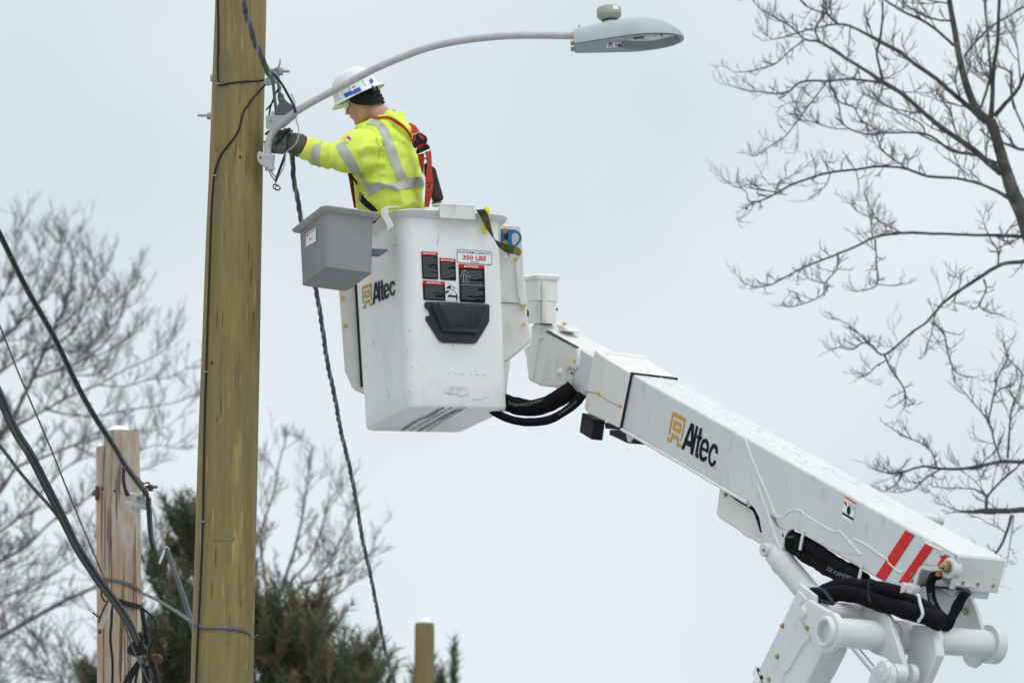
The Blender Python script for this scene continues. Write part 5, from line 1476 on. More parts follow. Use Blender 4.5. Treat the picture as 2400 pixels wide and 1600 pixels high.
# ================================================================== olive strap hanging over the rim
zm_ = zm
L_ = [(165, 105), (205, 150), (250, 240), (300, 330), (345, 395), (378, 440), (410, 500), (455, 545), (520, 585), (590, 598)]
R_ = [(262, 95), (298, 150), (318, 210), (335, 280), (355, 360), (378, 428), (440, 462), (490, 480), (530, 498), (592, 503)]
offs = [0.075, 0.066, 0.060, 0.056, 0.052, 0.05, 0.055, 0.06, 0.07, 0.08]
Lp = crom([BF.at(x, y, o) for (x, y), o in zip(zm(L_), offs)], 5); Rp = crom([BF.at(x, y, o + 0.01) for (x, y), o in zip(zm(R_), offs)], 5)
strap = thing('webbing_strap', Lp[0], 'olive webbing strap draped over the bucket rim beside the blue anchor', 'strap')
MB().strip(Lp, Rp, -nF * 0.004).build('webbing', M_OLIVE, strap, smooth=70)
tl_ = zm([(588, 503), (640, 520), (668, 560), (665, 595), (640, 622), (620, 608), (590, 600)])
MB().prism_ngon([BF.at(x, y, 0.075) for x, y in tl_], nF * 0.012).build('strap_tab', M_OLIVEY, strap, bevel=0.004)

# ================================================================== the worker
FW = Vector((-0.94, 0.342, 0)).normalized()          # facing left, turned a little away
SD = Vector((-0.342, -0.94, 0)).normalized()         # his left, towards the camera
TD = 19.30
floor_c = sum(qlerp(qb, qt, 0.035), Vector()) / 4
person = thing('person', floor_c, 'worker in yellow hi-vis hoodie, white hard hat and red harness standing in bucket', 'person')


def ering(c, a, b, n=28, up=None, p=2.3):
    out = []
    for k in range(n):
        t = 2 * math.pi * k / n
        ct, st2 = math.cos(t), math.sin(t)
        out.append(c + FW * (a * math.copysign(abs(ct) ** (2 / p), ct)) + SD * (b * math.copysign(abs(st2) ** (2 / p), st2)))
    return out


tors = [(940, 565, 0.12, 0.16), (930, 530, 0.15, 0.18), (916, 490, 0.185, 0.215), (908, 430, 0.188, 0.22), (902, 375, 0.188, 0.222), (897, 335, 0.172, 0.215), (892, 308, 0.140, 0.185), (892, 294, 0.098, 0.130), (894, 284, 0.060, 0.080)]
jm_ = MB()
jm_.loft([ering(P(x, y, TD), a, b) for x, y, a, b in tors])
larm = [(872, 334, 19.12, 0.088), (852, 347, 19.08, 0.110), (828, 357, 19.05, 0.112), (808, 364, 19.03, 0.093), (791, 367, 19.02, 0.081), (768, 366, 19.01, 0.071), (745, 362, 19.0, 0.0655), (722, 352, 18.98, 0.062), (706, 343, 18.975, 0.0575), (698, 338, 18.975, 0.054)]
ln = crom([Vector((x, y, d)) for x, y, d, r_ in larm], 3); lr = [v[0] for v in crom([Vector((r_, 0, 0)) for x, y, d, r_ in larm], 3)]
jm_.tube([P(v.x, v.y, v.z) for v in ln], lr, 20)
rarm = [(905, 318, 19.49, 0.10), (870, 350, 19.48, 0.105), (830, 372, 19.44, 0.085), (780, 366, 19.34, 0.068), (730, 350, 19.2, 0.06), (705, 340, 19.14, 0.052)]
jm_.tube([P(x, y, d) for x, y, d, r_ in rarm], [q[3] for q in rarm], 16)
# hood lying on the back of the neck
hood = [(886, 297, 19.19, 0.050), (904, 286, 19.18, 0.058), (922, 284, 19.21, 0.070), (940, 302, 19.23, 0.066), (949, 325, 19.24, 0.048)]
jm_.tube([P(x, y, d) for x, y, d, r_ in hood], [q[3] for q in hood], 16)
hood2 = [(884, 295, 19.38, 0.050), (908, 276, 19.38, 0.056), (930, 282, 19.35, 0.06), (942, 306, 19.31, 0.055)]
jm_.tube([P(x, y, d) for x, y, d, r_ in hood2], [q[3] for q in hood2], 16)
jV, jF = fused(jm_, 0.0075, 7, 0.5)


def folds(v):
    """cloth folds: drape lines from shoulder to waist and gathers in the sleeve"""
    q = proj(v); x, y = q.x, q.y
    n1_ = noise.noise(Vector((v.x * 9, v.y * 9, v.z * 9)))
    n2_ = noise.noise(Vector((v.x * 22, v.y * 22, v.z * 22)))
    d = 0.010 * n1_ + 0.005 * n2_
    if y > 380:                                           # diagonal folds across the side
        s_ = (x - 830) * 0.55 - (y - 400) * 1.0
        w = min(1, (y - 380) / 40)
        d += w * 0.020 * (0.6 - abs(math.sin(s_ / 22.0 + 1.3 * n1_)))
    if x < 800:                                           # sleeve gathers
        w = min(1, (800 - x) / 20)
        d += w * 0.012 * (0.6 - abs(math.sin((x * 1.0 + y * 0.35) / 11.0 + 1.8 * n1_)))
    if 840 < x < 900 and 340 < y < 410:
        d += 0.011 * math.sin((x + 2.2 * y) / 15.0 + 2 * n1_)
    if y < 335 and x > 890:
        d += 0.009 * math.sin((x * 0.8 - y * 0.9) / 5.5 + 2.0 * n1_)
    return d


me_ = bpy.data.meshes.new('t2'); me_.from_pydata([tuple(v) for v in jV], [], jF); me_.update()
nrm_ = [v.normal.copy() for v in me_.vertices]
jV = [v + n_ * folds(v) for v, n_ in zip(jV, nrm_)]
bpy.data.meshes.remove(me_)
JB = BVHTree.FromPolygons(jV, jF)
jacket = ob('hoodie', jV, jF, M_HIVIS, person, smooth=85)


def on_jacket(px, py, off=0.004, fallback=TD):
    r_ = ray(px, py).normalized()
    h = JB.ray_cast(EYE, r_)
    if h[0] is None:
        # just outside the outline: nearest point of the cloth
        nr = JB.find_nearest(P(px, py, fallback))
        return nr[0] + nr[1] * off if (nr[0] - P(px, py, fallback)).length > 0.06 else P(px, py, fallback)
    n_ = h[1]
    if n_.dot(r_) > 0: n_ = -n_
    return h[0] + n_ * off * 0.5 - r_ * off * 0.5


def cloth_strip(name, A, B, m, n=30, k=5, off=0.004, conv=None, parent=None, fb=TD, fn=None):
    """a band sewn on the hoodie between two edge lines"""
    ca = crom([Vector((*p, 0)) for p in (conv(A) if conv else A)], 8); cb = crom([Vector((*p, 0)) for p in (conv(B) if conv else B)], 8)
    def samp(c, t):
        f = t * (len(c) - 1); i = min(int(f), len(c) - 2); return c[i].lerp(c[i + 1], f - i)
    V = []; F = []
    for i in range(n + 1):
        a = samp(ca, i / n); b = samp(cb, i / n)
        for j in range(k + 1):
            q = a.lerp(b, j / k)
            V.append((fn or on_jacket)(q.x, q.y, off, fb))
    for i in range(n):
        for j in range(k):
            a = i * (k + 1) + j
            F.append([a, a + 1, a + k + 2, a + k + 1])
    return ob(name, V, F, m, parent or jacket, smooth=80)


zh = z(5.6, 800, 230)
cloth_strip('reflective_stripe', [(330, 345), (440, 360), (500, 430), (550, 560), (600, 720), (660, 880), (710, 990), (750, 1090)], [(400, 290), (520, 320), (600, 400), (660, 530), (720, 680), (770, 840), (820, 960), (870, 1065)], M_REFL, 40, 6, 0.004, zh)
cloth_strip('reflective_stripe', [(352, 1150), (430, 1118), (500, 1097), (560, 1130), (650, 1112), (750, 1095), (900, 1050), (1065, 1035)], [(370, 1290), (430, 1250), (500, 1215), (590, 1182), (710, 1215), (800, 1200), (900, 1180), (1082, 1150)], M_REFL, 40, 6, 0.0045, zh)
cloth_strip('reflective_stripe', [(225, 985), (290, 1130), (340, 1220), (368, 1285)], [(270, 975), (320, 1080), (360, 1150), (385, 1190)], M_REFL, 20, 4, 0.005, zh)
cloth_strip('reflective_stripe', [(915, 1030), (960, 1130), (1060, 1280), (1112, 1365)], [(1000, 995), (1075, 1090), (1160, 1250), (1207, 1350)], M_REFL, 24, 6, 0.004, zp)
cloth_strip('reflective_stripe', [(660, 1035), (637, 1110), (635, 1200), (648, 1250)], [(752, 998), (735, 1100), (725, 1200), (745, 1292)], M_REFL, 20, 6, 0.004, zp)
pt_ = cloth_strip('sleeve_patch', [(1000, 995), (1090, 915)], [(1040, 1015), (1115, 950)], M_WHITE, 8, 3, 0.005, zp)
cloth_strip('patch_band', [(1035, 950), (1065, 925)], [(1075, 980), (1098, 955)], mat('patch_pink', (0.62, 0.10, 0.10), 0.7), 4, 3, 0.0075, zp, pt_)
cloth_strip('patch_band', [(1010, 985), (1022, 972)], [(1045, 1008), (1060, 995)], mat('patch_yellow', (0.6, 0.5, 0.1), 0.7), 4, 3, 0.0075, zp, pt_)
bead2 = [on_jacket(x, y, 0.002) for x, y in zh([(330, 350), (400, 420), (460, 520), (492, 620), (498, 720), (490, 800)])]
MB().tube(crom(bead2, 5), 0.0028, 6).build('sleeve_seam', mat('hi_vis_seam', (0.55, 0.68, 0.07), 0.9), jacket, smooth=80)
# grey collar tip behind the neck
MB().prism_ngon([P(x, y, 19.29) for x, y in zh([(600, 180), (680, 148), (705, 165), (725, 200), (660, 215)])], CF * 0.05).build('collar', mat('grey_fleece', (0.20, 0.20, 0.21), 0.9), person, bevel=0.006)

# trousers and boots inside the bucket
tr = MB()
hip = P(945, 540, TD); bz = floor_c.z + 0.02
tr.loft([ering(Vector((hip.x, hip.y, zz)), a, b) for zz, a, b in ((hip.z + 0.02, 0.12, 0.16), (hip.z - 0.12, 0.13, 0.17), (hip.z - 0.25, 0.11, 0.15))])
for s_ in (-1, 1):
    top = Vector((hip.x, hip.y, hip.z - 0.15)) + SD * 0.09 * s_
    bot = Vector((floor_c.x, floor_c.y, bz + 0.06)) + SD * 0.10 * s_
    bot = top.lerp(bot, 1.0)
    tr.tube([top, top.lerp(bot, 0.5) + FW * 0.02, bot], [0.08, 0.065, 0.055], 16)
tV, tF = fused(tr, 0.014, 3)
ob('trousers', tV, tF, M_TROUS, person, smooth=80)
for s_ in (-1, 1):
    heel = Vector((floor_c.x, floor_c.y, floor_c.z + 0.004)) + SD * 0.10 * s_ - FW * 0.08
    rings = []
    for (f, h, wd) in ((0.0, 0.10, 0.035), (0.03, 0.13, 0.042), (0.10, 0.12, 0.044), (0.18, 0.075, 0.048), (0.24, 0.06, 0.045), (0.275, 0.035, 0.03)):
        rings.append([heel + FW * f + SD * (wd * math.cos(a)) + ZUP * (max(0.0, h * (0.5 + 0.5 * math.sin(a)))) for a in [2 * math.pi * k / 14 for k in range(14)]])
    MB().loft(rings).build('boot', M_BOOT, person, smooth=70)

# ---- head
HT = R(22)
HFW = (FW * math.cos(HT) - ZUP * math.sin(HT)).normalized()
HUP = (ZUP * math.cos(HT) + FW * math.sin(HT)).normalized()
HRL = R(16)                                            # the head leans towards the camera
HUP, HSD = (HUP * math.cos(HRL) + SD * math.sin(HRL)).normalized(), (SD * math.cos(HRL) - HUP * math.sin(HRL)).normalized()
HC = P(839, 221, 19.30)                                # centre of the hat's brim
hq = lambda f, s, u: HC + HFW * f + HSD * s + HUP * u
prof = [(0.10, 0.035, -0.055, 0.045), (0.085, 0.062, -0.08, 0.062), (0.05, 0.084, -0.100, 0.074), (0.02, 0.090, -0.104, 0.077), (-0.004, 0.092, -0.104, 0.077), (-0.02, 0.089, -0.103, 0.076), (-0.036, 0.081, -0.100, 0.075), (-0.05, 0.082, -0.095, 0.073),
        (-0.065, 0.086, -0.088, 0.071), (-0.078, 0.088, -0.080, 0.068), (-0.086, 0.094, -0.074, 0.066), (-0.093, 0.097, -0.068, 0.064), (-0.098, 0.091, -0.064, 0.063), (-0.104, 0.096, -0.06, 0.061), (-0.113, 0.092, -0.055, 0.058), (-0.121, 0.086, -0.05, 0.055), (-0.132, 0.091, -0.042, 0.051), (-0.144, 0.093, -0.03, 0.046), (-0.153, 0.086, -0.01, 0.038), (-0.158, 0.068, 0.01, 0.025)]
rings = []
for u, f1, f0, hwid in prof:
    ring = []
    for k in range(32):
        t = 2 * math.pi * k / 32
        c, s = math.cos(t), math.sin(t)
        cf = (f1 + f0) / 2; hf = (f1 - f0) / 2
        f = cf + hf * c
        ss = hwid * math.copysign(abs(s) ** 0.85, s)
        if c > 0: ss *= 1 - 0.18 * c ** 4
        ring.append(hq(f, ss, u))
    rings.append(ring)
hm = MB().loft(rings)
# nose
nrings = []
for u, tipf, hw_ in ((-0.030, 0.086, 0.006), (-0.042, 0.096, 0.008), (-0.055, 0.108, 0.011), (-0.064, 0.117, 0.014), (-0.071, 0.117, 0.016), (-0.077, 0.108, 0.016), (-0.082, 0.094, 0.010)):
    nrings.append([hq(tipf - 0.018 * (1 - math.cos(t)), hw_ * math.sin(t) * 1.05, u) for t in [2 * math.pi * k / 14 for k in range(14)]])
hm.loft(nrings)
# neck
hm.tube([hq(-0.035, 0, -0.06), hq(-0.045, 0, -0.13), hq(-0.085, 0, -0.21)], [0.062, 0.060, 0.066], 18)
for s_ in (-1, 1):                                      # cheek and brow volume
    hm.lathe(hq(0.055, 0.040 * s_, -0.062), HSD, [(-0.03, 0.006), (-0.02, 0.022), (0, 0.027), (0.018, 0.02), (0.024, 0.005)], 12)
hV, hF = fused(hm, 0.0042, 3, 0.4)
headm = ob('head', hV, hF, M_SKIN, person, smooth=85)
MB().tube(crom([hq(0.0935, 0.020, -0.0985), hq(0.098, 0.010, -0.0978), hq(0.0985, 0, -0.0975), hq(0.098, -0.010, -0.0978), hq(0.0935, -0.02, -0.0985)], 3), 0.0022, 6).build('mouth', M_LIP, headm, smooth=60)
for s_ in (-1, 1):
    MB().lathe(hq(0.070, 0.031 * s_, -0.036), HFW, [(-0.012, 0.011), (0, 0.012), (0.008, 0.008), (0.0105, 0.001)], 12).build('eye', mat('eye_white', (0.6, 0.58, 0.55), 0.3), headm, smooth=80)
    MB().lathe(hq(0.0795, 0.031 * s_, -0.037), HFW, [(0, 0.0055), (0.001, 0.005), (0.0012, 0.0005)], 10).build('iris', M_BLKP, headm)
    ear_ = []
    for t in range(7):
        a = math.pi * t / 6
        ear_.append([hq(-0.012 + 0.017 * math.sin(a) * math.cos(b), 0.074 * s_ + 0.010 * s_ * math.sin(b), -0.045 - 0.03 * math.cos(a)) for b in [2 * math.pi * k / 10 for k in range(10)]])
    MB().loft(ear_).build('ear', M_SKIN, headm, smooth=80)
# safety glasses
gl = MB().strip(crom([hq(0.102, 0, -0.020), hq(0.098, 0.035, -0.020), hq(0.082, 0.062, -0.020), hq(0.055, 0.076, -0.018)], 4), crom([hq(0.104, 0, -0.052), hq(0.100, 0.035, -0.056), hq(0.082, 0.064, -0.054), hq(0.055, 0.077, -0.044)], 4), HSD * -0.002).build('safety_glasses', M_GLASS, person, smooth=60)
MB().strip(crom([hq(0.102, 0, -0.020), hq(0.098, -0.035, -0.020), hq(0.082, -0.062, -0.020)], 4), crom([hq(0.104, 0, -0.052), hq(0.100, -0.035, -0.056), hq(0.082, -0.064, -0.054)], 4), HSD * 0.002).build('lens', M_GLASS, gl, smooth=60)
MB().tube(crom([hq(0.058, 0.078, -0.022), hq(0.02, 0.081, -0.018), hq(-0.02, 0.082, -0.014)], 4), 0.004, 8).build('temple_arm', mat('clear_grey_plastic', (0.45, 0.47, 0.46), 0.3), gl, smooth=60)
MB().tube(crom([hq(0.103, 0.0, -0.019), hq(0.099, 0.035, -0.019), hq(0.083, 0.063, -0.019), hq(0.056, 0.078, -0.019)], 4), 0.0025, 6).build('brow_bar', mat('clear_grey_plastic', (0.45, 0.47, 0.46), 0.3), gl, smooth=60)
# black knit cap covering ears and nape
krings = []
for i, (u, fcut) in enumerate(((0.02, 0.07), (0.0, 0.062), (-0.02, 0.050), (-0.04, 0.034), (-0.06, 0.014), (-0.075, -0.008), (-0.09, -0.04), (-0.10, -0.07))):
    ring = []
    for k in range(17):
        t = math.pi * (k / 16) * 2
        # open band: from the near side front edge round the back to the far side
        a = math.pi * (0.0 + k / 16)
        ring.append(None)
    ang0 = math.acos(max(-1, min(1, (fcut + 0.004) / 0.112)))
    ring = []
    for k in range(25):
        a = ang0 + (2 * math.pi - 2 * ang0) * k / 24
        bl_ = 1 + 0.05 * noise.noise(Vector((u * 60, a * 2, 1)))
        ring.append(hq(-0.004 + 0.114 * math.cos(a) * bl_ - 0.02 * max(0, -u - 0.04), 0.089 * math.sin(a) * bl_, u + 0.012 * math.cos(a)))
    krings.append(ring)
inn = [[HC + (p - HC) * 0.94 + HUP * 0.0 for p in r_] for r_ in krings]
kb = MB().loft(krings, False, False, closed=False)
kb.loft(inn, False, False, closed=False)
kb.strip(krings[-1], inn[-1])
kb.strip([r_[0] for r_ in krings], [r_[0] for r_ in inn]); kb.strip([r_[-1] for r_ in krings], [r_[-1] for r_ in inn])
knit = kb.build('knit_cap', M_KNIT, person, smooth=80)
for u_ in (-0.03, -0.055, -0.075):
    ln_ = []
    for k in range(13):
        a = R(100 + 130 * k / 12)
        ln_.append(hq(-0.004 + 0.116 * math.cos(a), 0.091 * math.sin(a), u_ + 0.012 * math.cos(a) + 0.006 * math.sin(k)))
    MB().tube(ln_, 0.005, 6).build('knit_fold', M_KNIT, knit, smooth=80)
# ---- hard hat
dome = []
for t in range(13):
    a = math.pi / 2 * t / 12
    r_ = math.cos(a) ** 0.8; h = 0.03 + 0.122 * math.sin(a) ** 0.95
    ring = []
    for k in range(48):
        b = 2 * math.pi * k / 48
        ridge = 1 + 0.018 * math.exp(-((math.sin(b)) / 0.10) ** 2) * math.sin(a * 1.2 + 0.2) if True else 1
        ring.append(hq((0.134 * math.cos(b)) * r_ + 0.004, 0.112 * math.sin(b) * r_, h * ridge))
    dome.append(ring)
low = [[hq(0.137 * math.cos(b) + 0.004, 0.115 * math.sin(b), 0.0) for b in [2 * math.pi * k / 48 for k in range(48)]]]
def brimr(s_, dz):
    return [hq((0.137 * (1 + (s_ - 1) * 0.8)) * math.cos(b) + 0.004, 0.115 * s_ * math.sin(b), dz - 0.006 * (s_ - 1) * 10) for b in [2 * math.pi * k / 48 for k in range(48)]]
inside = [[HC + (p - HC) * 0.965 - HUP * 0.002 for p in r_] for r_ in ([low[0]] + dome)][::-1]
hat = MB().loft(inside + [brimr(1.0, -0.004), brimr(1.24, -0.004), brimr(1.26, 0.0), brimr(1.24, 0.005), brimr(1.04, 0.008)] + low[:0] + dome, True, True).build('hard_hat', M_HAT, person, smooth=55)
HBV = BVHTree.FromPolygons([v.co + floor_c for v in hat.data.vertices], [list(p.vertices) for p in hat.data.polygons])


def on_hat(px, py, off=0.003, fb=TD):
    r_ = ray(px, py).normalized(); h = HBV.ray_cast(EYE, r_)
    return h[0] - r_ * off if h[0] is not None else P(px, py, 19.22)


cloth_strip('blue_sticker', [(1008, 440), (1190, 362)], [(1025, 488), (1212, 405)], M_BLUED, 10, 4, 0.003, zp, hat, fn=on_hat)
cloth_strip('blue_sticker', [(1298, 290), (1325, 262)], [(1320, 335), (1352, 298)], M_BLUED, 6, 4, 0.003, zp, hat, fn=on_hat)
cloth_strip('red_sticker', [(1085, 372), (1138, 345)], [(1090, 385), (1142, 355)], M_REDL, 6, 3, 0.003, zp, hat, fn=on_hat)
for b in (60, 95, 130):                                  # accessory slots and ribs on the near side
    a = R(b)
    MB().tube([hq(0.139 * math.cos(a) + 0.004, 0.117 * math.sin(a), 0.012), hq(0.132 * math.cos(a) + 0.004, 0.111 * math.sin(a), 0.060)], [0.007, 0.004], 8).build('shell_rib', M_HAT, hat, smooth=70)
MB().prism_ngon([hq(f, 0.10, u) for f, u in ((-0.125, -0.008), (-0.105, -0.008), (-0.105, -0.04), (-0.118, -0.04))], HSD * -0.06).build('ratchet_strap', M_BLKP, hat, bevel=0.004)

# ---- gloved hands


def glove(name, wrist, elbow_dir, palm_dir, thumb_side, m, parent, curl=1.0, size=1.0):
    f = palm_dir.normalized(); t = (thumb_side - f * thumb_side.dot(f)).normalized(); n_ = f.cross(t).normalized()
    mb = MB()
    S = size
    pr = []
    for d, wd, th in ((-0.03, 0.034, 0.030), (0.0, 0.036, 0.028), (0.035, 0.046, 0.026), (0.075, 0.050, 0.024), (0.098, 0.044, 0.020)):
        pr.append([wrist + f * d * S + t * (wd * S * math.cos(a)) + n_ * (th * S * math.sin(a)) for a in [2 * math.pi * k / 16 for k in range(16)]])
    mb.loft(pr)
    for i, (off, l_) in enumerate(((0.034, 0.072), (0.012, 0.080), (-0.011, 0.075), (-0.033, 0.060))):
        b0 = wrist + f * 0.088 * S + t * off * S
        a1 = 0.55 * curl + 0.08 * i; a2 = 1.45 * curl + 0.1 * i; a3 = 2.2 * curl
        p1 = b0 + (f * math.cos(a1) + n_ * math.sin(a1)) * l_ * 0.45 * S
        p2 = p1 + (f * math.cos(a2) + n_ * math.sin(a2)) * l_ * 0.33 * S
        p3 = p2 + (f * math.cos(a3) + n_ * math.sin(a3)) * l_ * 0.26 * S
        mb.tube([b0 - f * 0.02 * S, b0, p1, p2, p3], [0.012 * S, 0.0115 * S, 0.0108 * S, 0.0098 * S, 0.007 * S], 10)
    b0 = wrist + f * 0.03 * S + t * 0.038 * S
    p1 = b0 + (f * 0.6 + t * 0.75 + n_ * 0.25).normalized() * 0.04 * S
    p2 = p1 + (f * 0.85 + t * 0.2 + n_ * 0.5).normalized() * 0.032 * S
    p3 = p2 + (f * 0.8 - t * 0.15 + n_ * 0.6).normalized() * 0.024 * S
    mb.tube([b0 - t * 0.015, b0, p1, p2, p3], [0.014 * S, 0.0145 * S, 0.012 * S, 0.011 * S, 0.008 * S], 10)
    V, F = fused(mb, 0.0042, 2, 0.4)
    return ob(name, V, F, m, parent, smooth=80)


lw = P(688, 336, 18.965)
pdir = P(660, 340, 18.94) - lw
gl1 = glove('glove', lw, None, pdir, P(668, 300, 18.93) - lw, M_GLOVE, person, 0.85, 1.05)
c0, c1_ = P(701, 341, 18.97), P(676, 330, 18.955)
cax = (c1_ - c0).normalized()
MB().lathe(c0, cax, [(-0.018, 0.060), (0.0, 0.066), (0.004, 0.068), (0.03, 0.061), (0.06, 0.052), (0.075, 0.040)], 22, True, False).build('gauntlet_cuff', M_CUFF, gl1, smooth=60)
MB().lathe(c0, cax, [(-0.024, 0.058), (-0.018, 0.063), (-0.012, 0.064)], 22, False, False).build('cuff_lining', mat('red_lining', (0.30, 0.02, 0.025), 0.8), gl1, smooth=60)
MB().prism_ngon([P(x, y, 18.90) for x, y in zp([(330, 880), (420, 850), (430, 870), (360, 900), (330, 1010), (280, 1000), (285, 960)])], CF * 0.03).build('glove_back_pad', M_GLOVE, gl1, bevel=0.006)
rw = P(668, 318, 19.05)
glove('glove', rw, None, P(648, 338, 18.99) - rw, P(650, 300, 19.0) - rw, M_GLOVE2, person, 0.9, 1.0)
wp = thing('cable_tool', P(655, 320, 18.93), 'black hand tool held in the gloves beside the lamp arm', 'hand tool')
MB().tube([P(x, y, 18.885) for x, y in zp([(395, 838), (330, 890), (270, 960), (225, 1030)])], [0.008, 0.013, 0.014, 0.009], 10).build('tool_handle', M_BLKP, wp, smooth=60)
MB().tube([P(x, y, 18.89) for x, y in zp([(225, 1030), (205, 1060)])], [0.006, 0.004], 8).build('tool_tip', M_GALVD, wp, smooth=60)
MB().tube(crom([P(x, y, 18.885) for x, y in zp([(365, 880), (358, 960), (365, 1030), (360, 1070)])], 4), 0.003, 6).build('tool_lanyard', M_BLKP, wp)

# ---- harness
har = M_REDST
cloth_strip('harness_strap', [(400, 270), (520, 245), (620, 242), (720, 285), (830, 370), (905, 470), (935, 560)], [(470, 282), (540, 275), (640, 282), (720, 330), (820, 400), (890, 490), (912, 580)], har, 30, 4, 0.008, zh, person)
HBD = 19.110


def ribbon(name, A, B, m, d0, d1=None, th=0.006, bev=0.0015, n=6):
    d1 = d1 or d0
    a = crom([Vector((*p, 0)) for p in zh(A)], n); b = crom([Vector((*p, 0)) for p in zh(B)], n)
    k = len(a)
    pa = [P(q.x, q.y, d0 + (d1 - d0) * i / (k - 1)) for i, q in enumerate(a)]; pb_ = [P(q.x, q.y, d0 + (d1 - d0) * i / (k - 1) + 0.012) for i, q in enumerate(b)]
    return MB().strip(pa, pb_, CF * th).build(name, m, person, smooth=60)


ribbon('harness_strap', [(880, 330), (900, 430), (960, 470)], [(885, 320), (970, 360), (1028, 440)], M_REDST, 19.220, 19.160)
dp = zh([(925, 590), (935, 520), (945, 485), (1020, 448), (1050, 455), (1120, 505), (1128, 545), (1118, 600), (1040, 600), (990, 640), (970, 665), (945, 640)])
dpl_ = MB().prism_ngon([P(x, y, 19.120) for x, y in dp], CF * 0.03).build('dorsal_plate', M_BLKP, person, bevel=0.006)
for q in ([(1012, 478), (1030, 472), (1092, 525), (1085, 545), (1060, 540), (1018, 505)], [(955, 500), (975, 495), (970, 560), (938, 590)]):
    MB().prism_ngon([P(x, y, 19.115) for x, y in zh(q)], CF * 0.004).build('plate_strap', M_REDST, dpl_)
ribbon('harness_strap', [(985, 640), (1040, 605), (1120, 595)], [(990, 700), (1060, 660), (1145, 625)], M_REDST, 19.115)
ribbon('harness_band', [(978, 690), (1060, 650), (1145, 612)], [(990, 738), (1080, 700), (1168, 660)], M_BLKP, 19.105, th=0.01)
ribbon('harness_strap', [(1000, 742), (1020, 850), (1045, 940), (1068, 1000)], [(1088, 722), (1085, 830), (1082, 930), (1076, 1000)], M_REDST, 19.130)
ribbon('harness_strap', [(1092, 712), (1130, 830), (1118, 950), (1105, 1100), (1098, 1240), (1088, 1430)], [(1176, 682), (1185, 800), (1190, 950), (1208, 1100), (1195, 1230), (1150, 1430)], M_REDST, 19.105)
MB().prism_ngon([P(x, y, 19.095) for x, y in zh([(1100, 1050), (1192, 1035), (1210, 1105), (1104, 1125)])], CF * 0.012).build('strap_keeper', M_REDST, person, bevel=0.003)
for q in ([(1115, 1135), (1185, 1125), (1180, 1195), (1112, 1200)],):
    MB().strip([P(x, y, 19.100) for x, y in zh(q + [q[0]])], [P(x + 0.8, y + 0.8, 19.100) for x, y in zh(q + [q[0]])]).build('box_stitch', mat('pale_stitching', (0.55, 0.25, 0.2), 0.8), person)
# front strap and buckle by the belly
ribbon('harness_strap', [(80, 985), (105, 1090), (130, 1250), (155, 1380), (165, 1440)], [(135, 985), (160, 1090), (175, 1250), (188, 1380), (190, 1445)], M_DREDST, 19.170)
ribbon('harness_strap', [(125, 1000), (160, 1080), (200, 1140)], [(190, 990), (215, 1080), (225, 1140)], M_BLKP, 19.180)
ribbon('tool_belt', [(235, 1260), (270, 1270), (340, 1340), (430, 1420), (480, 1480)], [(232, 1340), (260, 1370), (330, 1440), (390, 1480), (430, 1510)], M_BLKP, 19.070, 19.080, th=0.02)
for q in ([(235, 1230), (262, 1240), (258, 1350), (232, 1345)], [(270, 1250), (300, 1262), (298, 1290), (268, 1280)]):
    MB().prism_ngon([P(x, y, 19.050) for x, y in zh(q)], CF * 0.02).build('buckle', M_GALVD, person, bevel=0.003)
# pouch on the back
pch = zh([(1085, 855), (1130, 850), (1185, 885), (1238, 925), (1268, 1050), (1340, 1300), (1325, 1335), (1275, 1355), (1190, 1345), (1160, 1200), (1085, 1000)])
pouch = MB().prism_ngon([P(x, y, 19.140) for x, y in pch], CF * 0.09).build('lanyard_pouch', M_POUCH, person, bevel=0.012, seg=3)
MB().prism_ngon([P(x, y, 19.135) for x, y in zh([(1215, 1170), (1260, 1260), (1335, 1310), (1320, 1335), (1270, 1350), (1215, 1300)])], CF * 0.02).build('pouch_flap', M_POUCH, pouch, bevel=0.006)
MB().prism_ngon([P(x, y, 19.150) for x, y in zh([(1190, 1345), (1310, 1345), (1322, 1385), (1290, 1410), (1220, 1430), (1185, 1400)])], CF * 0.07).build('yellow_lanyard', M_OLIVEY, person, bevel=0.01, seg=3)
MB().tube(crom([P(x, y, 19.120) for x, y in zh([(1085, 800), (1110, 790), (1135, 830), (1120, 850)])], 4), 0.005, 6).build('snap_ring', M_GALVD, person)

# ================================================================== trees
TREE_PTS = []


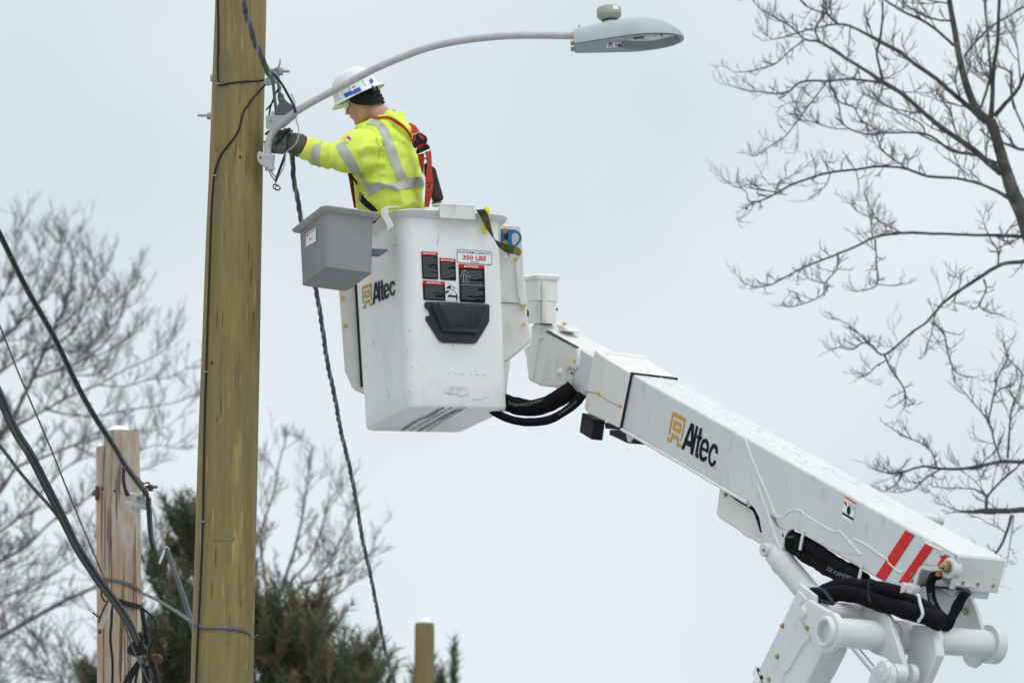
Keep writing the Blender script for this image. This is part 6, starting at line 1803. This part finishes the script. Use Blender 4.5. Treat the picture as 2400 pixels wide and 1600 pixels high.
class Branches:
    """limbs traced as (x, y, width) get their own depth; twigs grow on them"""
    def __init__(self, D, seed):
        self.D = D; self.pts = []; self.rnd = random.Random(seed); self.tails = []

    def limb(self, pts, conv, scale, D=None, slope=None):
        """pts in a zoomed frame; returns 3-D points and radii"""
        P2 = conv([(p[0], p[1]) for p in pts])
        ws = []
        last = 6
        for p in pts:
            if len(p) > 2: last = p[2]
            ws.append(last)
        # widths fall smoothly where not given
        best = None
        for q, d in self.pts:
            e = (q[0] - P2[0][0]) ** 2 + (q[1] - P2[0][1]) ** 2
            if best is None or e < best[0]: best = (e, d)
        d0 = D if D is not None else (best[1] if best and best[0] < 22 ** 2 else self.D + self.rnd.uniform(-0.5, 0.5))
        sl = slope if slope is not None else self.rnd.uniform(-0.45, 0.45)
        tot = 0; V = []; Rr = []
        c2 = crom([Vector((x, y, w / scale)) for (x, y), w in zip(P2, ws)], 5)
        ph = self.rnd.uniform(0, 9)
        for i, q in enumerate(c2):
            if i: tot += math.hypot(q.x - c2[i - 1].x, q.y - c2[i - 1].y)
            d = d0 + sl * tot / 320 + 0.08 * math.sin(tot / 60 + ph) * min(1, tot / 60)
            self.pts.append(((q.x, q.y), d))
            kink = 1.2
            V.append(P(q.x + kink * noise.noise(Vector((tot / 9, ph, 0))), q.y + kink * noise.noise(Vector((tot / 9, ph, 5))), d))
            Rr.append(max(q.z * 1.18, 1.6) * 0.5 * d / FPX)
        return V, Rr


def twig(mb, p, d, length, r_, rnd, depth, droop=0.0):
    """a crooked twig with side shoots"""
    n = 4
    pts = [p]; dd = d.normalized()
    for i in range(n):
        dd = (dd + Vector((rnd.uniform(-1, 1), rnd.uniform(-1, 1), rnd.uniform(-0.7, 1) + 0.15 - droop)) * 0.30).normalized()
        pts.append(pts[-1] + dd * (length / n))
        if depth > 0 and rnd.random() < 0.8:
            sd_ = (dd + Vector((rnd.uniform(-1, 1), rnd.uniform(-1, 1), rnd.uniform(-0.4, 1.0))) * 0.95).normalized()
            twig(mb, pts[-1], sd_, length * rnd.uniform(0.4, 0.7), r_ * 0.72, rnd, depth - 1, droop)
    mb.tube(pts, [r_ * (1 - 0.13 * i) for i in range(n + 1)], 4, cap=False)


# ---- right-hand maple
zt7 = z(2.529, 1650, 0); zt8 = z(2.0107, 1650, 560)
mD = 29.5
mroot = P(2470, 760, mD)
maple = thing('bare_tree', Vector((mroot.x + 0.9, mroot.y, 0)), 'bare deciduous tree with spreading twiggy limbs on the right', 'tree')
br = Branches(mD, 3)
trunk2d = [(2120, 1750, 125), (2020, 1560, 118), (1945, 1400, 105), (1890, 1262, 84), (1835, 1150, 74), (1785, 1000, 62), (1745, 860, 56), (1715, 760, 56), (1700, 715, 52)]
V, Rr = br.limb(trunk2d, zt7, 2.529, D=mD, slope=0.0)
gb = Vector((V[0].x + 0.55, V[0].y, 0))
V = [gb, gb.lerp(V[0], 0.5) + Vector((0.1, 0, 0))] + V; Rr = [0.19, 0.15] + Rr
V0_tr = list(V)
MB().tube(V, Rr, 12).build('trunk', M_BARK, maple, smooth=80)
LIMBS7 = [
    [(1705, 730, 52), (1620, 655, 42), (1560, 520, 38), (1520, 370, 34), (1480, 150, 30), (1455, 0, 26), (1440, -90, 22)],
    [(1540, 340, 12), (1600, 260, 12), (1700, 160, 11), (1790, 105, 9), (1897, 40, 7), (1960, 0, 5)],
    [(1700, 710, 28), (1710, 560, 23), (1715, 420, 22), (1740, 250, 19), (1750, 0, 16), (1755, -80, 13)],
    [(1640, 640, 14), (1690, 480, 13), (1695, 380, 12), (1680, 180, 11), (1665, 20, 10), (1690, -60, 8)],
    [(1720, 690, 27), (1790, 610, 22), (1860, 530, 19), (1900, 440, 17), (1960, 330, 14)],
    [(1670, 725, 34), (1590, 650, 28), (1480, 560, 24), (1380, 470, 22), (1250, 380, 20), (1160, 310, 19), (1040, 245, 20), (940, 190, 14), (850, 150, 13), (780, 145, 10), (700, 160, 9), (590, 185, 8), (440, 230, 6), (380, 220, 4), (350, 170, 3)],
    [(850, 150, 11), (790, 140, 10), (720, 80, 9), (650, 60, 8), (590, 20, 7), (550, -40, 5)],
    [(1040, 245, 14), (1055, 150, 12), (1060, 40, 10), (1050, -40, 8)],
    [(1040, 250, 15), (1025, 330, 12), (1050, 430, 12), (1062, 490, 11)],
    [(1765, 1025, 42), (1680, 960, 32), (1600, 890, 32), (1500, 820, 27), (1400, 750, 25), (1280, 650, 23), (1180, 560, 23), (1065, 490, 24), (960, 420, 18), (830, 340, 16), (690, 250, 14), (600, 235, 10), (510, 155, 9), (430, 110, 8), (330, 50, 6), (280, -20, 5)],
    [(690, 250, 11), (660, 180, 9), (700, 110, 8), (740, 40, 7), (770, -30, 5)],
    [(600, 235, 8), (510, 300, 7), (430, 375, 7), (340, 405, 6), (200, 430, 4), (130, 400, 3)],
    [(1065, 490, 14), (970, 480, 12), (860, 470, 12), (740, 480, 12), (580, 485, 11), (500, 545, 9), (420, 555, 8), (350, 545, 6), (260, 540, 5), (130, 500, 3)],
    [(730, 485, 8), (680, 550, 7), (610, 640, 8), (560, 710, 7), (480, 810, 6), (400, 860, 5), (320, 920, 4), (280, 925, 3)],
    [(1740, 968, 16), (1610, 920, 15), (1520, 905, 15), (1450, 885, 14), (1310, 795, 11), (1060, 790, 9), (960, 795, 8), (830, 740, 8), (790, 590, 8), (740, 490, 8)],
    [(850, 765, 6), (760, 760, 6), (640, 720, 6), (560, 710, 6), (540, 640, 4), (580, 580, 3)],
    [(1030, 770, 8), (930, 710, 7), (890, 640, 8), (800, 600, 7), (745, 500, 6)],
    [(1310, 795, 9), (1290, 740, 8), (1200, 690, 7), (1110, 640, 6), (1040, 590, 5), (1000, 560, 3)],
    [(1805, 1172, 24), (1700, 1115, 16), (1600, 1080, 14), (1480, 1055, 14), (1330, 1045, 14), (1210, 1005, 13), (1130, 990, 12), (1020, 988, 12), (900, 1005, 12), (760, 1020, 12), (660, 1045, 11), (520, 1095, 11), (440, 1140, 10), (350, 1185, 8), (270, 1195, 7), (245, 1130, 5), (170, 1100, 4), (90, 1040, 3)],
    [(1205, 1000, 10), (1130, 950, 8), (1060, 895, 8), (1030, 830, 7), (1010, 770, 6)],
    [(440, 1140, 7), (330, 1125, 6), (250, 1110, 4)],
    [(290, 1200, 5), (270, 1260, 4), (190, 1300, 3)],
    [(440, 1130, 6), (450, 1080, 6), (540, 1030, 5), (630, 965, 3)],
    [(740, 1020, 7), (720, 960, 5), (735, 910, 3)],
    [(750, 1030, 6), (720, 1100, 5), (660, 1150, 5), (610, 1190, 3)],
    [(1930, 1402, 24), (1890, 1402, 20), (1700, 1395, 16), (1550, 1390, 14), (1390, 1385, 14), (1200, 1380, 15), (1100, 1390, 12), (1000, 1410, 12), (900, 1460, 12), (780, 1510, 11), (650, 1560, 10), (560, 1600, 9), (470, 1650, 8), (390, 1690, 7), (310, 1700, 5), (250, 1680, 4), (195, 1630, 3)],
    [(1000, 1410, 7), (990, 1330, 6), (995, 1270, 5), (970, 1190, 3)],
    [(1060, 490, 7), (1050, 560, 6), (1020, 620, 5), (1000, 680, 4)],
    [(1480, 270, 16), (1380, 180, 14), (1290, 120, 13), (1180, 70, 12), (1080, 5, 11), (1030, -40, 8)],
    [(1470, 125, 12), (1400, 120, 11), (1330, 105, 10), (1260, 70, 9), (1190, 20, 7), (1170, -30, 5)],
]
LIMBS8 = [
    [(805, 0, 8), (812, 100, 6), (815, 210, 6), (760, 240, 4), (705, 245, 3)],
    [(815, 212, 5), (880, 220, 4), (930, 215, 3)],
    [(630, 70, 8), (625, 140, 6), (570, 210, 6), (560, 260, 5), (480, 300, 5), (400, 320, 4), (370, 295, 3)],
    [(570, 210, 5), (500, 190, 4), (470, 165, 3)],
    [(1620, 80, 24), (1510, 105, 17), (1400, 120, 16), (1300, 180, 16), (1210, 240, 14), (1130, 300, 12), (1050, 390, 10), (980, 440, 9), (850, 545, 9), (790, 500, 7), (750, 490, 6), (700, 520, 5), (640, 510, 4), (605, 520, 3)],
    [(850, 545, 9), (880, 610, 8), (940, 700, 7), (950, 770, 6), (940, 800, 3)],
    [(790, 500, 5), (755, 470, 5), (690, 410, 4), (620, 375, 3)],
    [(1070, 395, 8), (1130, 440, 7), (1150, 540, 6), (1190, 630, 5), (1270, 650, 3)],
    [(1320, 190, 9), (1330, 240, 6), (1300, 310, 6), (1330, 340, 5), (1410, 360, 3)],
    [(1385, 130, 8), (1385, 60, 7), (1350, 0, 6), (1320, -70, 4)],
    [(855, 575, 6), (810, 600, 5), (770, 640, 4), (730, 655, 3)],
    [(1812, 1146, 34), (1720, 1075, 26), (1640, 1040, 22), (1510, 1050, 15), (1400, 1050, 15), (1230, 1080, 12), (1100, 1080, 11), (1030, 1070, 9), (930, 1100, 8), (860, 1100, 6), (800, 1085, 3)],
    [(1400, 1050, 9), (1370, 960, 8), (1340, 860, 7), (1250, 750, 5), (1175, 665, 3)],
    [(1340, 860, 7), (1365, 740, 7), (1390, 640, 6), (1430, 560, 5), (1415, 490, 3)],
    [(1430, 1030, 10), (1440, 900, 8), (1450, 800, 7), (1490, 700, 5), (1500, 620, 3)],
    [(1365, 740, 6), (1420, 700, 5), (1500, 800, 4)],
    [(1430, 560, 4), (1470, 600, 5), (1530, 670, 6)],
    [(1100, 1080, 8), (1070, 1000, 6), (1020, 960, 5), (950, 930, 5), (850, 870, 3)],
    [(930, 1100, 8), (910, 1150, 6), (850, 1190, 3)],
    [(1824, 1387, 40), (1740, 1310, 34), (1640, 1275, 30), (1510, 1275, 25), (1440, 1280, 23), (1330, 1280, 23), (1260, 1285, 15), (1205, 1283, 7)],
    [(1330, 1270, 12), (1335, 1215, 10), (1400, 1140, 9), (1470, 1080, 8)],
    [(1450, 1300, 13), (1430, 1370, 12), (1400, 1440, 11), (1375, 1480, 10), (1350, 1530, 8)],
    [(1335, 1220, 6), (1280, 1180, 5), (1130, 1170, 4), (1075, 1165, 3)],
    [(1460, 1300, 5), (1440, 1450, 4), (1425, 1540, 3)],
    [(1120, 1080, 7), (1040, 1130, 6), (980, 1180, 5), (900, 1195, 3)],
]
br.pts += [((2551, 1130), mD), ((2557, 1250), mD), ((2500, 750), mD), ((2520, 900), mD)]
tw_ = MB()
TR_ = random.Random(11)
for lst, conv, sc_ in ((LIMBS7, zt7, 2.529), (LIMBS8, zt8, 2.0107)):
    for L__ in lst:
        V, Rr = br.limb(L__, conv, sc_)
        MB().tube(V, Rr, 8).build('limb', M_BARK, maple, smooth=80)
        n = len(V)
        for i in range(3, n):
            r_ = Rr[i]
            if 0.0075 < r_ < 0.036 and TR_.random() < 0.07:
                t = (V[i] - V[i - 1]).normalized()
                d = t * TR_.uniform(0.3, 0.9) + Vector((TR_.uniform(-1, 1), TR_.uniform(-0.8, 0.8), TR_.uniform(-0.6, 1.0))) * 0.9
                twig(tw_, V[i], d, TR_.uniform(0.22, 0.45), min(r_ * 0.5, 0.008), TR_, 3 if TR_.random() < 0.5 else 2)
            if r_ < 0.012:
                pr_ = 0.62 if r_ < 0.0085 else 0.30
            elif r_ < 0.02: pr_ = 0.10
            else: pr_ = 0.03
            if i == n - 1: pr_ = 1.0
            for _ in range(2 if i == n - 1 else 1):
                if TR_.random() < pr_:
                    t = (V[i] - V[i - 1]).normalized()
                    d = (t * TR_.uniform(0.1, 0.9) + Vector((TR_.uniform(-1, 1), TR_.uniform(-0.8, 0.8), TR_.uniform(-0.5, 1.0))) * 0.9)
                    twig(tw_, V[i], d, TR_.uniform(0.06, 0.17), min(r_ * 0.75, 0.0055), TR_, 2 if TR_.random() < 0.4 else 1)
for k in range(12):                                    # the crown goes on outside the picture
    q = V0_tr[2 + (k * 2) % (len(V0_tr) - 2)] if k < 8 else V0_tr[1].lerp(V0_tr[2], 0.5 + 0.12 * (k - 7))
    mb_ = MB()
    twig(mb_, q, Vector((TR_.uniform(0.6, 1.0), TR_.uniform(-0.7, 0.7), TR_.uniform(0.1, 0.7))), TR_.uniform(1.4, 2.4), 0.028, TR_, 4)
    mb_.build('limb', M_BARK, maple, smooth=80)
for q in ((1440, -90), (1755, -80), (1690, -60), (1050, -40), (770, -30)):
    (x, y), = zt7([q])
    twig(tw_, P(x, y, mD), Vector((TR_.uniform(-0.4, 0.4), TR_.uniform(-0.3, 0.3), 1)), 1.1, 0.010, TR_, 4)
tw_.build('fine_twigs', M_TWIG, maple, kind='stuff')

# ---- bare trees far behind on the left


def wild_tree(root, height, spread, label, seed, levels=5, lean=(0, 0), r0=0.22, clear=0.25, twr=0.012, density=1.0):
    rnd = random.Random(seed)
    t = thing('bare_tree', root, label, 'tree')
    tm = MB(); lm_ = []; tw2 = MB()

    def grow(p, d, ln, r_, lev, mb):
        n = 5
        pts = [p]; rr = [r_]; dd = d.normalized()
        kids = []
        for i in range(n):
            dd = (dd + Vector((rnd.uniform(-1, 1), rnd.uniform(-1, 1), rnd.uniform(-0.6, 0.9))) * (0.2 if lev > 3 else 0.3)).normalized()
            pts.append(pts[-1] + dd * ln / n); rr.append(max(r_ * (1 - 0.13 * (i + 1)), 0.0075))
            if lev > 0 and i >= (1 if lev < levels else 2):
                if lev == levels or rnd.random() < 0.95 * density:
                    kids.append((pts[-1], dd.copy(), rr[-1]))
                    if lev <= 2 and rnd.random() < 0.4 * density:
                        kids.append((pts[-1], dd.copy(), rr[-1]))
        mb.tube(pts, rr, 8 if lev >= 3 else (5 if lev == 2 else 3), cap=False)
        if lev > 0:
            kids.append((pts[-1], dd.copy(), rr[-1]))
            for q, kd, kr in kids:
                a = Vector((rnd.uniform(-1, 1), rnd.uniform(-1, 1), rnd.uniform(-0.45, 0.7))) * 1.0
                nd = (kd + a).normalized()
                nl = ln * rnd.uniform(0.5, 0.74)
                if lev == levels:
                    m2 = MB(); lm_.append(m2)
                    grow(q, nd, nl, kr * 0.66, lev - 1, m2)
                elif lev >= 3:
                    grow(q, nd, nl, kr * 0.66, lev - 1, mb)
                else:
                    grow(q, nd, nl, max(kr * 0.62, 0.0085), lev - 1, tw2)

    grow(root, Vector((lean[0], lean[1], 1)), height * 0.42, r0, levels, tm)
    tm.build('trunk', M_BARKF, t, smooth=80)
    for m2 in lm_:
        m2.build('limb', M_BARKF, t, smooth=80)
    tw2.build('fine_twigs', M_BARKF, t, kind='stuff')
    return t


YB = 58.0
gx = lambda px, Y: PY(px, 1600, Y).x
def traced_tree(label, D, seed, trunk, limbs, conv, sc, tw_len, tw_r, dens):
    """a far bare tree: main limbs laid out one by one, twigs grown on them"""
    b_ = Branches(D, seed); rnd = random.Random(seed)
    V, Rr = b_.limb(trunk, conv, sc, D=D, slope=0.0)
    foot = Vector((V[0].x, V[0].y, 0))
    t = thing('bare_tree', foot, label, 'tree')
    MB().tube([foot] + V, [Rr[0] * 1.25] + Rr, 10).build('trunk', M_BARKF, t, smooth=80)
    b_.pts = [(p, d) for p, d in b_.pts]
    tm_ = MB()
    for L__ in limbs:
        V, Rr = b_.limb(L__, conv, sc)
        MB().tube(V, Rr, 6).build('limb', M_BARKF, t, smooth=80)
        for q in range(3, len(V)):
            r_ = Rr[q]
            for _ in range(2 if q == len(V) - 1 else 1):
                if rnd.random() < dens * (1.0 if r_ < 0.07 else 0.55):
                    tt = (V[q] - V[q - 1]).normalized()
                    d = tt * rnd.uniform(0.3, 1.0) + Vector((rnd.uniform(-1, 1), rnd.uniform(-0.8, 0.8), rnd.uniform(-0.35, 1.1))) * 0.85
                    twig(tm_, V[q], d, rnd.uniform(*tw_len), min(max(r_ * 0.55, tw_r), tw_r * 1.8), rnd, 3 if rnd.random() < 0.75 else 2)
    tm_.build('fine_twigs', M_BARKF, t, kind='stuff')
    return t


LL = [[(-60, 1480, 40), (0, 1370, 36), (90, 1230, 32), (200, 1010, 30), (270, 850, 26), (330, 700, 22), (400, 560, 18), (440, 400, 12), (445, 280, 8), (430, 180, 5)],
      [(-50, 820, 26), (0, 785, 24), (100, 690, 22), (200, 590, 18), (280, 470, 14), (340, 350, 10), (375, 200, 7), (370, 110, 5)],
      [(330, 700, 16), (430, 640, 13), (540, 530, 11), (600, 420, 8), (640, 390, 5)],
      [(270, 850, 20), (400, 760, 16), (500, 650, 12), (560, 500, 9), (580, 330, 6), (590, 270, 5)],
      [(200, 1010, 20), (350, 960, 16), (500, 900, 13), (640, 800, 11), (720, 680, 9), (760, 540, 6), (800, 460, 5)],
      [(500, 900, 12), (650, 850, 10), (760, 780, 8), (830, 730, 5)],
      [(-30, 1360, 24), (100, 1300, 20), (280, 1200, 18), (450, 1110, 15), (600, 1050, 12), (760, 960, 10), (900, 900, 9), (1000, 840, 7), (1060, 770, 5)],
      [(600, 1050, 12), (760, 1060, 10), (900, 1020, 9), (1050, 1000, 7), (1140, 950, 5)],
      [(280, 1200, 16), (420, 1230, 14), (600, 1240, 12), (800, 1200, 10), (950, 1180, 9), (1100, 1150, 7), (1220, 1090, 5)],
      [(-40, 560, 18), (30, 480, 15), (80, 350, 12), (95, 220, 8), (95, 120, 5)],
      [(100, 690, 14), (160, 560, 11), (220, 400, 8), (240, 260, 6), (230, 170, 5)],
      [(-30, 1000, 20), (60, 930, 17), (180, 860, 14), (300, 820, 12), (420, 850, 10), (520, 830, 7), (600, 780, 5)],
      [(-40, 1750, 30), (100, 1560, 24), (250, 1500, 20), (450, 1420, 16), (600, 1380, 12), (760, 1330, 10), (900, 1340, 8), (1050, 1290, 5)],
      [(-100, 2700, 40), (0, 2600, 36), (200, 2480, 32), (400, 2370, 28), (596, 2280, 22), (760, 2180, 16), (900, 2080, 10), (1000, 1960, 6)],
      [(-60, 2200, 24), (0, 2130, 20), (150, 2050, 18), (300, 1900, 16), (450, 1800, 14), (600, 1700, 12), (750, 1620, 9), (880, 1560, 6)],
      [(-60, 2000, 20), (0, 1950, 18), (120, 1850, 16), (260, 1700, 14), (400, 1560, 12), (520, 1500, 8), (640, 1470, 5)],
      [(450, 1420, 12), (620, 1500, 10), (780, 1480, 9), (950, 1420, 7), (1080, 1440, 5)],
      [(0, 2350, 16), (160, 2300, 14), (330, 2200, 12), (480, 2100, 9), (600, 1990, 6)],
      [(400, 760, 12), (470, 820, 10), (600, 760, 8), (680, 640, 6), (690, 560, 5)],
      [(280, 1200, 12), (330, 1080, 10), (450, 1000, 8), (560, 990, 6), (650, 940, 5)]]
LL = [[(x, y, w * 0.72) for x, y, w in L__] for L__ in LL]
LL = [([(-420, L__[0][1] + 330, L__[0][2] * 1.3)] if L__[0][0] < 0 else []) + L__ for L__ in LL]
traced_tree('tallest blurred bare tree at the far left edge', YB, 41, [(-400, 3600, 120), (-410, 2800, 105), (-420, 2000, 85), (-425, 1300, 60), (-420, 800, 38), (-400, 400, 20)], LL, z5, 2.614, (0.22, 0.52), 0.0068, 0.75)
idn = lambda pts: list(pts)
RL = [[(640, 1460, 12), (660, 1380, 10), (690, 1290, 8), (712, 1190, 6), (722, 1110, 4), (735, 1040, 3)],
      [(640, 1460, 12), (703, 1374, 9), (731, 1360, 8), (762, 1331, 7), (785, 1290, 5), (812, 1240, 4), (832, 1200, 3)],
      [(731, 1362, 7), (774, 1352, 6), (812, 1340, 5), (846, 1312, 4), (868, 1300, 3)],
      [(703, 1374, 6), (760, 1400, 5), (796, 1388, 5), (817, 1371, 4), (846, 1355, 3)],
      [(640, 1460, 12), (620, 1350, 9), (612, 1250, 7), (640, 1160, 5), (655, 1080, 4), (668, 1040, 3)],
      [(660, 1380, 7), (720, 1320, 6), (750, 1250, 5), (770, 1180, 4), (790, 1150, 3)],
      [(612, 1250, 5), (585, 1180, 4), (600, 1110, 3)]]
RL = [[(x, y, w * 0.7) for x, y, w in L__] for L__ in RL]
traced_tree('blurred bare tree right of the new pole behind the pines', YB - 4, 43, [(600, 2150, 26), (612, 1850, 22), (626, 1650, 18), (640, 1460, 13)], RL, idn, 1.0, (0.22, 0.5), 0.0068, 0.6)
wild_tree(Vector((gx(250, YB + 4), YB + 4, 0)), 11.5, 1, 'blurred bare tree rising behind the weathered pole', 5, lean=(0.0, 0), r0=0.22, density=0.88)
wild_tree(Vector((gx(-130, YB + 5), YB + 5, 0)), 13.0, 1, 'blurred bare tree cut by the lower left edge', 33, lean=(0.08, 0), r0=0.24, density=0.85)

# ---- pines
def pine(px, Y, top_y, label, seed, half, n_br, brown=0.3):
    rnd = random.Random(seed)
    base = Vector((gx(px, Y), Y, 0))
    topz = PY(px, top_y, Y).z
    t = thing('pine_tree', base, label, 'tree')
    tr_ = [base.lerp(Vector((base.x + 0.1, Y, topz)), i / 8) + Vector((0.08 * noise.noise(Vector((i, seed, 0))), 0, 0)) for i in range(9)]
    MB().tube(tr_, [0.20 * (1 - 0.115 * i) for i in range(9)], 10).build('trunk', M_BARKF, t, smooth=80)
    g1 = MB(); g2 = MB(); bl2_ = MB(); sn = []

    def tuft(p, d, mb, s_):
        d = d.normalized()
        a = d.orthogonal().normalized(); b = d.cross(a)
        for k in range(26):
            h = rnd.uniform(-0.16, 0.22) * s_
            an = rnd.uniform(0, 2 * math.pi)
            nd = (d * rnd.uniform(0.5, 1.1) + (a * math.cos(an) + b * math.sin(an)) * rnd.uniform(0.45, 0.9)).normalized()
            q = p + d * h
            w_ = nd.orthogonal().normalized() * 0.009
            e = q + nd * rnd.uniform(0.09, 0.15) * s_
            mb.add([q - w_, q + w_, e], [[0, 1, 2]])
    for i in range(n_br):
        zt = 0.12 + 0.88 * (i / n_br) ** 0.8
        zc_ = topz * 0.35 + (topz * 0.98 - topz * 0.35) * zt
        hw_ = half * (1 - zt) ** 0.75 + 0.25
        an = rnd.uniform(0, 2 * math.pi)
        d = Vector((math.cos(an), math.sin(an), rnd.uniform(0.05, 0.5)))
        p0 = Vector((base.x + 0.1 * zt, Y, zc_))
        ln = hw_ * rnd.uniform(0.7, 1.1)
        pts = [p0]
        for k in range(6):
            d = (d + Vector((rnd.uniform(-0.2, 0.2), rnd.uniform(-0.2, 0.2), 0.10))).normalized()
            pts.append(pts[-1] + d * ln / 6)
        MB().tube(pts, [0.035 * (1 - 0.12 * k) for k in range(7)], 5).build('bough', M_BARKF, t, smooth=80)
        for k in range(2, 7):
            for _ in range(2 if k < 6 else 3):
                sd_ = (d * 0.8 + Vector((rnd.uniform(-1, 1), rnd.uniform(-1, 1), rnd.uniform(-0.1, 0.7)))).normalized()
                ln2 = rnd.uniform(0.22, 0.42)
                sp = [pts[k], pts[k] + sd_ * ln2 * 0.5, pts[k] + (sd_ + Vector((0, 0, 0.35))).normalized() * ln2]
                bl2_.tube(sp, [0.012, 0.009, 0.006], 4)
                mbx = g2 if rnd.random() < brown else g1
                for q, s2 in ((sp[1], 1.0), (sp[1].lerp(sp[2], 0.55), 1.15), (sp[2], 1.25)):
                    tuft(q, sp[2] - sp[1], mbx, s2 * rnd.uniform(0.85, 1.2))
            if rnd.random() < 0.0:
                sn.append(pts[k] + Vector((rnd.uniform(-0.1, 0.1), rnd.uniform(-0.1, 0.1), 0.05)))
    for k in range(6):
        tuft(tr_[-1] + Vector((0, 0, -0.1 + 0.06 * k)), Vector((0, 0, 1)), g1, 1.2)
    bl2_.build('branchlets', M_BARKF, t, kind='stuff')
    g1.build('green_needles', M_PINE1, t, kind='stuff')
    g2.build('brown_needles', M_PINE2, t, kind='stuff')
    for i, q in enumerate(sn):
        snow_lump('snow_clump', q, rnd.uniform(0.07, 0.14), 0.1, 0.06, t, i)
    return t


pine(440, 43, 1250, 'green pine standing behind the two wooden poles', 2, 1.6, 48, 0.4)
pine(300, 45, 1450, 'low dark pine at the foot of the weathered pole', 8, 1.0, 24, 0.3)
pine(660, 41, 1450, 'bushy brownish pine right of the new pole', 4, 1.65, 50, 0.42)
pine(785, 42, 1545, 'small pine with upright tips left of the far pole', 9, 1.0, 30, 0.3)
pine(1045, 43, 1575, 'pine tip showing just right of the far pole', 6, 0.15, 9, 0.1)
pine(955, 44, 1640, 'low pine top just left of the far pole', 12, 0.2, 8, 0.2)
